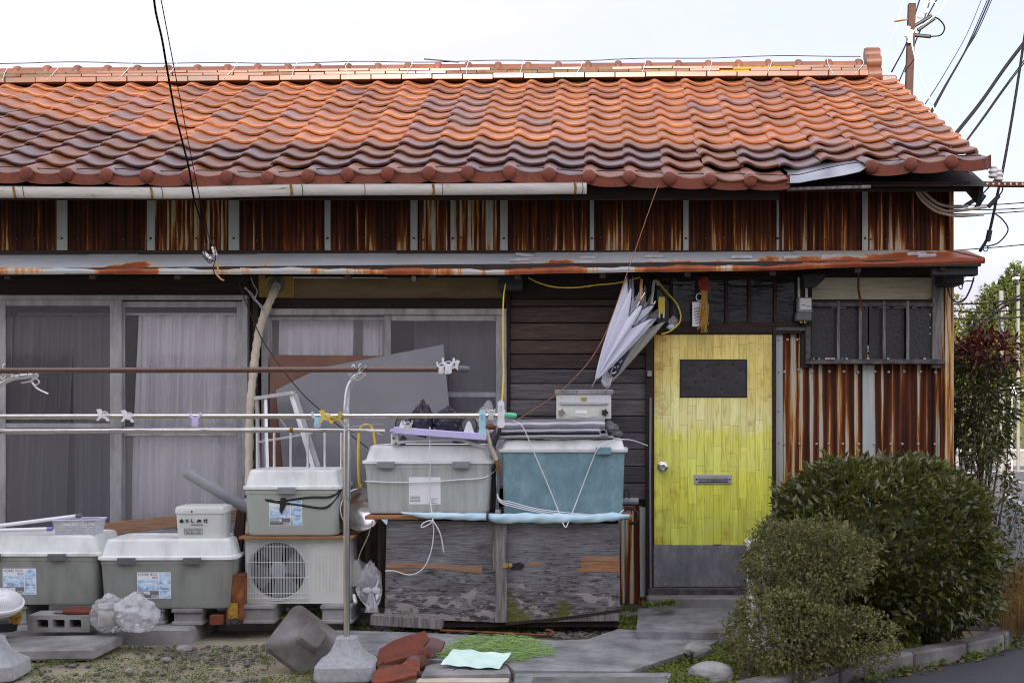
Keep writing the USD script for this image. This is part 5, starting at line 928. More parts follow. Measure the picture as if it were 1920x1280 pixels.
# yellow hose loop, wok, clear bag, pipe
t = thing('yellow_hose', 'yellow gas hose looping down behind the steel pole', 'hose', P(680, 925, 8.6)); obj('hose', tube(curve([P(a, b, 8.6) for a, b in ((675, 922), (672, 880), (672, 830), (676, 802), (688, 796), (698, 803), (703, 830), (705, 870))], 6), .009, 8), 'yellow_hose', t, smooth=True); obj('fitting', lathe([(.012, 0), (.014, .02), (.010, .04), (.016, .045), (.012, .07)], 10, None, P(677, 926, 8.6)), 'brass', t)
t = thing('wok', 'dented steel wok standing on edge beside the grey box', 'wok', P(672, 985, 8.45)); R = E('xyz', (80, 20, 25))
pr = [(.002, -.075), (.05, -.07), (.09, -.05), (.12, -.02), (.135, .005), (.142, .006), (.139, .008), (.12, -.016), (.09, -.045), (.05, -.065), (.002, -.07)]
obj('bowl', lathe(pr, 28, R, P(676, 955, 8.45), capped=False), 'steel', t, smooth=50)
obj('pipe', rod(P(636, 1040, 8.7), P(705, 1075, 8.5), .034, 16), 'pvc_grey', label='short grey pipe slanting behind the hanging clear bag', cat='pipe')
def pleated(r, seed, amp=.2, flat=None, sub=4, pinch=1.0):          # thin film gathered towards its knot: folds run up and meet at the top
    v, f = blob((0, 0, 0), (1, 1, 1), amp * .6, 1.6, sub, seed); d = v / np.linalg.norm(v, axis=1, keepdims=True); th = np.arctan2(d[:, 1], d[:, 0]); q = meshkit.fbm(d * 2.2 + seed, 3, seed) - .5
    fold = .10 * np.abs(np.sin(3.5 * th + 7 * q)) + .07 * np.abs(np.sin(8 * th + 11 * q + seed)) + .05 * np.sin(d[:, 2] * 9 + 9 * q + 2 * th); w = .45 + .55 * np.clip(d[:, 2] + .3, 0, 1) if pinch else 1.0 + 0 * th; fold = fold if pinch else fold * .45
    v = v * (1 - fold * w)[:, None]; top = np.clip(d[:, 2] - .72, 0, 1) * pinch; v[:, :2] *= (1 - 2.2 * top)[:, None]; v[:, 2] += top * .9; v[:, 2] += .10 * top * np.sin(6 * th)
    v = v * np.array(r)
    if flat is not None: v[:, 2] = np.maximum(v[:, 2], flat)
    return v, f
def bag(name, label, c, r, seed, m='clear_bag', amp=.35, cat='plastic bag', flat=None, pinch=1.0):
    t = thing(name, label, cat, (c[0], c[1], c[2] - r[2]))
    obj('bag', xf(pleated(r, seed, amp, flat, 4, pinch), t=c), m, t, smooth=70); return t
t = bag('plastic_bag', 'clear plastic bag with white bow hanging beside the cabinet', P(694, 1098, 8.35), (.088, .06, .15), 4)
c = P(697, 1107, 8.28)
for s in (-1, 1): obj('bow', blob(c + [s * .028, 0, .004], (.030, .012, .018), .3, 4, 2, 5 + s), 'milky_bag', t)
obj('bag_tail', surf(lambda u, v: (c[0] + (u - .5) * (.03 + .06 * v), c[1] - .005 + .008 * np.sin(u * 14), c[2] - .14 * v), 10, 6), 'milky_bag', t, smooth=True)
obj('string', tube(curve([P(a, b, 8.42) for a, b in ((699, 975), (690, 1005), (676, 1035), (668, 1062))], 6), .003, 5), 'hose_wrap', smooth=True, label='thin string hanging from the tabletop over the grey sheets', cat='string')
obj('drain_hose', rod(P(664, 1115, 8.4), P(667, 1130, 8.35), .012), 'white_plastic', label='short white drain hose below the air conditioner', cat='hose')

# ------------------------------------------------ cabinet with plywood doors, tabletop, tarp
cab = thing('cabinet', 'weathered plywood cabinet with two doors under the big boxes', 'cabinet', (XP(940, 8.3), 8.6, .06)); YC = 8.30
def cpoly(pts, y0, y1): return wallprism([P(a, b, YC)[[0, 2]] for a, b in pts], y0, y1)
obj('cabinet_frame', [box(XP(726, YC), XP(1160, YC), YC + .03, 8.95, .06, ZP(976, YC)), ], 'dark_room', cab)
d1 = obj('cabinet_door', cpoly([(725, 974), (930, 978), (929, 1166), (721, 1158)], YC, YC + .012), 'plywood', cab)
d2 = obj('cabinet_door', cpoly([(949, 979), (1162, 981), (1163, 1163), (947, 1167)], YC - .004, YC + .01), 'plywood_mossy', cab)
obj('centre_post', xf(box(XP(929, YC), XP(951, YC), YC - .022, YC + .02, ZP(1166, YC), ZP(977, YC), .004)), 'grey_wood', cab); obj('centre_post', xf(box(XP(924, YC), XP(931, YC), YC - .016, YC + .01, ZP(1070, YC), ZP(977, YC), .003)), 'grey_wood', cab)
obj('peeled_strip', cpoly([(725, 1053), (780, 1055), (904, 1061), (904, 1075), (858, 1069), (795, 1065), (725, 1064)], YC - .003, YC + .001), 'orange_wood', d1); obj('peeled_strip', cpoly([(725, 1067), (783, 1069), (760, 1073), (726, 1072)], YC - .003, YC + .001), 'raw_wood', d1)
obj('peeled_strip', cpoly([(1085, 1045), (1110, 1041), (1161, 1042), (1161, 1050), (1090, 1052)], YC - .006, YC - .003), 'orange_wood', d2); obj('peeled_strip', cpoly([(1080, 1054), (1161, 1050), (1161, 1071), (1078, 1072), (1092, 1062)], YC - .0055, YC - .003), 'raw_wood', d2)
obj('peeled_strip', cpoly([(994, 1052), (1020, 1054), (1008, 1062), (992, 1060)], YC - .0055, YC - .003), 'orange_wood', d2); obj('peeled_strip', cpoly([(1050, 1160), (1080, 1150), (1160, 1143), (1161, 1163), (1048, 1164)], YC - .008, YC - .003), 'grey_wood', d2)
obj('plank_lip', cpoly([(948, 1166), (1060, 1155), (1162, 1141), (1162, 1146), (1062, 1160), (948, 1171)], YC - .012, YC - .004), 'dark_wood', d2)
obj('keyhole_patch', cpoly([(958, 1057), (975, 1053), (984, 1059), (978, 1068), (958, 1068)], YC - .006, YC - .003), 'black', d2)
lt = obj('latch', box(XP(943, YC), XP(953, YC), YC - .028, YC - .02, ZP(1063, YC), ZP(1055, YC), .001), 'brass', cab); obj('clasp', [lathe([(.014, 0), (.014, .006), (.006, .008), (.006, .012), (.001, .012)], 12, E('x', 90), (XP(957, YC), YC - .014, ZP(1059, YC)))], 'brass', lt)
obj('tabletop', box(XP(685, 8.28), XP(1185, 8.28), 8.26, 8.98, ZP(973, 8.28), ZP(966, 8.28), .003), 'raw_wood', cab)
def tarp(u, v):
    px = 752 + 428 * u; yc = np.interp(px, [752, 800, 915, 930, 1000, 1100, 1180], [961, 966, 969, 971, 971, 972, 967]); r = np.interp(px, [752, 800, 910, 918, 930, 1000, 1100, 1150, 1180], [1.5, 5.5, 7, 6, 9, 9, 7.5, 8, 3]) * .0035
    a = 2 * PI * v; wr = 1 + .10 * np.sin(px * .08 + a * 3) + .08 * np.sin(px * .19 + a * 2)
    return XP(px, 8.25), 8.25 + r * wr * np.cos(a) * .9, ZP(yc, 8.25) + r * wr * np.sin(a)
t = thing('tarp_roll', 'rolled pale blue tarpaulin along the front edge of the tabletop', 'tarpaulin', P(960, 972, 8.25)); obj('tarp', surf(tarp, 110, 14), 'blue_tarp', t, smooth=True); obj('strap', tube([P(915, 961 + 0 * k, 8.25) + [0, .030 * math.cos(k), -.022 + .030 * math.sin(k)] for k in np.linspace(0, 2 * PI, 16)], .008, 5, 1), 'navy', t)
obj('tarp_corner', wallprism([P(712, 968, 8.3)[[0, 2]], P(730, 966, 8.3)[[0, 2]], P(727, 983, 8.3)[[0, 2]]], 8.262, 8.268), 'blue_tarp', t)
obj('prop_timber', beam(P(697, 1160, 8.22), P(830, 1168, 8.18), .07, .07, .005), 'grey_wood', label='grey timber offcut lying under the left cabinet door', cat='timber')
obj('pipe', rod(P(1150, 939, 8.75), P(1197, 939, 8.75), .024, 16), 'pvc_grey', label='grey pipe stub behind the teal box beside the plank wall', cat='pipe')
obj('hook', tube(curve([P(a, b, 8.7) for a, b in ((1170, 935), (1171, 920), (1178, 918), (1180, 926), (1179, 935))], 5), .004, 6), 'black', smooth=True, label='black wire hook above the grey pipe stub', cat='hook')
a = np.linspace(-.6, 2 * PI - 1.6, 24); obj('hose_ring', tube(np.stack([XP(1180, 8.6) + .055 * np.cos(a - 1), 8.6 + 0 * a, ZP(967, 8.6) + .052 * np.sin(a - 1)], 1), .0095, 8), 'black', smooth=True, label='curled black hose beside the tabletop end', cat='hose')
obj('orange_strip', box(XP(1170, 8.7), XP(1190, 8.7), 8.68, 8.72, ZP(952, 8.7), ZP(948, 8.7), .002), 'tile', label='orange strip between pipe stub and black hose', cat='strip')
# ropes
def rope(label, pts, r=.0042, m='rope', n=6, cat='rope', name='rope'): return obj(name, tube(curve(pts, n), r, 6), m, smooth=True, label=label, cat=cat)
Y = 8.30
rope('white rope tied down over the light grey box with a bow', [P(806, 800, 8.29), P(806, 850, 8.29), P(807, 868, 8.27), P(806, 890, 8.31), P(806, 930, 8.325), P(810, 962, 8.30), P(811, 976, 8.21), P(800, 985, 8.2), P(790, 988, 8.2), P(794, 980, 8.2), P(810, 976, 8.2), P(822, 992, 8.2), P(828, 1010, 8.21), P(832, 1035, 8.22)])
rope('long loose rope end hanging across the left cabinet door', [P(a, b, 8.215) for a, b in ((811, 976), (813, 995), (810, 1025), (800, 1055), (785, 1072), (765, 1077), (740, 1070), (722, 1070))], .0036)
rope('black and white cord wound round the light grey box', [P(684, 902, 8.325), P(740, 904, 8.318), P(806, 903, 8.318), P(860, 899, 8.318), P(905, 896, 8.325), P(925, 885, 8.40), P(933, 875, 8.5)], .0045, 'rope')
rope('white rope laid in a V over the teal box', [P(a, b, Y) for a, b, Y in ((962, 788, 8.26), (980, 800, 8.25), (1000, 845, 8.27), (1030, 915, 8.30), (1048, 960, 8.29), (1059, 987, 8.2), (1066, 978, 8.23), (1083, 935, 8.3), (1110, 865, 8.3), (1122, 840, 8.27), (1145, 826, 8.3), (1180, 824, 8.4), (1214, 835, 8.6))], .0036)
for k in range(3): rope(['upper strand of the white cord slung round the teal box', 'middle strand of the white cord slung round the teal box', 'lowest strand of the white cord slung round the teal box'][k], [P(a, b + k * c, Y) for a, b, c, Y in ((931, 880, 0, 8.45), (932, 920, 1, 8.36), (938, 936, 2.5, 8.29), (960, 941, 4, 8.28), (1000, 952, 3, 8.28), (1040, 958, 3.5, 8.29), (1100, 964, 2, 8.29), (1150, 967, 1, 8.29), (1170, 955, 0, 8.32))], .0036)
for k in range(2): rope(['upper black strap round the pale strapped box', 'lower black strap round the pale strapped box'][k], [P(a, b, Y) for a, b, Y in (((459, 929, 8.36), (500, 936, 8.338), (528, 939, 8.335), (580, 932, 8.33), (618, 931, 8.33), (637, 920, 8.36), (643, 912, 8.42)), ((459, 931, 8.36), (510, 940, 8.336), (560, 946, 8.335), (600, 952, 8.335), (618, 947, 8.335), (634, 928, 8.36), (640, 915, 8.4)))[k]], .008, 'black', cat='strap', name='strap')
obj('strap_knot', wallprism([P(524, 934, 8.3)[[0, 2]], P(533, 933, 8.3)[[0, 2]], P(535, 945, 8.3)[[0, 2]], P(526, 964, 8.3)[[0, 2]], P(522, 958, 8.3)[[0, 2]]], 8.325, 8.334), 'black', label='loose end of the black strap over the picture label', cat='strap end')

# ------------------------------------------------ things on the two upper boxes
t = thing('hand_cart', 'lavender folding hand cart with white wheel forks lying on the grey box', 'hand cart', P(830, 832, 8.45))
obj('platform', [beam(P(738, 806, 8.42), P(912, 818, 8.42), .30, .022, .005), beam(P(738, 806, 8.26), P(912, 819, 8.26), .014, .045, .004)], 'lavender_plastic', t)
for px, py in ((757, 795), (880, 797)):
    c = P(px, py, 8.36); w_ = obj('wheel', lathe([(.012, -.02), (.045, -.02), (.050, -.014), (.050, .014), (.045, .02), (.012, .02)], 24, E('x', 90), c), 'latch', t, smooth=40); obj('tyre', [lathe([(.046, -.018), (.055, -.015), (.055, .015), (.046, .018)], 24, E('x', 90), c)], 'black', w_)
    v, f = wallprism([(c[0] - .036, c[2] - .05), (c[0] + .036, c[2] - .05), (c[0] + .012, c[2] + .02), (c[0], c[2] + .03), (c[0] - .012, c[2] + .02)], c[1] - .035, c[1] - .027); obj('wheel_fork', (v, f), 'white_plastic', t)
obj('handle_tube', tube(curve([P(a, b, 8.34) for a, b in ((738, 830), (780, 826), (850, 823), (868, 825), (890, 833), (912, 838))], 6), .0115, 10), 'white_plastic', t, smooth=True); obj('handle_mount', [box(XP(733, 8.33), XP(748, 8.33), 8.32, 8.36, ZP(834, 8.33), ZP(812, 8.33), .006)], 'white_plastic', t)
obj('mount_bolt', [lathe([(.009, 0), (.008, .006), (.001, .007)], 10, E('x', 90), P(a, b, 8.318)) for a, b in ((738, 821), (742, 831))], 'latch', t)
obj('wood_strip', box(XP(725, 8.4), XP(890, 8.4), 8.38, 8.50, ZP(838, 8.4), ZP(834, 8.4), .002), 'raw_wood', label='thin wooden strip on the lid of the light grey box', cat='strip')
def crumple(c, r, seed, amp=.3): return xf(pleated(r, seed, amp), E('z', seed * 40), c)
obj('garbage_bag', [crumple(P(792, 788, 8.40), (.09, .08, .115), 3), crumple(P(840, 790, 8.40), (.115, .09, .09), 6)], 'garbage_bag', smooth=22, label='knotted black plastic rubbish bag on the lavender cart', cat='rubbish bag')
obj('grey_bundle', crumple(P(755, 826, 8.40), (.035, .03, .03), 8), 'pvc_grey', smooth=30, label='small grey crumpled bundle under the cart', cat='bundle')
t = bag('clear_film', 'crumpled clear film behind the green rod end', P(912, 785, 8.5), (.07, .05, .09), 11, 'clear_bag', .5)
obj('film_peak', blob(P(915, 765, 8.5), (.03, .02, .05), .5, 3, 3, 2), 'clear_bag', t)
t = thing('tarp_bundle', 'folded silver tarpaulin lying on the teal box', 'tarpaulin', P(1045, 822, 8.5))
def roll(a, b, y, hgt, dep, Y, seed, taper=.0):
    r = np.random.default_rng(seed)
    def fn(u, v):
        px = a + (b - a) * u; an = 2 * PI * v; w = 1 + .05 * np.sin(px * .035 + seed) + .03 * np.sin(px * .11 + an * 2 + seed)
        return XP(px, Y), Y + dep * np.cos(an) * w, ZP(y - taper * u, Y) + hgt * w * np.sign(np.sin(an)) * np.abs(np.sin(an)) ** .8
    return surf(fn, 50, 18)
for k, (a, b, y, h_, d_) in enumerate(((944, 1134, 797, .040, .12), (938, 1126, 808, .022, .15), (934, 1140, 818, .019, .16), (1020, 1150, 821, .013, .14))): obj('tarp_fold', roll(a, b, y, h_, d_, 8.45, k + 1, 2), 'silver_tarp', t, smooth=True)
obj('tarp_end', [crumple(P(1143, 802, 8.47), (.06, .08, .045), 4), crumple(P(1155, 813, 8.45), (.045, .05, .02), 7)], 'latch', t, smooth=25); a = np.linspace(0, 2 * PI, 14); obj('tarp_eyelet', tube(np.stack([XP(1131, 8.29) + .022 * np.cos(a), 8.29 + 0 * a, ZP(810, 8.29) + .018 * np.sin(a)], 1), .004, 6), 'silver_tarp', t)
# old gas grill with two knobs
Y = 8.75; t = thing('old_grill', 'old cream metal grill with two flower knobs on the plank wall', 'grill', P(1095, 785, Y))
g = lambda a, b, c, d, y0, y1, be=.003: box(XP(a, Y), XP(b, Y), y0, y1, ZP(d, Y), ZP(c, Y), be)
obj('grill_body', g(1043, 1146, 738, 785, Y, Y + .25, .006), 'tin', t); obj('top_plate', g(1040, 1150, 730, 739, Y - .012, Y + .26, .004), 'aluminium', t)
wd = obj('glass_strip', g(1052, 1142, 742, 757, Y - .003, Y + .001, .001), 'meter_face', t); obj('handle_bar', g(1050, 1140, 753, 758, Y - .016, Y - .004, .003), 'bright_aluminium', t); obj('badge', g(1089, 1100, 745, 752, Y - .005, Y - .002, .001), 'brass', t)
obj('name_plate', [wallprism([P(a, b, Y)[[0, 2]] for a, b in ((1066, 768), (1070, 766), (1085, 766), (1089, 764.5), (1104, 764.5), (1108, 766), (1119, 766), (1123, 768), (1123, 779), (1119, 781), (1108, 781), (1104, 782.5), (1089, 782.5), (1085, 781), (1070, 781), (1066, 779))], Y - .005, Y + .001)], 'ac_case', t); obj('name_strip', g(1079, 1101, 769, 775, Y - .007, Y - .004, .001), 'print_white', t)
for px, m in ((1053, 'steel'), (1134, 'black')):
    a = np.linspace(0, 2 * PI, 41)[:-1]; rr = .021 + .004 * np.cos(5 * a); c = P(px, 773, Y); v, f = prism(np.stack([rr * np.cos(a), rr * np.sin(a)], 1), .022); obj('knob', (np.stack([v[:, 0] + c[0], Y - v[:, 2], v[:, 1] + c[2]], 1), f), m, t, smooth=40)
obj('grill_screws', [nail(XP(a, Y), Y - .012, ZP(734, Y), .005) for a in (1056, 1082, 1136)], 'latch', t, kind='stuff')
# tool with wooden handle in the gap between the boxes
t = thing('garden_tool', 'worn garden shears with wooden handle wedged between the two boxes', 'garden tool', P(935, 960, 8.3))
obj('handle', tube([P(912, 806, 8.28), P(919, 832, 8.3), P(931, 862, 8.32)], [.011, .014, .015], 9), 'hose_wrap', t, smooth=True); obj('ferrule', rod(P(931, 862, 8.32), P(936, 885, 8.33), .012), 'rusty', t); obj('blade', beam(P(935, 880, 8.33), P(932, 958, 8.36), .02, .012, .002), 'latch', t); obj('cap', box(XP(928, 8.3), XP(938, 8.3), 8.30, 8.36, ZP(964, 8.3), ZP(956, 8.3), .003), 'aluminium', t)
obj('tool_head', [blob(P(920, 800, 8.3), (.035, .02, .018), .3, 3, 2, 1)], 'rust_brown', t); obj('grip', tube(curve([P(a, b, 8.29) for a, b in ((939, 795), (936, 808), (930, 825), (926, 835))], 5), .012, 8), 'black', t, smooth=True)
rope('dark flat strap hanging in the gap between the boxes', [P(a, b, 8.42) for a, b in ((925, 880), (927, 920), (926, 958))], .012, 'black', cat='strap', name='strap')

# ------------------------------------------------ umbrellas hanging under the awning
def umbrella(label, tip, top, hook_px, Y, Rm, cloth, hem, handle_m, seed, ribs=8, spike=.055, open_=1.0, hk=None):
    a, b = P(*tip, Y), P(*top, Y + .02); ax = b - a; L = np.linalg.norm(ax); d = ax / L; s = np.cross(d, [0, 1, 0]); s /= np.linalg.norm(s); n = np.cross(s, d)
    t = thing('umbrella', label, 'umbrella', a)
    def fn(u, v, k=1.0):
        th = 2 * PI * u; r = Rm * (.03 + .97 * v ** .85) * (.72 + .28 * np.cos(ribs * th + .9 * v + seed)) * k; lift = .07 * v ** 3 * np.cos(ribs * th + .9 * v + seed) + .10 * v ** 2 * np.sin(th + 1.0)
        q = a[:, None, None] + d[:, None, None] * (L * v + lift) + s[:, None, None] * (r * np.cos(th)) + n[:, None, None] * (r * .62 * np.sin(th)); return q[0], q[1], q[2]
    obj('canopy', surf(fn, 97, 18), cloth, t, smooth=50)
    uu = np.linspace(0, 1, 97); e = np.stack(fn(uu, 0 * uu + 1.0) if 0 else [c for c in fn(uu[None], np.ones((1, 97)))], -1)[0]; obj('hem', tube(e, .0035, 4), hem, t, smooth=True)
    obj('shaft', tube([a - d * spike, a + d * .01, a + d * (L + .10)], [.0035, .006, .006], 8), 'steel', t)
    for k in range(ribs): q = e[min(96, int((k + .0) / ribs * 96 + 3) % 96)]; obj('rib_tip', rod(q, q + d * .028, .0022, 5), 'steel', t)
    h0, h1 = a + d * (L + .03), P(*hook_px, Y + .05); hd = np.array(hk) if hk is not None else h1
    obj('handle', tube(curve([h0, h0 * .4 + h1 * .6, h1] + ([h1 + [.012, 0, .012], h1 + [.028, 0, .006], h1 + [.030, 0, -.02]] if hk else []), 5), .011, 9), handle_m, t, smooth=True); return t
umbrella('half-open pale lavender umbrella with wooden handle hanging upside down', (1117, 712), (1196, 572), (1203, 523), 8.78, .165, 'lavender_cloth', 'navy', 'handle_wood', 0.4)
umbrella('translucent grey vinyl umbrella behind the lavender one', (1140, 722), (1216, 588), (1226, 530), 8.95, .135, 'vinyl', 'vinyl', 'meter_face', 1.7, hk=True)
t = thing('umbrella', 'slim folded navy umbrella with pale dots behind the lavender one', 'umbrella', P(1147, 712, 8.86)); a, b = P(1149, 706, 8.86), P(1185, 630, 8.9)
obj('canopy', tube(curve([a, a * .7 + b * .3, b], 6), np.interp(np.arange(13), [0, 3, 9, 12], [.010, .024, .030, .026]), 10), 'navy', t, smooth=True); obj('shaft', rod(P(1144, 718, 8.86), a, .004), 'steel', t)
obj('dots', [blob(a + (b - a) * rng.uniform(.05, .8) + np.array([rng.uniform(-.02, .02), -.024, rng.uniform(-.008, .008)]), (.006, .003, .006), .1, 2, 1, k) for k in range(16)], 'ceramic', t, kind='stuff')
bag('milky_cover', 'wrinkled pale plastic cover at the foot of the folded umbrellas', P(1137, 712, 8.9), (.035, .03, .06), 21, 'milky_bag', .6)
# cords, charm, chime, electricity meter
rope('yellow cord sagging under the awning', [P(a, b, 8.85) for a, b in ((990, 520), (1010, 530), (1040, 538), (1080, 539), (1120, 534), (1160, 530), (1200, 520))], .0055, 'yellow_hose', cat='cord', name='extension_cord')
rope('yellow cord hanging straight down before the plank wall', [P(a, b, Y) for a, b, Y in ((948, 532, 8.8), (944, 560, 8.7), (943, 640, 8.2), (944, 700, 7.6), (941, 755, 7.05))], .005, 'yellow_hose', cat='cord', name='extension_cord')
rope('yellow cord looping round the fanlight corner to the door', [P(a, b, 8.98) for a, b in ((1232, 525), (1250, 548), (1268, 568), (1276, 588), (1275, 602), (1268, 612), (1254, 622), (1240, 626))], .0055, 'yellow_hose', cat='cord', name='extension_cord')
Y = 8.95; t = thing('yellow_box', 'small dull yellow plastic box hanging beside the fanlight', 'plastic box', P(1240, 597, Y)); obj('case', box(XP(1234, Y), XP(1247, Y), Y, Y + .03, ZP(588, Y), ZP(556, Y), .006), 'yellow_plastic', t)
for k in (-1, 1): obj('clip', [box(XP(1240.5 + k * 4 - 1.5, Y), XP(1240.5 + k * 4 + 1.5, Y), Y, Y + .012, ZP(596, Y), ZP(586, Y), .002)], 'tin', t)
obj('blue_rag', blob(P(1258, 613, 9.0), (.028, .02, .02), .4, 3, 2, 4), 'peg_blue', label='small pale blue lump behind the yellow cord', cat='rag'); bag('wall_bag', 'small crumpled clear bag in the fanlight corner', P(1262, 603, 9.02), (.035, .02, .035), 31, 'clear_bag', .5)
Y = 8.92; t = thing('lucky_charm', 'red brocade pouch with long golden tassel hanging from the awning', 'charm', P(1321, 625, Y))
obj('pouch', wallprism([P(a, b, Y)[[0, 2]] for a, b in ((1309, 523), (1327, 520), (1331, 545), (1322, 548), (1311, 543))], Y, Y + .02), 'red_pouch', t); obj('bow', [blob(P(1320, 524, Y - .005), (.03, .012, .022), .3, 3, 2, 2)], 'red_pouch', t)
ts = [tube(curve([P(1320 + rng.normal(0, 3), 545, Y), P(1321 + rng.normal(0, 4.5), 585, Y + rng.normal(0, .008)), P(1320 + rng.normal(0, 5), 612 + rng.uniform(-8, 12), Y + rng.normal(0, .01))], 3), .0028, 4) for k in range(40)]
obj('tassel', ts, 'gold_thread', t, smooth=True, kind='stuff')
t = thing('white_tag', 'white plastic tag with blue slanting stripes on a ring', 'tag', P(1310, 613, 8.96)); Y = 8.96
obj('tag_plate', box(XP(1298, Y), XP(1326, Y), Y, Y + .004, ZP(612, Y), ZP(566, Y), .0015), 'white_thing', t); a = np.linspace(0, 2 * PI, 16); obj('ring', tube(np.stack([XP(1311, Y) + .021 * np.cos(a), Y + 0 * a, ZP(557, Y) + .026 * np.sin(a)], 1), .004, 6), 'white_thing', t)
for k in range(6): obj('stripe', wallprism([P(a, b, Y)[[0, 2]] for a, b in ((1301 + k * .6, 578 + 5.4 * k), (1314, 575 + 5.4 * k), (1314, 577 + 5.4 * k), (1301 + k * .6, 580.6 + 5.4 * k))], Y - .001, Y + .001), 'purple', t)
Y = 8.98; t = thing('electricity_meter', 'grey electricity meter with pale face between fanlight and barred window', 'electricity meter', P(1507, 602, Y))
m_ = lambda a, b, c, d, y0, y1, be=.003: box(XP(a, Y), XP(b, Y), y0, y1, ZP(d, Y), ZP(c, Y), be)
obj('case', m_(1496, 1523, 557, 586, Y, Y + .09, .006), 'meter_grey', t); fc = obj('face', m_(1499, 1521, 559, 581, Y - .006, Y, .002), 'meter_face', t); obj('display', m_(1503, 1516, 562, 567, Y - .008, Y - .005, .001), 'tin', fc); obj('small_print', [m_(1502, 1510, 571, 573, Y - .007, Y - .005, 0), m_(1512, 1519, 573, 575, Y - .007, Y - .005, 0)], 'print_grey', fc, kind='stuff')
obj('terminal_cover', m_(1493, 1522, 586, 601, Y - .004, Y + .09, .006), 'latch', t)
for px in (1498, 1512): obj('conduit', rod(P(px, 520, Y + .05), P(px, 558, Y + .05), .009), 'ac_case', t)
for px in (1502, 1510): a = np.linspace(PI, 2 * PI, 8); obj('wire_loop', tube(np.stack([XP(px, Y) + .008 * np.cos(a), Y + 0 * a, ZP(602, Y) + .012 * np.sin(a)], 1), .0025, 5), 'brass', t)
# strings and service wires
rope('thin brown string running from the eave down to the rods', [P(1238, 340, 8.58), P(1225, 372, 8.5), P(1180, 500, 8.1), P(1128, 640, 7.8), P(1060, 725, 7.6), P(965, 790, 7.4)], .0022, 'raw_wood', cat='string', name='string')
rope('black cable slanting down across the windows', [P(a, b, Y) for a, b, Y in ((448, 530, 8.85), (470, 590, 8.86), (500, 650, 8.87), (560, 730, 8.75), (620, 785, 8.72), (690, 840, 8.7))], .004, 'black', cat='cable', name='cable')
rope('thicker wavy service cable coming down from overhead to the awning', [P(a, b, Y) for a, b, Y in ((284, -80, 6.6), (290, 10, 6.95), (304, 75, 7.2), (315, 140, 7.5), (328, 210, 7.75), (343, 270, 8.0), (354, 315, 8.2), (363, 368, 8.4), (378, 420, 8.55), (388, 455, 8.62))], .0065, 'cable', cat='cable', name='service_cable')
rope('thin straight service wire coming down from overhead to the awning', [P(a, b, Y) for a, b, Y in ((286, -80, 6.6), (302, 0, 6.95), (325, 120, 7.5), (350, 250, 8.1), (370, 350, 8.4), (388, 430, 8.58), (398, 465, 8.62))], .003, 'cable', cat='wire', name='service_wire')
t = thing('wire_connectors', 'white porcelain wire connectors dangling over the awning edge', 'connectors', P(395, 520, 8.6))
for a, b, c, d in ((381, 472, 396, 486), (399, 462, 405, 480)):
    p, q = P(a, b, 8.58), P(c, d, 8.58); obj('connector', beam(p, q, .024, .024, .006), 'ceramic', t)
    for k in (.3, .7): obj('connector_band', beam(p + (q - p) * (k - .06), p + (q - p) * (k + .06), .027, .027, .004), 'meter_grey', t)
obj('connector_wire', [tube(curve([P(a, b, 8.57) for a, b in w_], 6), .004, 6) for w_ in (((388, 455), (383, 468), (388, 485), (402, 490), (400, 500), (402, 515)), ((388, 428), (392, 445), (399, 458), (403, 470), (404, 490)), ((384, 470), (380, 478), (392, 492), (400, 488)))], 'black', t, smooth=True, kind='stuff')
obj('brown_wire', tube(curve([P(a, b, 8.57) for a, b in ((404, 490), (409, 505), (405, 512), (413, 522), (420, 526))], 6), .006, 6), 'handle_wood', t, smooth=True)
obj('frayed_wire', [tube(curve([P(a, b, 8.95) for a, b in w_], 5), .004, 5) for w_ in (((458, 540), (470, 548), (480, 562), (492, 575), (500, 588)), ((460, 538), (475, 560), (485, 570), (498, 592)), ((470, 520), (476, 535), (482, 545), (478, 560)))], 'batten', smooth=True, kind='stuff', label='tangle of frayed pale wires at the hose flange', cat='wires')

# ------------------------------------------------ in the yard: bags, fan, tiles, net, stones
t = bag('plastic_bag', 'clear plastic bag holding a paint tin on the kerb', P(207, 1150, 7.95), (.125, .10, .125), 14, 'clear_bag', .25, flat=-.115, pinch=.3)
tn = thing('paint_tin', 'cream paint tin inside the clear bag', 'tin', P(203, 1172, 7.95)); obj('tin_body', lathe([(.058, 0), (.060, .004), (.060, .125), (.062, .13), (.062, .136), (.055, .136), (.054, .13), (.001, .13)], 28, None, P(203, 1172, 7.95)), 'tin', tn); obj('tin_band', lathe([(.0608, .10), (.0612, .1), (.0612, .115), (.0608, .115)], 28, None, P(203, 1172, 7.95)), 'latch', tn)
bag('plastic_bag', 'crumpled white plastic bag beside the paint tin', P(254, 1152, 7.92), (.145, .10, .125), 17, 'milky_bag', .5, flat=-.10, pinch=.55)
t = thing('electric_fan', 'white electric fan head lying on the ground at the left edge', 'fan', P(-5, 1160, 7.75)); R = E('xyz', (14, 12, 0)); c = P(-8, 1128, 7.75)
gl = [tube([c + R @ np.array([r_ * math.cos(k * PI / 40), r_ * math.sin(k * PI / 40), z]) for r_, z in ((.04, .050), (.10, .045), (.14, .028), (.155, .0))], .0022, 4) for k in range(80)]
obj('fan_guard', gl, 'white_thing', t, kind='stuff'); obj('guard_rim', lathe([(.150, -.012), (.160, -.010), (.162, .004), (.152, .008)], 36, R, c, capped=False), 'white_thing', t, smooth=50); obj('guard_cap', lathe([(.045, .045), (.04, .056), (.001, .058)], 20, R, c), 'white_thing', t)
obj('back_shell', lathe([(.158, -.01), (.14, -.04), (.08, -.075), (.04, -.085), (.001, -.086)], 36, R, c), 'lid', t, smooth=50); obj('motor', lathe([(.12, -.015), (.05, -.02), (.001, -.015)], 20, R, c), 'latch', t)
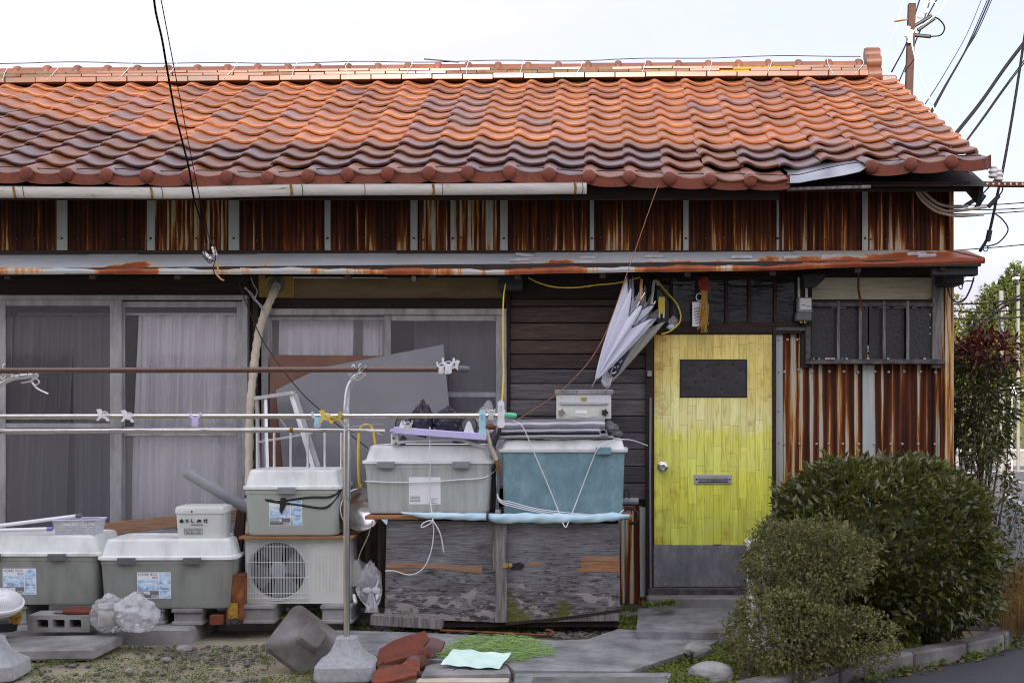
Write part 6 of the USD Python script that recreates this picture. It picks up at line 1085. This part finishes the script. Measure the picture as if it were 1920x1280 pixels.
obj('yellow_cup', lathe([(.035, 0), (.045, .075), (.046, .078), (.04, .078), (.001, .07)], 20, E('x', 12), P(29, 1166, 7.95)), 'rust_yellow', smooth=40, label='dirty yellow cup beside the fan', cat='cup')
obj('dark_pot', lathe([(.06, 0), (.07, .05), (.07, .055), (.06, .055), (.001, .04)], 20, None, P(12, 1182, 7.95)), 'black', smooth=40, label='low dark pot under the fan', cat='pot')
obj('concrete_flag', xf(box(-5.0, XP(205, 7.75), 7.52, 7.98, .005, .075, .012), E('y', -1.0), about=(-3, 7.7, 0)), 'concrete', label='broken concrete slab lying before the left boxes', cat='slab')
GP = 'broken roof tiles in a heap by the stand'
shard('broken_tile', 'large curved tile leaning on the heap beside the concrete foot', (XP(755, 7.2), 7.22, .105), .31, .21, .055, E('xyz', (38, -14, 14)), 5, 'tile_matt')
shard('broken_tile', 'dark-edged tile at the back right of the heap', (XP(795, 7.35), 7.42, .10), .22, .20, .03, E('xyz', (36, 8, -28)), 8, 'tile_dark')
shard('broken_tile', 'long tile lying lowest at the front of the heap', (XP(742, 6.98), 6.93, .045), .28, .17, .035, E('xyz', (30, -10, 8)), 12, 'tile_matt')
shard('broken_tile', 'flat grey-red tile strip in the middle of the heap', (XP(735, 7.05), 7.06, .055), .16, .06, .005, E('xyz', (20, 0, 4)), 15, 'ridge_mossy', .022)
obj('tile_end', [lathe([(.001, .036), (.03, .034), (.044, .02), (.046, 0), (.044, -.10)], 22, E('xz', (78, -22)), (XP(778, 7.12), 7.10, .075))], 'tile_dark', smooth=45, label='dark round-ended eave tile in the broken heap', cat='roof tile')
# netting
nl = []
cN = P(930, 1226, 7.45); cN[2] = .055
def net_pt(u, v): r = .93 + .1 * np.sin(5 * u + 2) + .06 * np.sin(11 * u); return np.array([cN[0] + .005 + .37 * r * np.cos(u) * np.cos(v), cN[1] + .26 * r * np.sin(u) * np.cos(v), .058 + (.085 + .03 * np.sin(3 * u)) * np.sin(v)])
for k in range(560):
    u0, v0 = rng.uniform(0, 2 * PI), rng.uniform(.0, 1.45); du, dv = rng.normal(0, 1, 2) * (.09, .06); sc = rng.uniform(.72, 1.02); o = cN + [0, 0, .0]
    q = []
    for i in range(9): p_ = net_pt(u0 + du * i + .05 * math.sin(i * 1.7 + k), abs(v0 + dv * i)); q.append(o + (p_ - o) * sc + rng.normal(0, .004, 3) * (1, 1, .4))
    q = np.array(q); q[:, 2] = np.maximum(q[:, 2], .060); nl.append(tube(q, .0012, 3, caps=False))
t = thing('net_bundle', 'heap of bright green plastic netting on the path', 'netting', cN); obj('netting', nl, 'net_green', t, smooth=True, kind='stuff')
obj('packet', xf(surf(lambda u, v: ((u - .5) * .33 + .03 * (v - .5), (v - .5) * .17 + .004 * np.sin(u * 8), .012 + .012 * np.sin(u * 5 + 1) * np.sin(v * 3) + .004 * np.sin(u * 17 + v * 9)), 24, 12), E('xyz', (20, 2, -9)), P(893, 1238, 7.12)), 'packet', smooth=True, label='flat white and green packet wrapped in the netting', cat='packet')
rope('thin black string curling over the netting', [P(a, b, Y) for a, b, Y in ((838, 1262, 7.1), (850, 1254, 7.1), (880, 1245, 7.15), (905, 1250, 7.15), (918, 1222, 7.35), (925, 1210, 7.4), (945, 1206, 7.45))], .0022, 'black', cat='string', name='string')
rope('black string loop before the packet', [P(a, b, 7.02) for a, b in ((840, 1264), (850, 1255), (870, 1252), (890, 1258), (893, 1266), (905, 1260), (930, 1264))], .002, 'black', cat='string', name='string')
obj('rebar', tube(curve([G(a, b, .07) for a, b in ((826, 1181), (900, 1184), (980, 1188), (1030, 1190), (1038, 1186), (1032, 1181), (1024, 1180))], 5), .007, 7), 'rusty', smooth=True, label='rusty iron rod with hooked end before the cabinet', cat='iron rod')
obj('flat_stone_slab', slab([(800, 1246), (850, 1238), (950, 1244), (958, 1262), (790, 1266)], .05, .06), 'concrete', smooth=False, label='rough concrete slab under the netting packet', cat='slab')
t = thing('timber_plank', 'mossy weathered plank along the front edge of the slab', 'plank', P(870, 1275, 6.9)); obj('plank_body', box(XP(783, 6.88), XP(955, 6.88), 6.82, 6.90, -.03, .035, .006), 'hose_wrap', t)
obj('stone', blob(P(1334, 1262, 7.0), (.125, .10, .065), .12, 2, 4, 6), 'stone', smooth=True, label='large rounded grey stone in front of the small shrub', cat='stone'); obj('stone', blob(P(1309, 1218, 7.5), (.085, .07, .05), .12, 2, 4, 8), 'stone', smooth=True, label='smaller grey stone behind the large rounded one', cat='stone')
obj('dark_stake', beam(P(1296, 1244, 7.2), P(1297, 1222, 7.2), .03, .02, .004), 'black', label='short dark stake between the two stones', cat='stake')

# ------------------------------------------------ plants
def shell(n, c, r, p=2.6, inner=.72, amp=.12, freq=2.2, seed=1, zmin=None):
    d = rng.normal(0, 1, (n, 3)); d /= np.linalg.norm(d, axis=1, keepdims=True)
    k = 1 / (np.abs(d) ** p).sum(1) ** (1 / p); k *= 1 + amp * 2 * (meshkit.fbm(d * freq + seed, 3, seed) - .5)
    rad = np.where(rng.random(n) < .72, rng.uniform(.90, 1.03, n), rng.uniform(inner, .95, n)); pos = d * (k * rad)[:, None] * np.array(r) + np.array(c)
    nr = d / np.array(r); nr /= np.linalg.norm(nr, axis=1, keepdims=True)
    if zmin is not None: m = pos[:, 2] > zmin; pos, nr = pos[m], nr[m]
    return pos, nr
def twigs(t, base, c, r, n, m='twig', rad=.006, seed=1):
    rr = np.random.default_rng(seed); o = []
    for k in range(n):
        d = rr.normal(0, 1, 3); d /= np.linalg.norm(d); d[2] = abs(d[2]) * .8; e = np.array(c) + d * np.array(r) * rr.uniform(.7, .98); b = np.array(base) + rr.normal(0, .05, 3) * (1, 1, 0); mid = b * .5 + e * .5 + rr.normal(0, .06, 3)
        o.append(tube(curve([b, mid, e], 4), np.linspace(rad, rad * .3, 9), 5))
    obj('stem', o, m, t, smooth=True)
c = np.array([XP(1652, 8.3), 8.3, .555]); t = thing('shrub', 'big rounded evergreen shrub with broad glossy leaves at the house corner', 'shrub', (c[0], c[1], 0))
twigs(t, (c[0], c[1], 0), c, (.66, .6, .55), 26, rad=.014)
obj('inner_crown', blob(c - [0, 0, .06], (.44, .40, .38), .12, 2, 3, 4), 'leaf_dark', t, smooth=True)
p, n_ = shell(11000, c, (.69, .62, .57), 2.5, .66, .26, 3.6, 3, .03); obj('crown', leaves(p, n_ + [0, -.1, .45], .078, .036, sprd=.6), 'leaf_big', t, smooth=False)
sp, sn = shell(150, c, (.68, .61, .56), 2.5, .95, .26, 3.6, 3, .1); m = sn[:, 2] > .1; sp, sn = sp[m], sn[m]; e_ = sp + (sn + [0, -.1, .6]) * rng.uniform(.04, .12, (len(sp), 1))
obj('shoots', [tube([a, b], .0025, 4) for a, b in zip(sp, e_)], 'twig', t, kind='stuff'); o_ = np.repeat(np.arange(len(sp)), 6); w_ = rng.random((len(o_), 1)); obj('young_leaves', leaves(sp[o_] + (e_ - sp)[o_] * w_, sn[o_] + [0, 0, .8], .055, .022, sprd=.7), 'leaf_young', t, smooth=False)
t = thing('shrub', 'smaller fine-leaved shrub spilling toward the kerb in front of the big one', 'shrub', (XP(1480, 7.2), 7.2, 0))
c1, c2 = np.array([XP(1512, 7.42), 7.42, .60]), np.array([XP(1468, 7.12), 7.12, .22])
twigs(t, (c1[0], c1[1], 0), c1, (.36, .3, .24), 26, rad=.008); twigs(t, (c2[0] + .1, c2[1], 0), c2 + [.2, 0, 0], (.45, .25, .25), 26, rad=.006, seed=4)
P1, N1 = shell(8000, c1, (.375, .32, .235), 2.1, .5, .42, 3.4, 5); P2, N2 = shell(6500, c2, (.30, .26, .26), 2.0, .45, .45, 4, 7, .0); P3, N3 = shell(2200, c2 + [.36, .05, -.02], (.28, .22, .16), 2.2, .4, .4, 3, 9, .0)
obj('crown', leaves(np.vstack([P1, P2, P3]), np.vstack([N1, N2, N3]) + [0, 0, .3], .030, .0145, sprd=.8), 'leaf_small', t, smooth=False)
sp, sn = shell(160, c1, (.36, .3, .22), 2.3, .9, .2, 2.6, 5); m = sn[:, 2] > .2; obj('shoots', [tube([a, a + (b + [0, 0, .7]) * rng.uniform(.03, .075)], .0016, 4) for a, b in zip(sp[m], sn[m])], 'grass', t, kind='stuff')
obj('white_crate', [box(XP(1403, 7.7), XP(1440, 7.7), 7.62, 7.80, .02, ZP(1015, 7.7), .02), box(XP(1400, 7.7), XP(1443, 7.7), 7.60, 7.82, ZP(1024, 7.7), ZP(1012, 7.7), .01), box(XP(1520, 7.75), XP(1560, 7.75), 7.70, 7.85, .05, .30, .02)][:2], 'white_plastic', label='white plastic tub half hidden behind the small shrub', cat='tub')
# bushes and stems along the street side
c = np.array([XP(1838, 10.4), 10.4, 1.62]); t = thing('bush', 'dark bush with reddish leaves on top beyond the house corner', 'bush', (c[0], c[1], 0)); twigs(t, (c[0] - .05, c[1], 0), c, (.25, .28, .5), 20, rad=.012, seed=6)
p, n_ = shell(1700, c + [0, 0, -.08], (.24, .3, .50), 2.2, .25, .45, 2.5, 8); top_ = (p[:, 2] > c[2] + .22); obj('crown', leaves(p[~top_], n_[~top_] + [0, 0, -.2], .09, .028), 'leaf_dark', t, smooth=False)
p2, n2 = shell(420, c + [.06, 0, .30], (.26, .25, .16), 2, .2, .3, 2, 3); obj('red_crown', leaves(np.vstack([p[top_], p2]), np.vstack([n_[top_], n2]) + [0, 0, -.2], .095, .026), 'leaf_red', t, smooth=False)
c = np.array([XP(1870, 9.3), 9.3, .72]); t = thing('bush', 'loose straggling rose bush with small leaves beside the street', 'bush', (c[0], c[1], 0)); twigs(t, (c[0] - .1, c[1], 0), c, (.30, .22, .55), 14, rad=.004, seed=8)
p, n_ = shell(1300, c - [.08, 0, .06], (.24, .26, .60), 2, .15, .5, 3, 11, .05); obj('crown', leaves(p, n_ + [0, 0, -.1], .05, .024), 'leaf_dark', t, smooth=False); obj('rose_hips', [blob(c + rng.normal(0, 1, 3) * (.17, .1, .25), (.011, .011, .012), .1, 2, 1, k) for k in range(26)], 'tile', t, kind='stuff')
def blades(px_poly, n, h, w, m, name, label, z=0.0, lean=.35, parent=None, kind='stuff'):
    q = in_poly(px_poly, n); V, Fc = [], []
    for i, (a, b) in enumerate(q):
        p_ = G(a, b, z); hh = h * rng.uniform(.5, 1.2); th = rng.uniform(0, 2 * PI); d = np.array([math.cos(th), math.sin(th), 0]); s = np.array([-d[1], d[0], 0]) * w; ln = rng.uniform(.1, 1) * lean * hh * 2
        V += [p_ - s, p_ + s, p_ + d * ln * .35 + [0, 0, hh * .7] + s * .7, p_ + d * ln * .35 + [0, 0, hh * .7] - s * .7, p_ + d * ln + [0, 0, hh * (1 - lean * .5)]]; k = 5 * i; Fc += [[k, k + 1, k + 2], [k, k + 2, k + 3], [k + 3, k + 2, k + 4]]
    return obj(name, (np.array(V), np.array(Fc)), m, parent, smooth=False, label=label, cat='grass' if parent is None else None, kind=kind)
blades([(1836, 1135), (1870, 1085), (1960, 1075), (1960, 1190), (1880, 1195)], 2600, .22, .0025, 'dry_grass', 'dry_grass', 'dry orange-brown grass at the street corner')
blades([(1846, 1175), (1870, 1150), (1905, 1165), (1890, 1190)], 120, .22, .007, 'grass', 'strap_leaf_plant', 'bright green strap-leaved clump in the dry grass', lean=.6)
blades([(1790, 1120), (1850, 1085), (1960, 1060), (1960, 1120), (1840, 1160)], 500, .16, .003, 'grass', 'green_grass', 'green grass mixed into the dry grass at the corner')
def cover(name, label, polys, n, size, m='clover', zs=0.03):
    P_, N_ = [], []
    for poly, k, z in polys:
        q = in_poly(poly, int(n * k)); pts = np.array([G(a, b, z) for a, b in q]); w = meshkit.fbm(pts * 6, 3, 2); pts, w = pts[w > .40], w[w > .40]; pts[:, 2] += rng.random(len(pts)) * zs * (w - .3) * 3; P_.append(pts)
    P_ = np.vstack(P_); N_ = np.zeros_like(P_) + [0, -.25, 1.0]
    nn = rng.normal(0, .45, P_.shape); nn[:, 2] = .25
    return obj(name, leaves(P_, nn, size, size * .85, fold=.1, droop=.3, sprd=.5), m, smooth=False, label=label, cat='ground cover', kind='stuff')
cover('clover', 'yellow-green clover along the foot of cabinet, path and step', [([(655, 1158), (700, 1135), (728, 1160), (940, 1172), (1165, 1170), (1165, 1182), (900, 1184), (660, 1180)], 1.3, .02), ([(1160, 1150), (1185, 1125), (1200, 1135), (1192, 1182), (1160, 1180)], .7, .05), ([(1206, 1128), (1262, 1126), (1266, 1134), (1206, 1136)], .35, .17),
    ([(1185, 1262), (1260, 1222), (1320, 1205), (1390, 1192), (1385, 1290), (1240, 1290), (1255, 1262)], 1.6, .02), ([(495, 1135), (640, 1140), (640, 1160), (470, 1166)], .6, .09), ([(295, 1142), (330, 1140), (420, 1150), (420, 1166), (300, 1166)], .25, .09), ([(1440, 1255), (1600, 1222), (1720, 1200), (1730, 1212), (1560, 1245), (1445, 1268)], .8, .04)], 2600, .020)
cover('moss', 'low moss and seedlings scattered over the gravel yard', [([(0, 1240), (200, 1212), (510, 1212), (500, 1282), (0, 1282)], 1.0, .0), ([(200, 1190), (220, 1188), (215, 1220), (60, 1256), (62, 1248)], .3, .0), ([(490, 1230), (700, 1262), (700, 1282), (490, 1282)], .4, .0)], 6500, .011, 'grass', .006)
cover('roadside_weeds', 'small weeds and creeping leaves along the road kerb', [([(1690, 1240), (1860, 1195), (1925, 1190), (1925, 1215), (1760, 1250), (1640, 1280), (1600, 1282)], .5, -.05), ([(1780, 1228), (1830, 1212), (1842, 1230), (1800, 1240)], .5, -.05)], 1500, .030, 'grass', .04)
q = in_poly([(1560, 1270), (1700, 1235), (1925, 1188), (1925, 1215), (1720, 1262), (1600, 1282)], 260); pts = np.array([G(a, b, -.052) for a, b in q]); nn = rng.normal(0, 1, pts.shape) * (1, 1, .15); obj('fallen_leaves', leaves(pts, nn, .05, .03, fold=.1, droop=.05, sprd=.1), 'fallen_leaf', smooth=False, label='dry fallen leaves lying along the road kerb', cat='leaves', kind='stuff')
def pebbles(name, label, polys, smin, smax, z0):
    s = trimesh.creation.icosphere(1); sv, sf = np.array(s.vertices), np.array(s.faces); V, Fc = [], []
    for poly, n, z in polys:
        for a, b in in_poly(poly, n):
            r = smin + (smax - smin) * rng.random() ** 3; v = sv * (1 + .25 * (rng.random((len(sv), 1)) - .5)) * r * rng.uniform((.8, .6, .35), (1.4, 1, .7)); th = rng.uniform(0, 6.3); cth, sth = math.cos(th), math.sin(th)
            V.append(np.stack([v[:, 0] * cth - v[:, 1] * sth, v[:, 0] * sth + v[:, 1] * cth, v[:, 2]], 1) + G(a, b, z)); Fc.append(sf + len(sv) * (len(V) - 1))
    obj(name, (np.vstack(V), np.vstack(Fc)), 'pebble', smooth=50, label=label, cat='gravel', kind='stuff')
pebbles('gravel', 'mixed small pebbles strewn over the soil of the yard', [([(240, 1212), (510, 1208), (505, 1240), (430, 1250), (260, 1230)], 330, .0), ([(0, 1235), (200, 1215), (510, 1215), (500, 1282), (0, 1282)], 360, -.002), ([(1010, 1178), (1165, 1172), (1190, 1180), (1110, 1196), (1040, 1196)], 420, .02), ([(640, 1176), (1010, 1182), (1040, 1192), (700, 1184)], 260, .02)], .004, .020, 0)
for lbl, a, b, r in (('pale stone among the pebbles at mid yard', 345, 1216, (.045, .03, .026)), ('small brown stone in the left yard', 312, 1236, (.03, .025, .018)), ('dark stone low in the left yard', 242, 1258, (.028, .022, .02))): obj('stone', blob(G(a, b, .012), r, .2, 2, 3, int(a)), 'stone', smooth=True, label=lbl, cat='stone')
t = thing('weed', 'thin pale weed sprouting above the broken concrete foot', 'weed', G(575, 1150, .09)); b_ = G(575, 1152, .09); obj('stem', [tube(curve([b_, b_ + [dx, 0, h * .6], b_ + [dx * 1.6, .01, h]], 4), .0018, 4) for dx, h in ((-.01, .16), (.015, .10), (.03, .06))], 'grass', t); obj('leaf', leaves(b_ + rng.normal(0, 1, (40, 3)) * (.02, .01, .03) + [0, 0, .09], rng.normal(0, 1, (40, 3)), .018, .008), 'grass', t, smooth=False)
# ------------------------------------------------ far side of the street
def tree(name, label, cx, Y, z0, z1, rx, n, L, Wl, m, seed, sparse=.2, amp=.35, trunk_r=.15):
    t = thing(name, label, 'tree', (cx, Y, 0)); c = np.array([cx, Y, (z0 + z1) / 2]); r = (rx, rx, (z1 - z0) / 2); rr = np.random.default_rng(seed)
    o = [tube(curve([(cx, Y, -.05), (cx + .1, Y, z0 * .6), (cx, Y, c[2]), (cx + .05, Y, z1 - .1 * (z1 - z0))], 4), np.linspace(trunk_r, trunk_r * .15, 13), 8)]
    for k in range(16): d = rr.normal(0, 1, 3); d /= np.linalg.norm(d); e = c + d * np.array(r) * .9; o.append(tube(curve([(cx, Y, z0 * .7 + (z1 - z0) * rr.uniform(0, .5)), (c + e) / 2 + rr.normal(0, .1, 3), e], 4), np.linspace(trunk_r * .35, .01, 9), 5))
    obj('trunk', o, 'twig', t, smooth=True); ps, ns = [], []
    for k in range(26):
        d = rr.normal(0, 1, 3); d /= np.linalg.norm(d); cc = c + d * np.array(r) * rr.uniform(.45, .9); p, q = shell(n // 26, cc, np.array(r) * rr.uniform(.22, .42), 2, sparse, amp, 3, k); ps.append(p); ns.append(q)
    obj('crown', leaves(np.vstack(ps), np.vstack(ns) + [0, 0, .3], L, Wl), m, t, smooth=False)
fX = lambda px, Y: XP(px, Y)
tree('pine_tree', 'tall yellow-green pine beyond the street, right of the house', fX(1893, 42), 42, 2.0, ZP(502, 42), 1.0, 9000, .22, .07, 'leaf_pine', 3)
tree('pine_tree', 'pine at the right edge of the picture beyond the lamp', fX(1950, 46), 46, 2.2, ZP(515, 46), 1.1, 7000, .24, .08, 'leaf_pine', 5)
tree('autumn_tree', 'thin yellowing tree behind the wires beside the house corner', fX(1815, 44), 44, 1.6, ZP(560, 44), .8, 4200, .20, .09, 'leaf_yellow', 7, .1, .5, .08)
tree('autumn_tree', 'orange autumn tree low beyond the street', fX(1858, 50), 50, 2.0, ZP(610, 50), .9, 3000, .22, .1, 'leaf_autumn', 9, .1, .4, .08)
tree('autumn_tree', 'small yellow tree left of the lamp post', fX(1835, 38), 38, 1.2, ZP(640, 38), .7, 3200, .2, .09, 'leaf_yellow', 10, .1, .4, .07)
t = thing('hedge', 'long sunlit yellow-green hedge across the street', 'hedge', (fX(1860, 36), 36, 0)); P_, N_ = [], []
for k in range(26): p, q = shell(700, (8.5 + .5 * k, 36 + .3 * math.sin(k * 2.1), 1.5 + .3 * math.sin(k * 1.3)), (.55, .6, 1.8 + .3 * math.sin(k * 3.1)), 2.4, .5, .3, 2, k, .02); P_.append(p); N_.append(q)
obj('crown', leaves(np.vstack(P_), np.vstack(N_) + [0, 0, .3], .17, .08), 'leaf_yellow', t, smooth=False); obj('inner_hedge', box(8.3, 21, 35.8, 36.3, 0, 1.9, .1), 'leaf_dark', t)
t = thing('low_wall', 'pale low wall along the far side of the street', 'wall', (fX(1900, 33), 33, 0)); obj('wall_body', box(9, 24, 32.9, 33.1, -.06, .32, .01), 'far_post', t); obj('coping', box(9, 24, 32.86, 33.14, .32, .38, .01), 'concrete', t)
t = thing('street_lamp', 'white street lamp post with short arm beyond the house', 'street lamp', (fX(1909, 30), 30, 0)); obj('pole', rod((fX(1909, 30), 30, -.06), (fX(1909, 30), 30, ZP(530, 30)), .04, 10), 'far_post', t); obj('arm', rod((fX(1909, 30), 30, ZP(532, 30)), (fX(1894, 30), 29.6, ZP(525, 30)), .04, 8), 'far_post', t); obj('lamp_head', box(fX(1889, 30), fX(1897, 30), 29.4, 29.7, ZP(528, 30), ZP(523, 30), .02), 'white_plastic', t)
t = thing('utility_pole', 'short grey concrete utility pole in front of the hedge', 'utility pole', (fX(1877, 29), 29, 0)); obj('pole', lathe([(.08, -.06), (.055, ZP(545, 29)), (.001, ZP(545, 29))], 12, None, (fX(1877, 29), 29, 0)), 'far_post', t); obj('cable_coil', tube(np.array([(fX(1877, 29) + .02 + .09 * math.sin(a), 28.88, ZP(598, 29) + .30 * math.cos(a)) for a in np.linspace(0, 4 * PI, 40)]), .018, 5), 'black', t, smooth=True); obj('junction_box', box(fX(1882, 29), fX(1888, 29), 28.9, 29.05, ZP(588, 29), ZP(576, 29), .01), 'ceramic', t)
t = thing('road_sign', 'small white triangular sign on a post by the hedge', 'sign', (fX(1897, 27), 27, 0)); obj('sign_plate', wallprism([P(a, b, 27)[[0, 2]] for a, b in ((1889, 738), (1906, 738), (1897.5, 712))], 27, 27.02), 'white_thing', t); obj('post', rod((fX(1897.5, 27), 27.03, -.06), (fX(1897.5, 27), 27.03, ZP(716, 27)), .025, 8), 'aluminium', t)
# ------------------------------------------------ iron post, wires and fittings at the gable
t = thing('iron_post', 'rusty angle-iron post standing behind the roof ridge with insulators', 'post', P(1668, 760, 12)); a, b = P(1671, 1020, 12.0), P(1704, 8, 12.0)
obj('angle', [beam(a, b, .010, .060, .001, (0, 1, 0)), xf(beam(a, b, .062, .010, .001, (0, 1, 0)), t=(.030, -.026, 0))], 'post_rust', t); obj('spike', rod(P(1677, 41, 12), P(1706, 36, 12), .008), 'rusty', t)
for px, py, r in ((1702, 56, .028), (1707, 62, .026), (1700, 64, .024), (1705, 75, .02)): obj('insulator', lathe([(r * .6, -.03), (r, -.02), (r * .7, 0), (r, .02), (r * .6, .03)], 12, None, P(px, py, 11.93)), 'ceramic', t, smooth=50)
for k, (px, py) in enumerate(((1725, 30), (1736, 21))):
    obj('insulator', blob(P(px, py, 12.1), (.032, .03, .026), .05, 2, 2, k), 'ceramic', smooth=True, label=['lower white egg insulator on the drop wires above the roof', 'upper white egg insulator on the drop wires above the roof'][k], cat='insulator')
for k, w_ in enumerate((((1714, 49), (1747, 30)), ((1721, 57), (1752, 35)), ((1713, 66), (1745, 69)))): obj('cable_sleeve', rod(P(*w_[0], 12.05), P(*w_[1], 12.05), .018, 8), 'black', label=['top black cable sleeve by the iron post', 'middle black cable sleeve by the iron post', 'level black cable sleeve by the iron post'][k], cat='cable sleeve')
def line(label, pts, Y0, Y1, r, m='cable', n=8, cat='power line', name='power_line'):
    return rope(label, [P(a, b, Y0 + (Y1 - Y0) * i / (len(pts) - 1)) for i, (a, b) in enumerate(pts)], r, m, n, cat, name)
line('looping black wire end at the iron post', [(1747, 30), (1762, 38), (1771, 52), (1764, 66), (1745, 69)], 12.05, 12.05, .007)
line('pale ring of wire round the egg insulators', [(1730, 14), (1745, 3), (1757, 10), (1750, 28), (1738, 36), (1722, 40), (1712, 46)], 12.1, 12.1, .005, 'ceramic')
line('pale green wire dropping from the post down along the gable', [(1778, -20), (1765, 18), (1740, 40), (1710, 66), (1722, 130), (1745, 190), (1765, 228), (1800, 268)], 12.1, 9.6, .006, 'peg_blue')
line('black wire passing just right of the iron post', [(1731, -20), (1718, 20), (1700, 80), (1672, 135)], 16, 13, .009)
line('second black wire right of the iron post', [(1768, -20), (1745, 20), (1720, 70), (1697, 135)], 16, 13, .009)
line('third black wire crossing above the gable end', [(1752, -30), (1735, 30), (1710, 95), (1683, 160)], 17, 13, .007)
line('very fine wire left of the iron post', [(1700, -20), (1680, 50), (1655, 115)], 18, 14, .003, 'batten')
for k, d_ in enumerate((0, 4, 8)): line(['left strand of the bundled lines at upper right', 'middle strand of the bundled lines at upper right', 'right strand of the bundled lines at upper right'][k], [(1868 - d_, -20), (1835 - d_ * .9, 55), (1808 - d_ * .6, 100 + d_), (1775 + d_ * .3, 155), (1742 + d_ * .5, 214)], 20, 12, .013 if k == 1 else .008)
line('thin single line left of the bundled lines', [(1848, -20), (1815, 60), (1770, 140), (1735, 195)], 24, 13, .006)
for k, (a0, w_) in enumerate((((1925, 72), .022), ((1925, 78), .010))): line(['thick cable running down to the gable from the right edge', 'thinner twin of the thick cable from the right edge'][k], [a0, (1885, 125 + 5 * k), (1840, 190 + 4 * k), (1788, 256 + 3 * k)], 18, 11, w_ * .8)
for k in range(2): line(['upper wire of the lower pair from the right edge', 'lower wire of the lower pair from the right edge'][k], [(1925, 107 + 5 * k), (1880, 168 + 4 * k), (1845, 218 + 3 * k), (1808, 270)], 18, 11, .009)
line('black drop cable hanging steeply beside the gable', [(1922, 62), (1912, 130), (1897, 225), (1882, 310), (1870, 365), (1862, 405), (1852, 445), (1838, 470)], 10.5, 9.2, .012)
Y = 9.05; t = thing('steel_bracket', 'perforated rusty steel bar sticking out from the wall under the gable', 'bracket', P(1795, 345, Y)); obj('bar', [beam(P(1735, 344, Y), P(1960, 347, Y), .05, .032, .002)], 'rusty', t)
for k in range(9): c = P(1838 + 11 * k, 345.4 + .15 * k, Y); obj('bar_hole', lathe([(.0085, 0), (.008, .003), (.001, .003)], 10, E('x', 90), c + [0, -.026, 0]), 'ceramic', t)
for k, (px, py) in enumerate(((1862, 322), (1872, 328))): obj('insulator', lathe([(.022, -.045), (.034, -.035), (.022, -.015), (.034, 0), (.022, .02), (.03, .03), (.015, .045)], 14, None, P(px, py, Y)), 'ceramic', t, smooth=50)
for k, w_ in enumerate((((1810, 386), (1838, 368)), ((1830, 390), (1846, 366)), ((1853, 388), (1873, 367)))): obj('cable_sleeve', rod(P(*w_[0], Y), P(*w_[1], Y), .016, 8), 'black', label=['left cable sleeve under the steel bar', 'middle cable sleeve under the steel bar', 'right cable sleeve under the steel bar'][k], cat='cable sleeve')
for k, w_ in enumerate((((1716, 342), (1735, 362), (1760, 382), (1790, 388), (1815, 387)), ((1714, 345), (1730, 368), (1755, 388), (1785, 396), (1850, 388)), ((1713, 348), (1728, 374), (1752, 394), (1776, 402), (1800, 405), (1845, 402)))): rope(['upper pale service conduit drooping from the eave corner', 'middle pale service conduit drooping from the eave corner', 'lowest pale service conduit drooping from the eave corner'][k], [P(a, b, 8.98) for a, b in w_], .010, 'hose_wrap', cat='conduit', name='conduit')
for k, w_ in enumerate((((1838, 368), (1855, 350), (1870, 330)), ((1873, 367), (1880, 355), (1876, 335)), ((1862, 398), (1880, 412), (1890, 432), (1872, 455), (1850, 462)))): rope(['short wire from sleeve up to the insulators', 'second short wire bowing to the insulators', 'wire loop hanging low beside the gable cable'][k], [P(a, b, Y) for a, b in w_], .005, 'black', cat='wire', name='wire')
t = thing('wire_clamp', 'black clamp and ring on the drop cable above the awning end', 'clamp', P(1845, 470, 9.2)); obj('clamp_body', rod(P(1856, 432, 9.2), P(1852, 452, 9.2), .02, 8), 'black', t); a = np.linspace(0, 2 * PI, 14); obj('clamp_ring', tube(np.stack([XP(1848, 9.2) + .018 * np.cos(a), 9.2 + 0 * a, ZP(466, 9.2) + .02 * np.sin(a)], 1), .004, 5), 'black', t)
rope('black wire loop hanging from the awning end at the corner', [P(a, b, 9.0) for a, b in ((1778, 540), (1782, 556), (1793, 566), (1808, 562), (1820, 540), (1826, 520))], .006, 'black', cat='wire', name='wire'); obj('lamp_socket', [lathe([(.03, 0), (.028, .03), (.015, .04), (.001, .04)], 12, None, P(1803, 520, 8.95))], 'aluminium', smooth=40, label='small grey fitting under the awning end', cat='fitting')
rope('bent thin rod below the awning end', [P(a, b, 9.0) for a, b in ((1795, 515), (1797, 535), (1803, 542), (1808, 528), (1827, 527))], .004, 'black', cat='rod', name='bent_rod')
for k, (y0, y1) in enumerate(((385, 378), (392, 389), (401, 394))): line(['highest far wire crossing level at the right edge', 'middle far wire crossing level at the right edge', 'lowest far wire crossing level at the right edge'][k], [(1780, y0), (1850, (y0 + y1) / 2 + 3), (1950, y1)], 26, 24, .010, 'cable')
for k, (y0, y1) in enumerate(((570, 560), (582, 582), (596, 596))): line(['far wire over the hedge, highest of three', 'far wire over the hedge, middle of three', 'far wire over the hedge, lowest of three'][k], [(1780, y0), (1850, (y0 + y1) / 2 + 3), (1960, y1 - 6)], 28, 27, .018, 'cable')
for k in range(2): line(['upper thick cable slanting past the utility pole', 'lower thick cable slanting past the utility pole'][k], [(1800, 628 + 12 * k), (1850, 590 + 10 * k), (1885, 566 + 8 * k), (1960, 535 + 6 * k)], 28, 27.5, .022)
line('distant wire with dead vine hanging at right', [(1780, 470), (1850, 465), (1960, 455)], 30, 29, .012, 'cable')
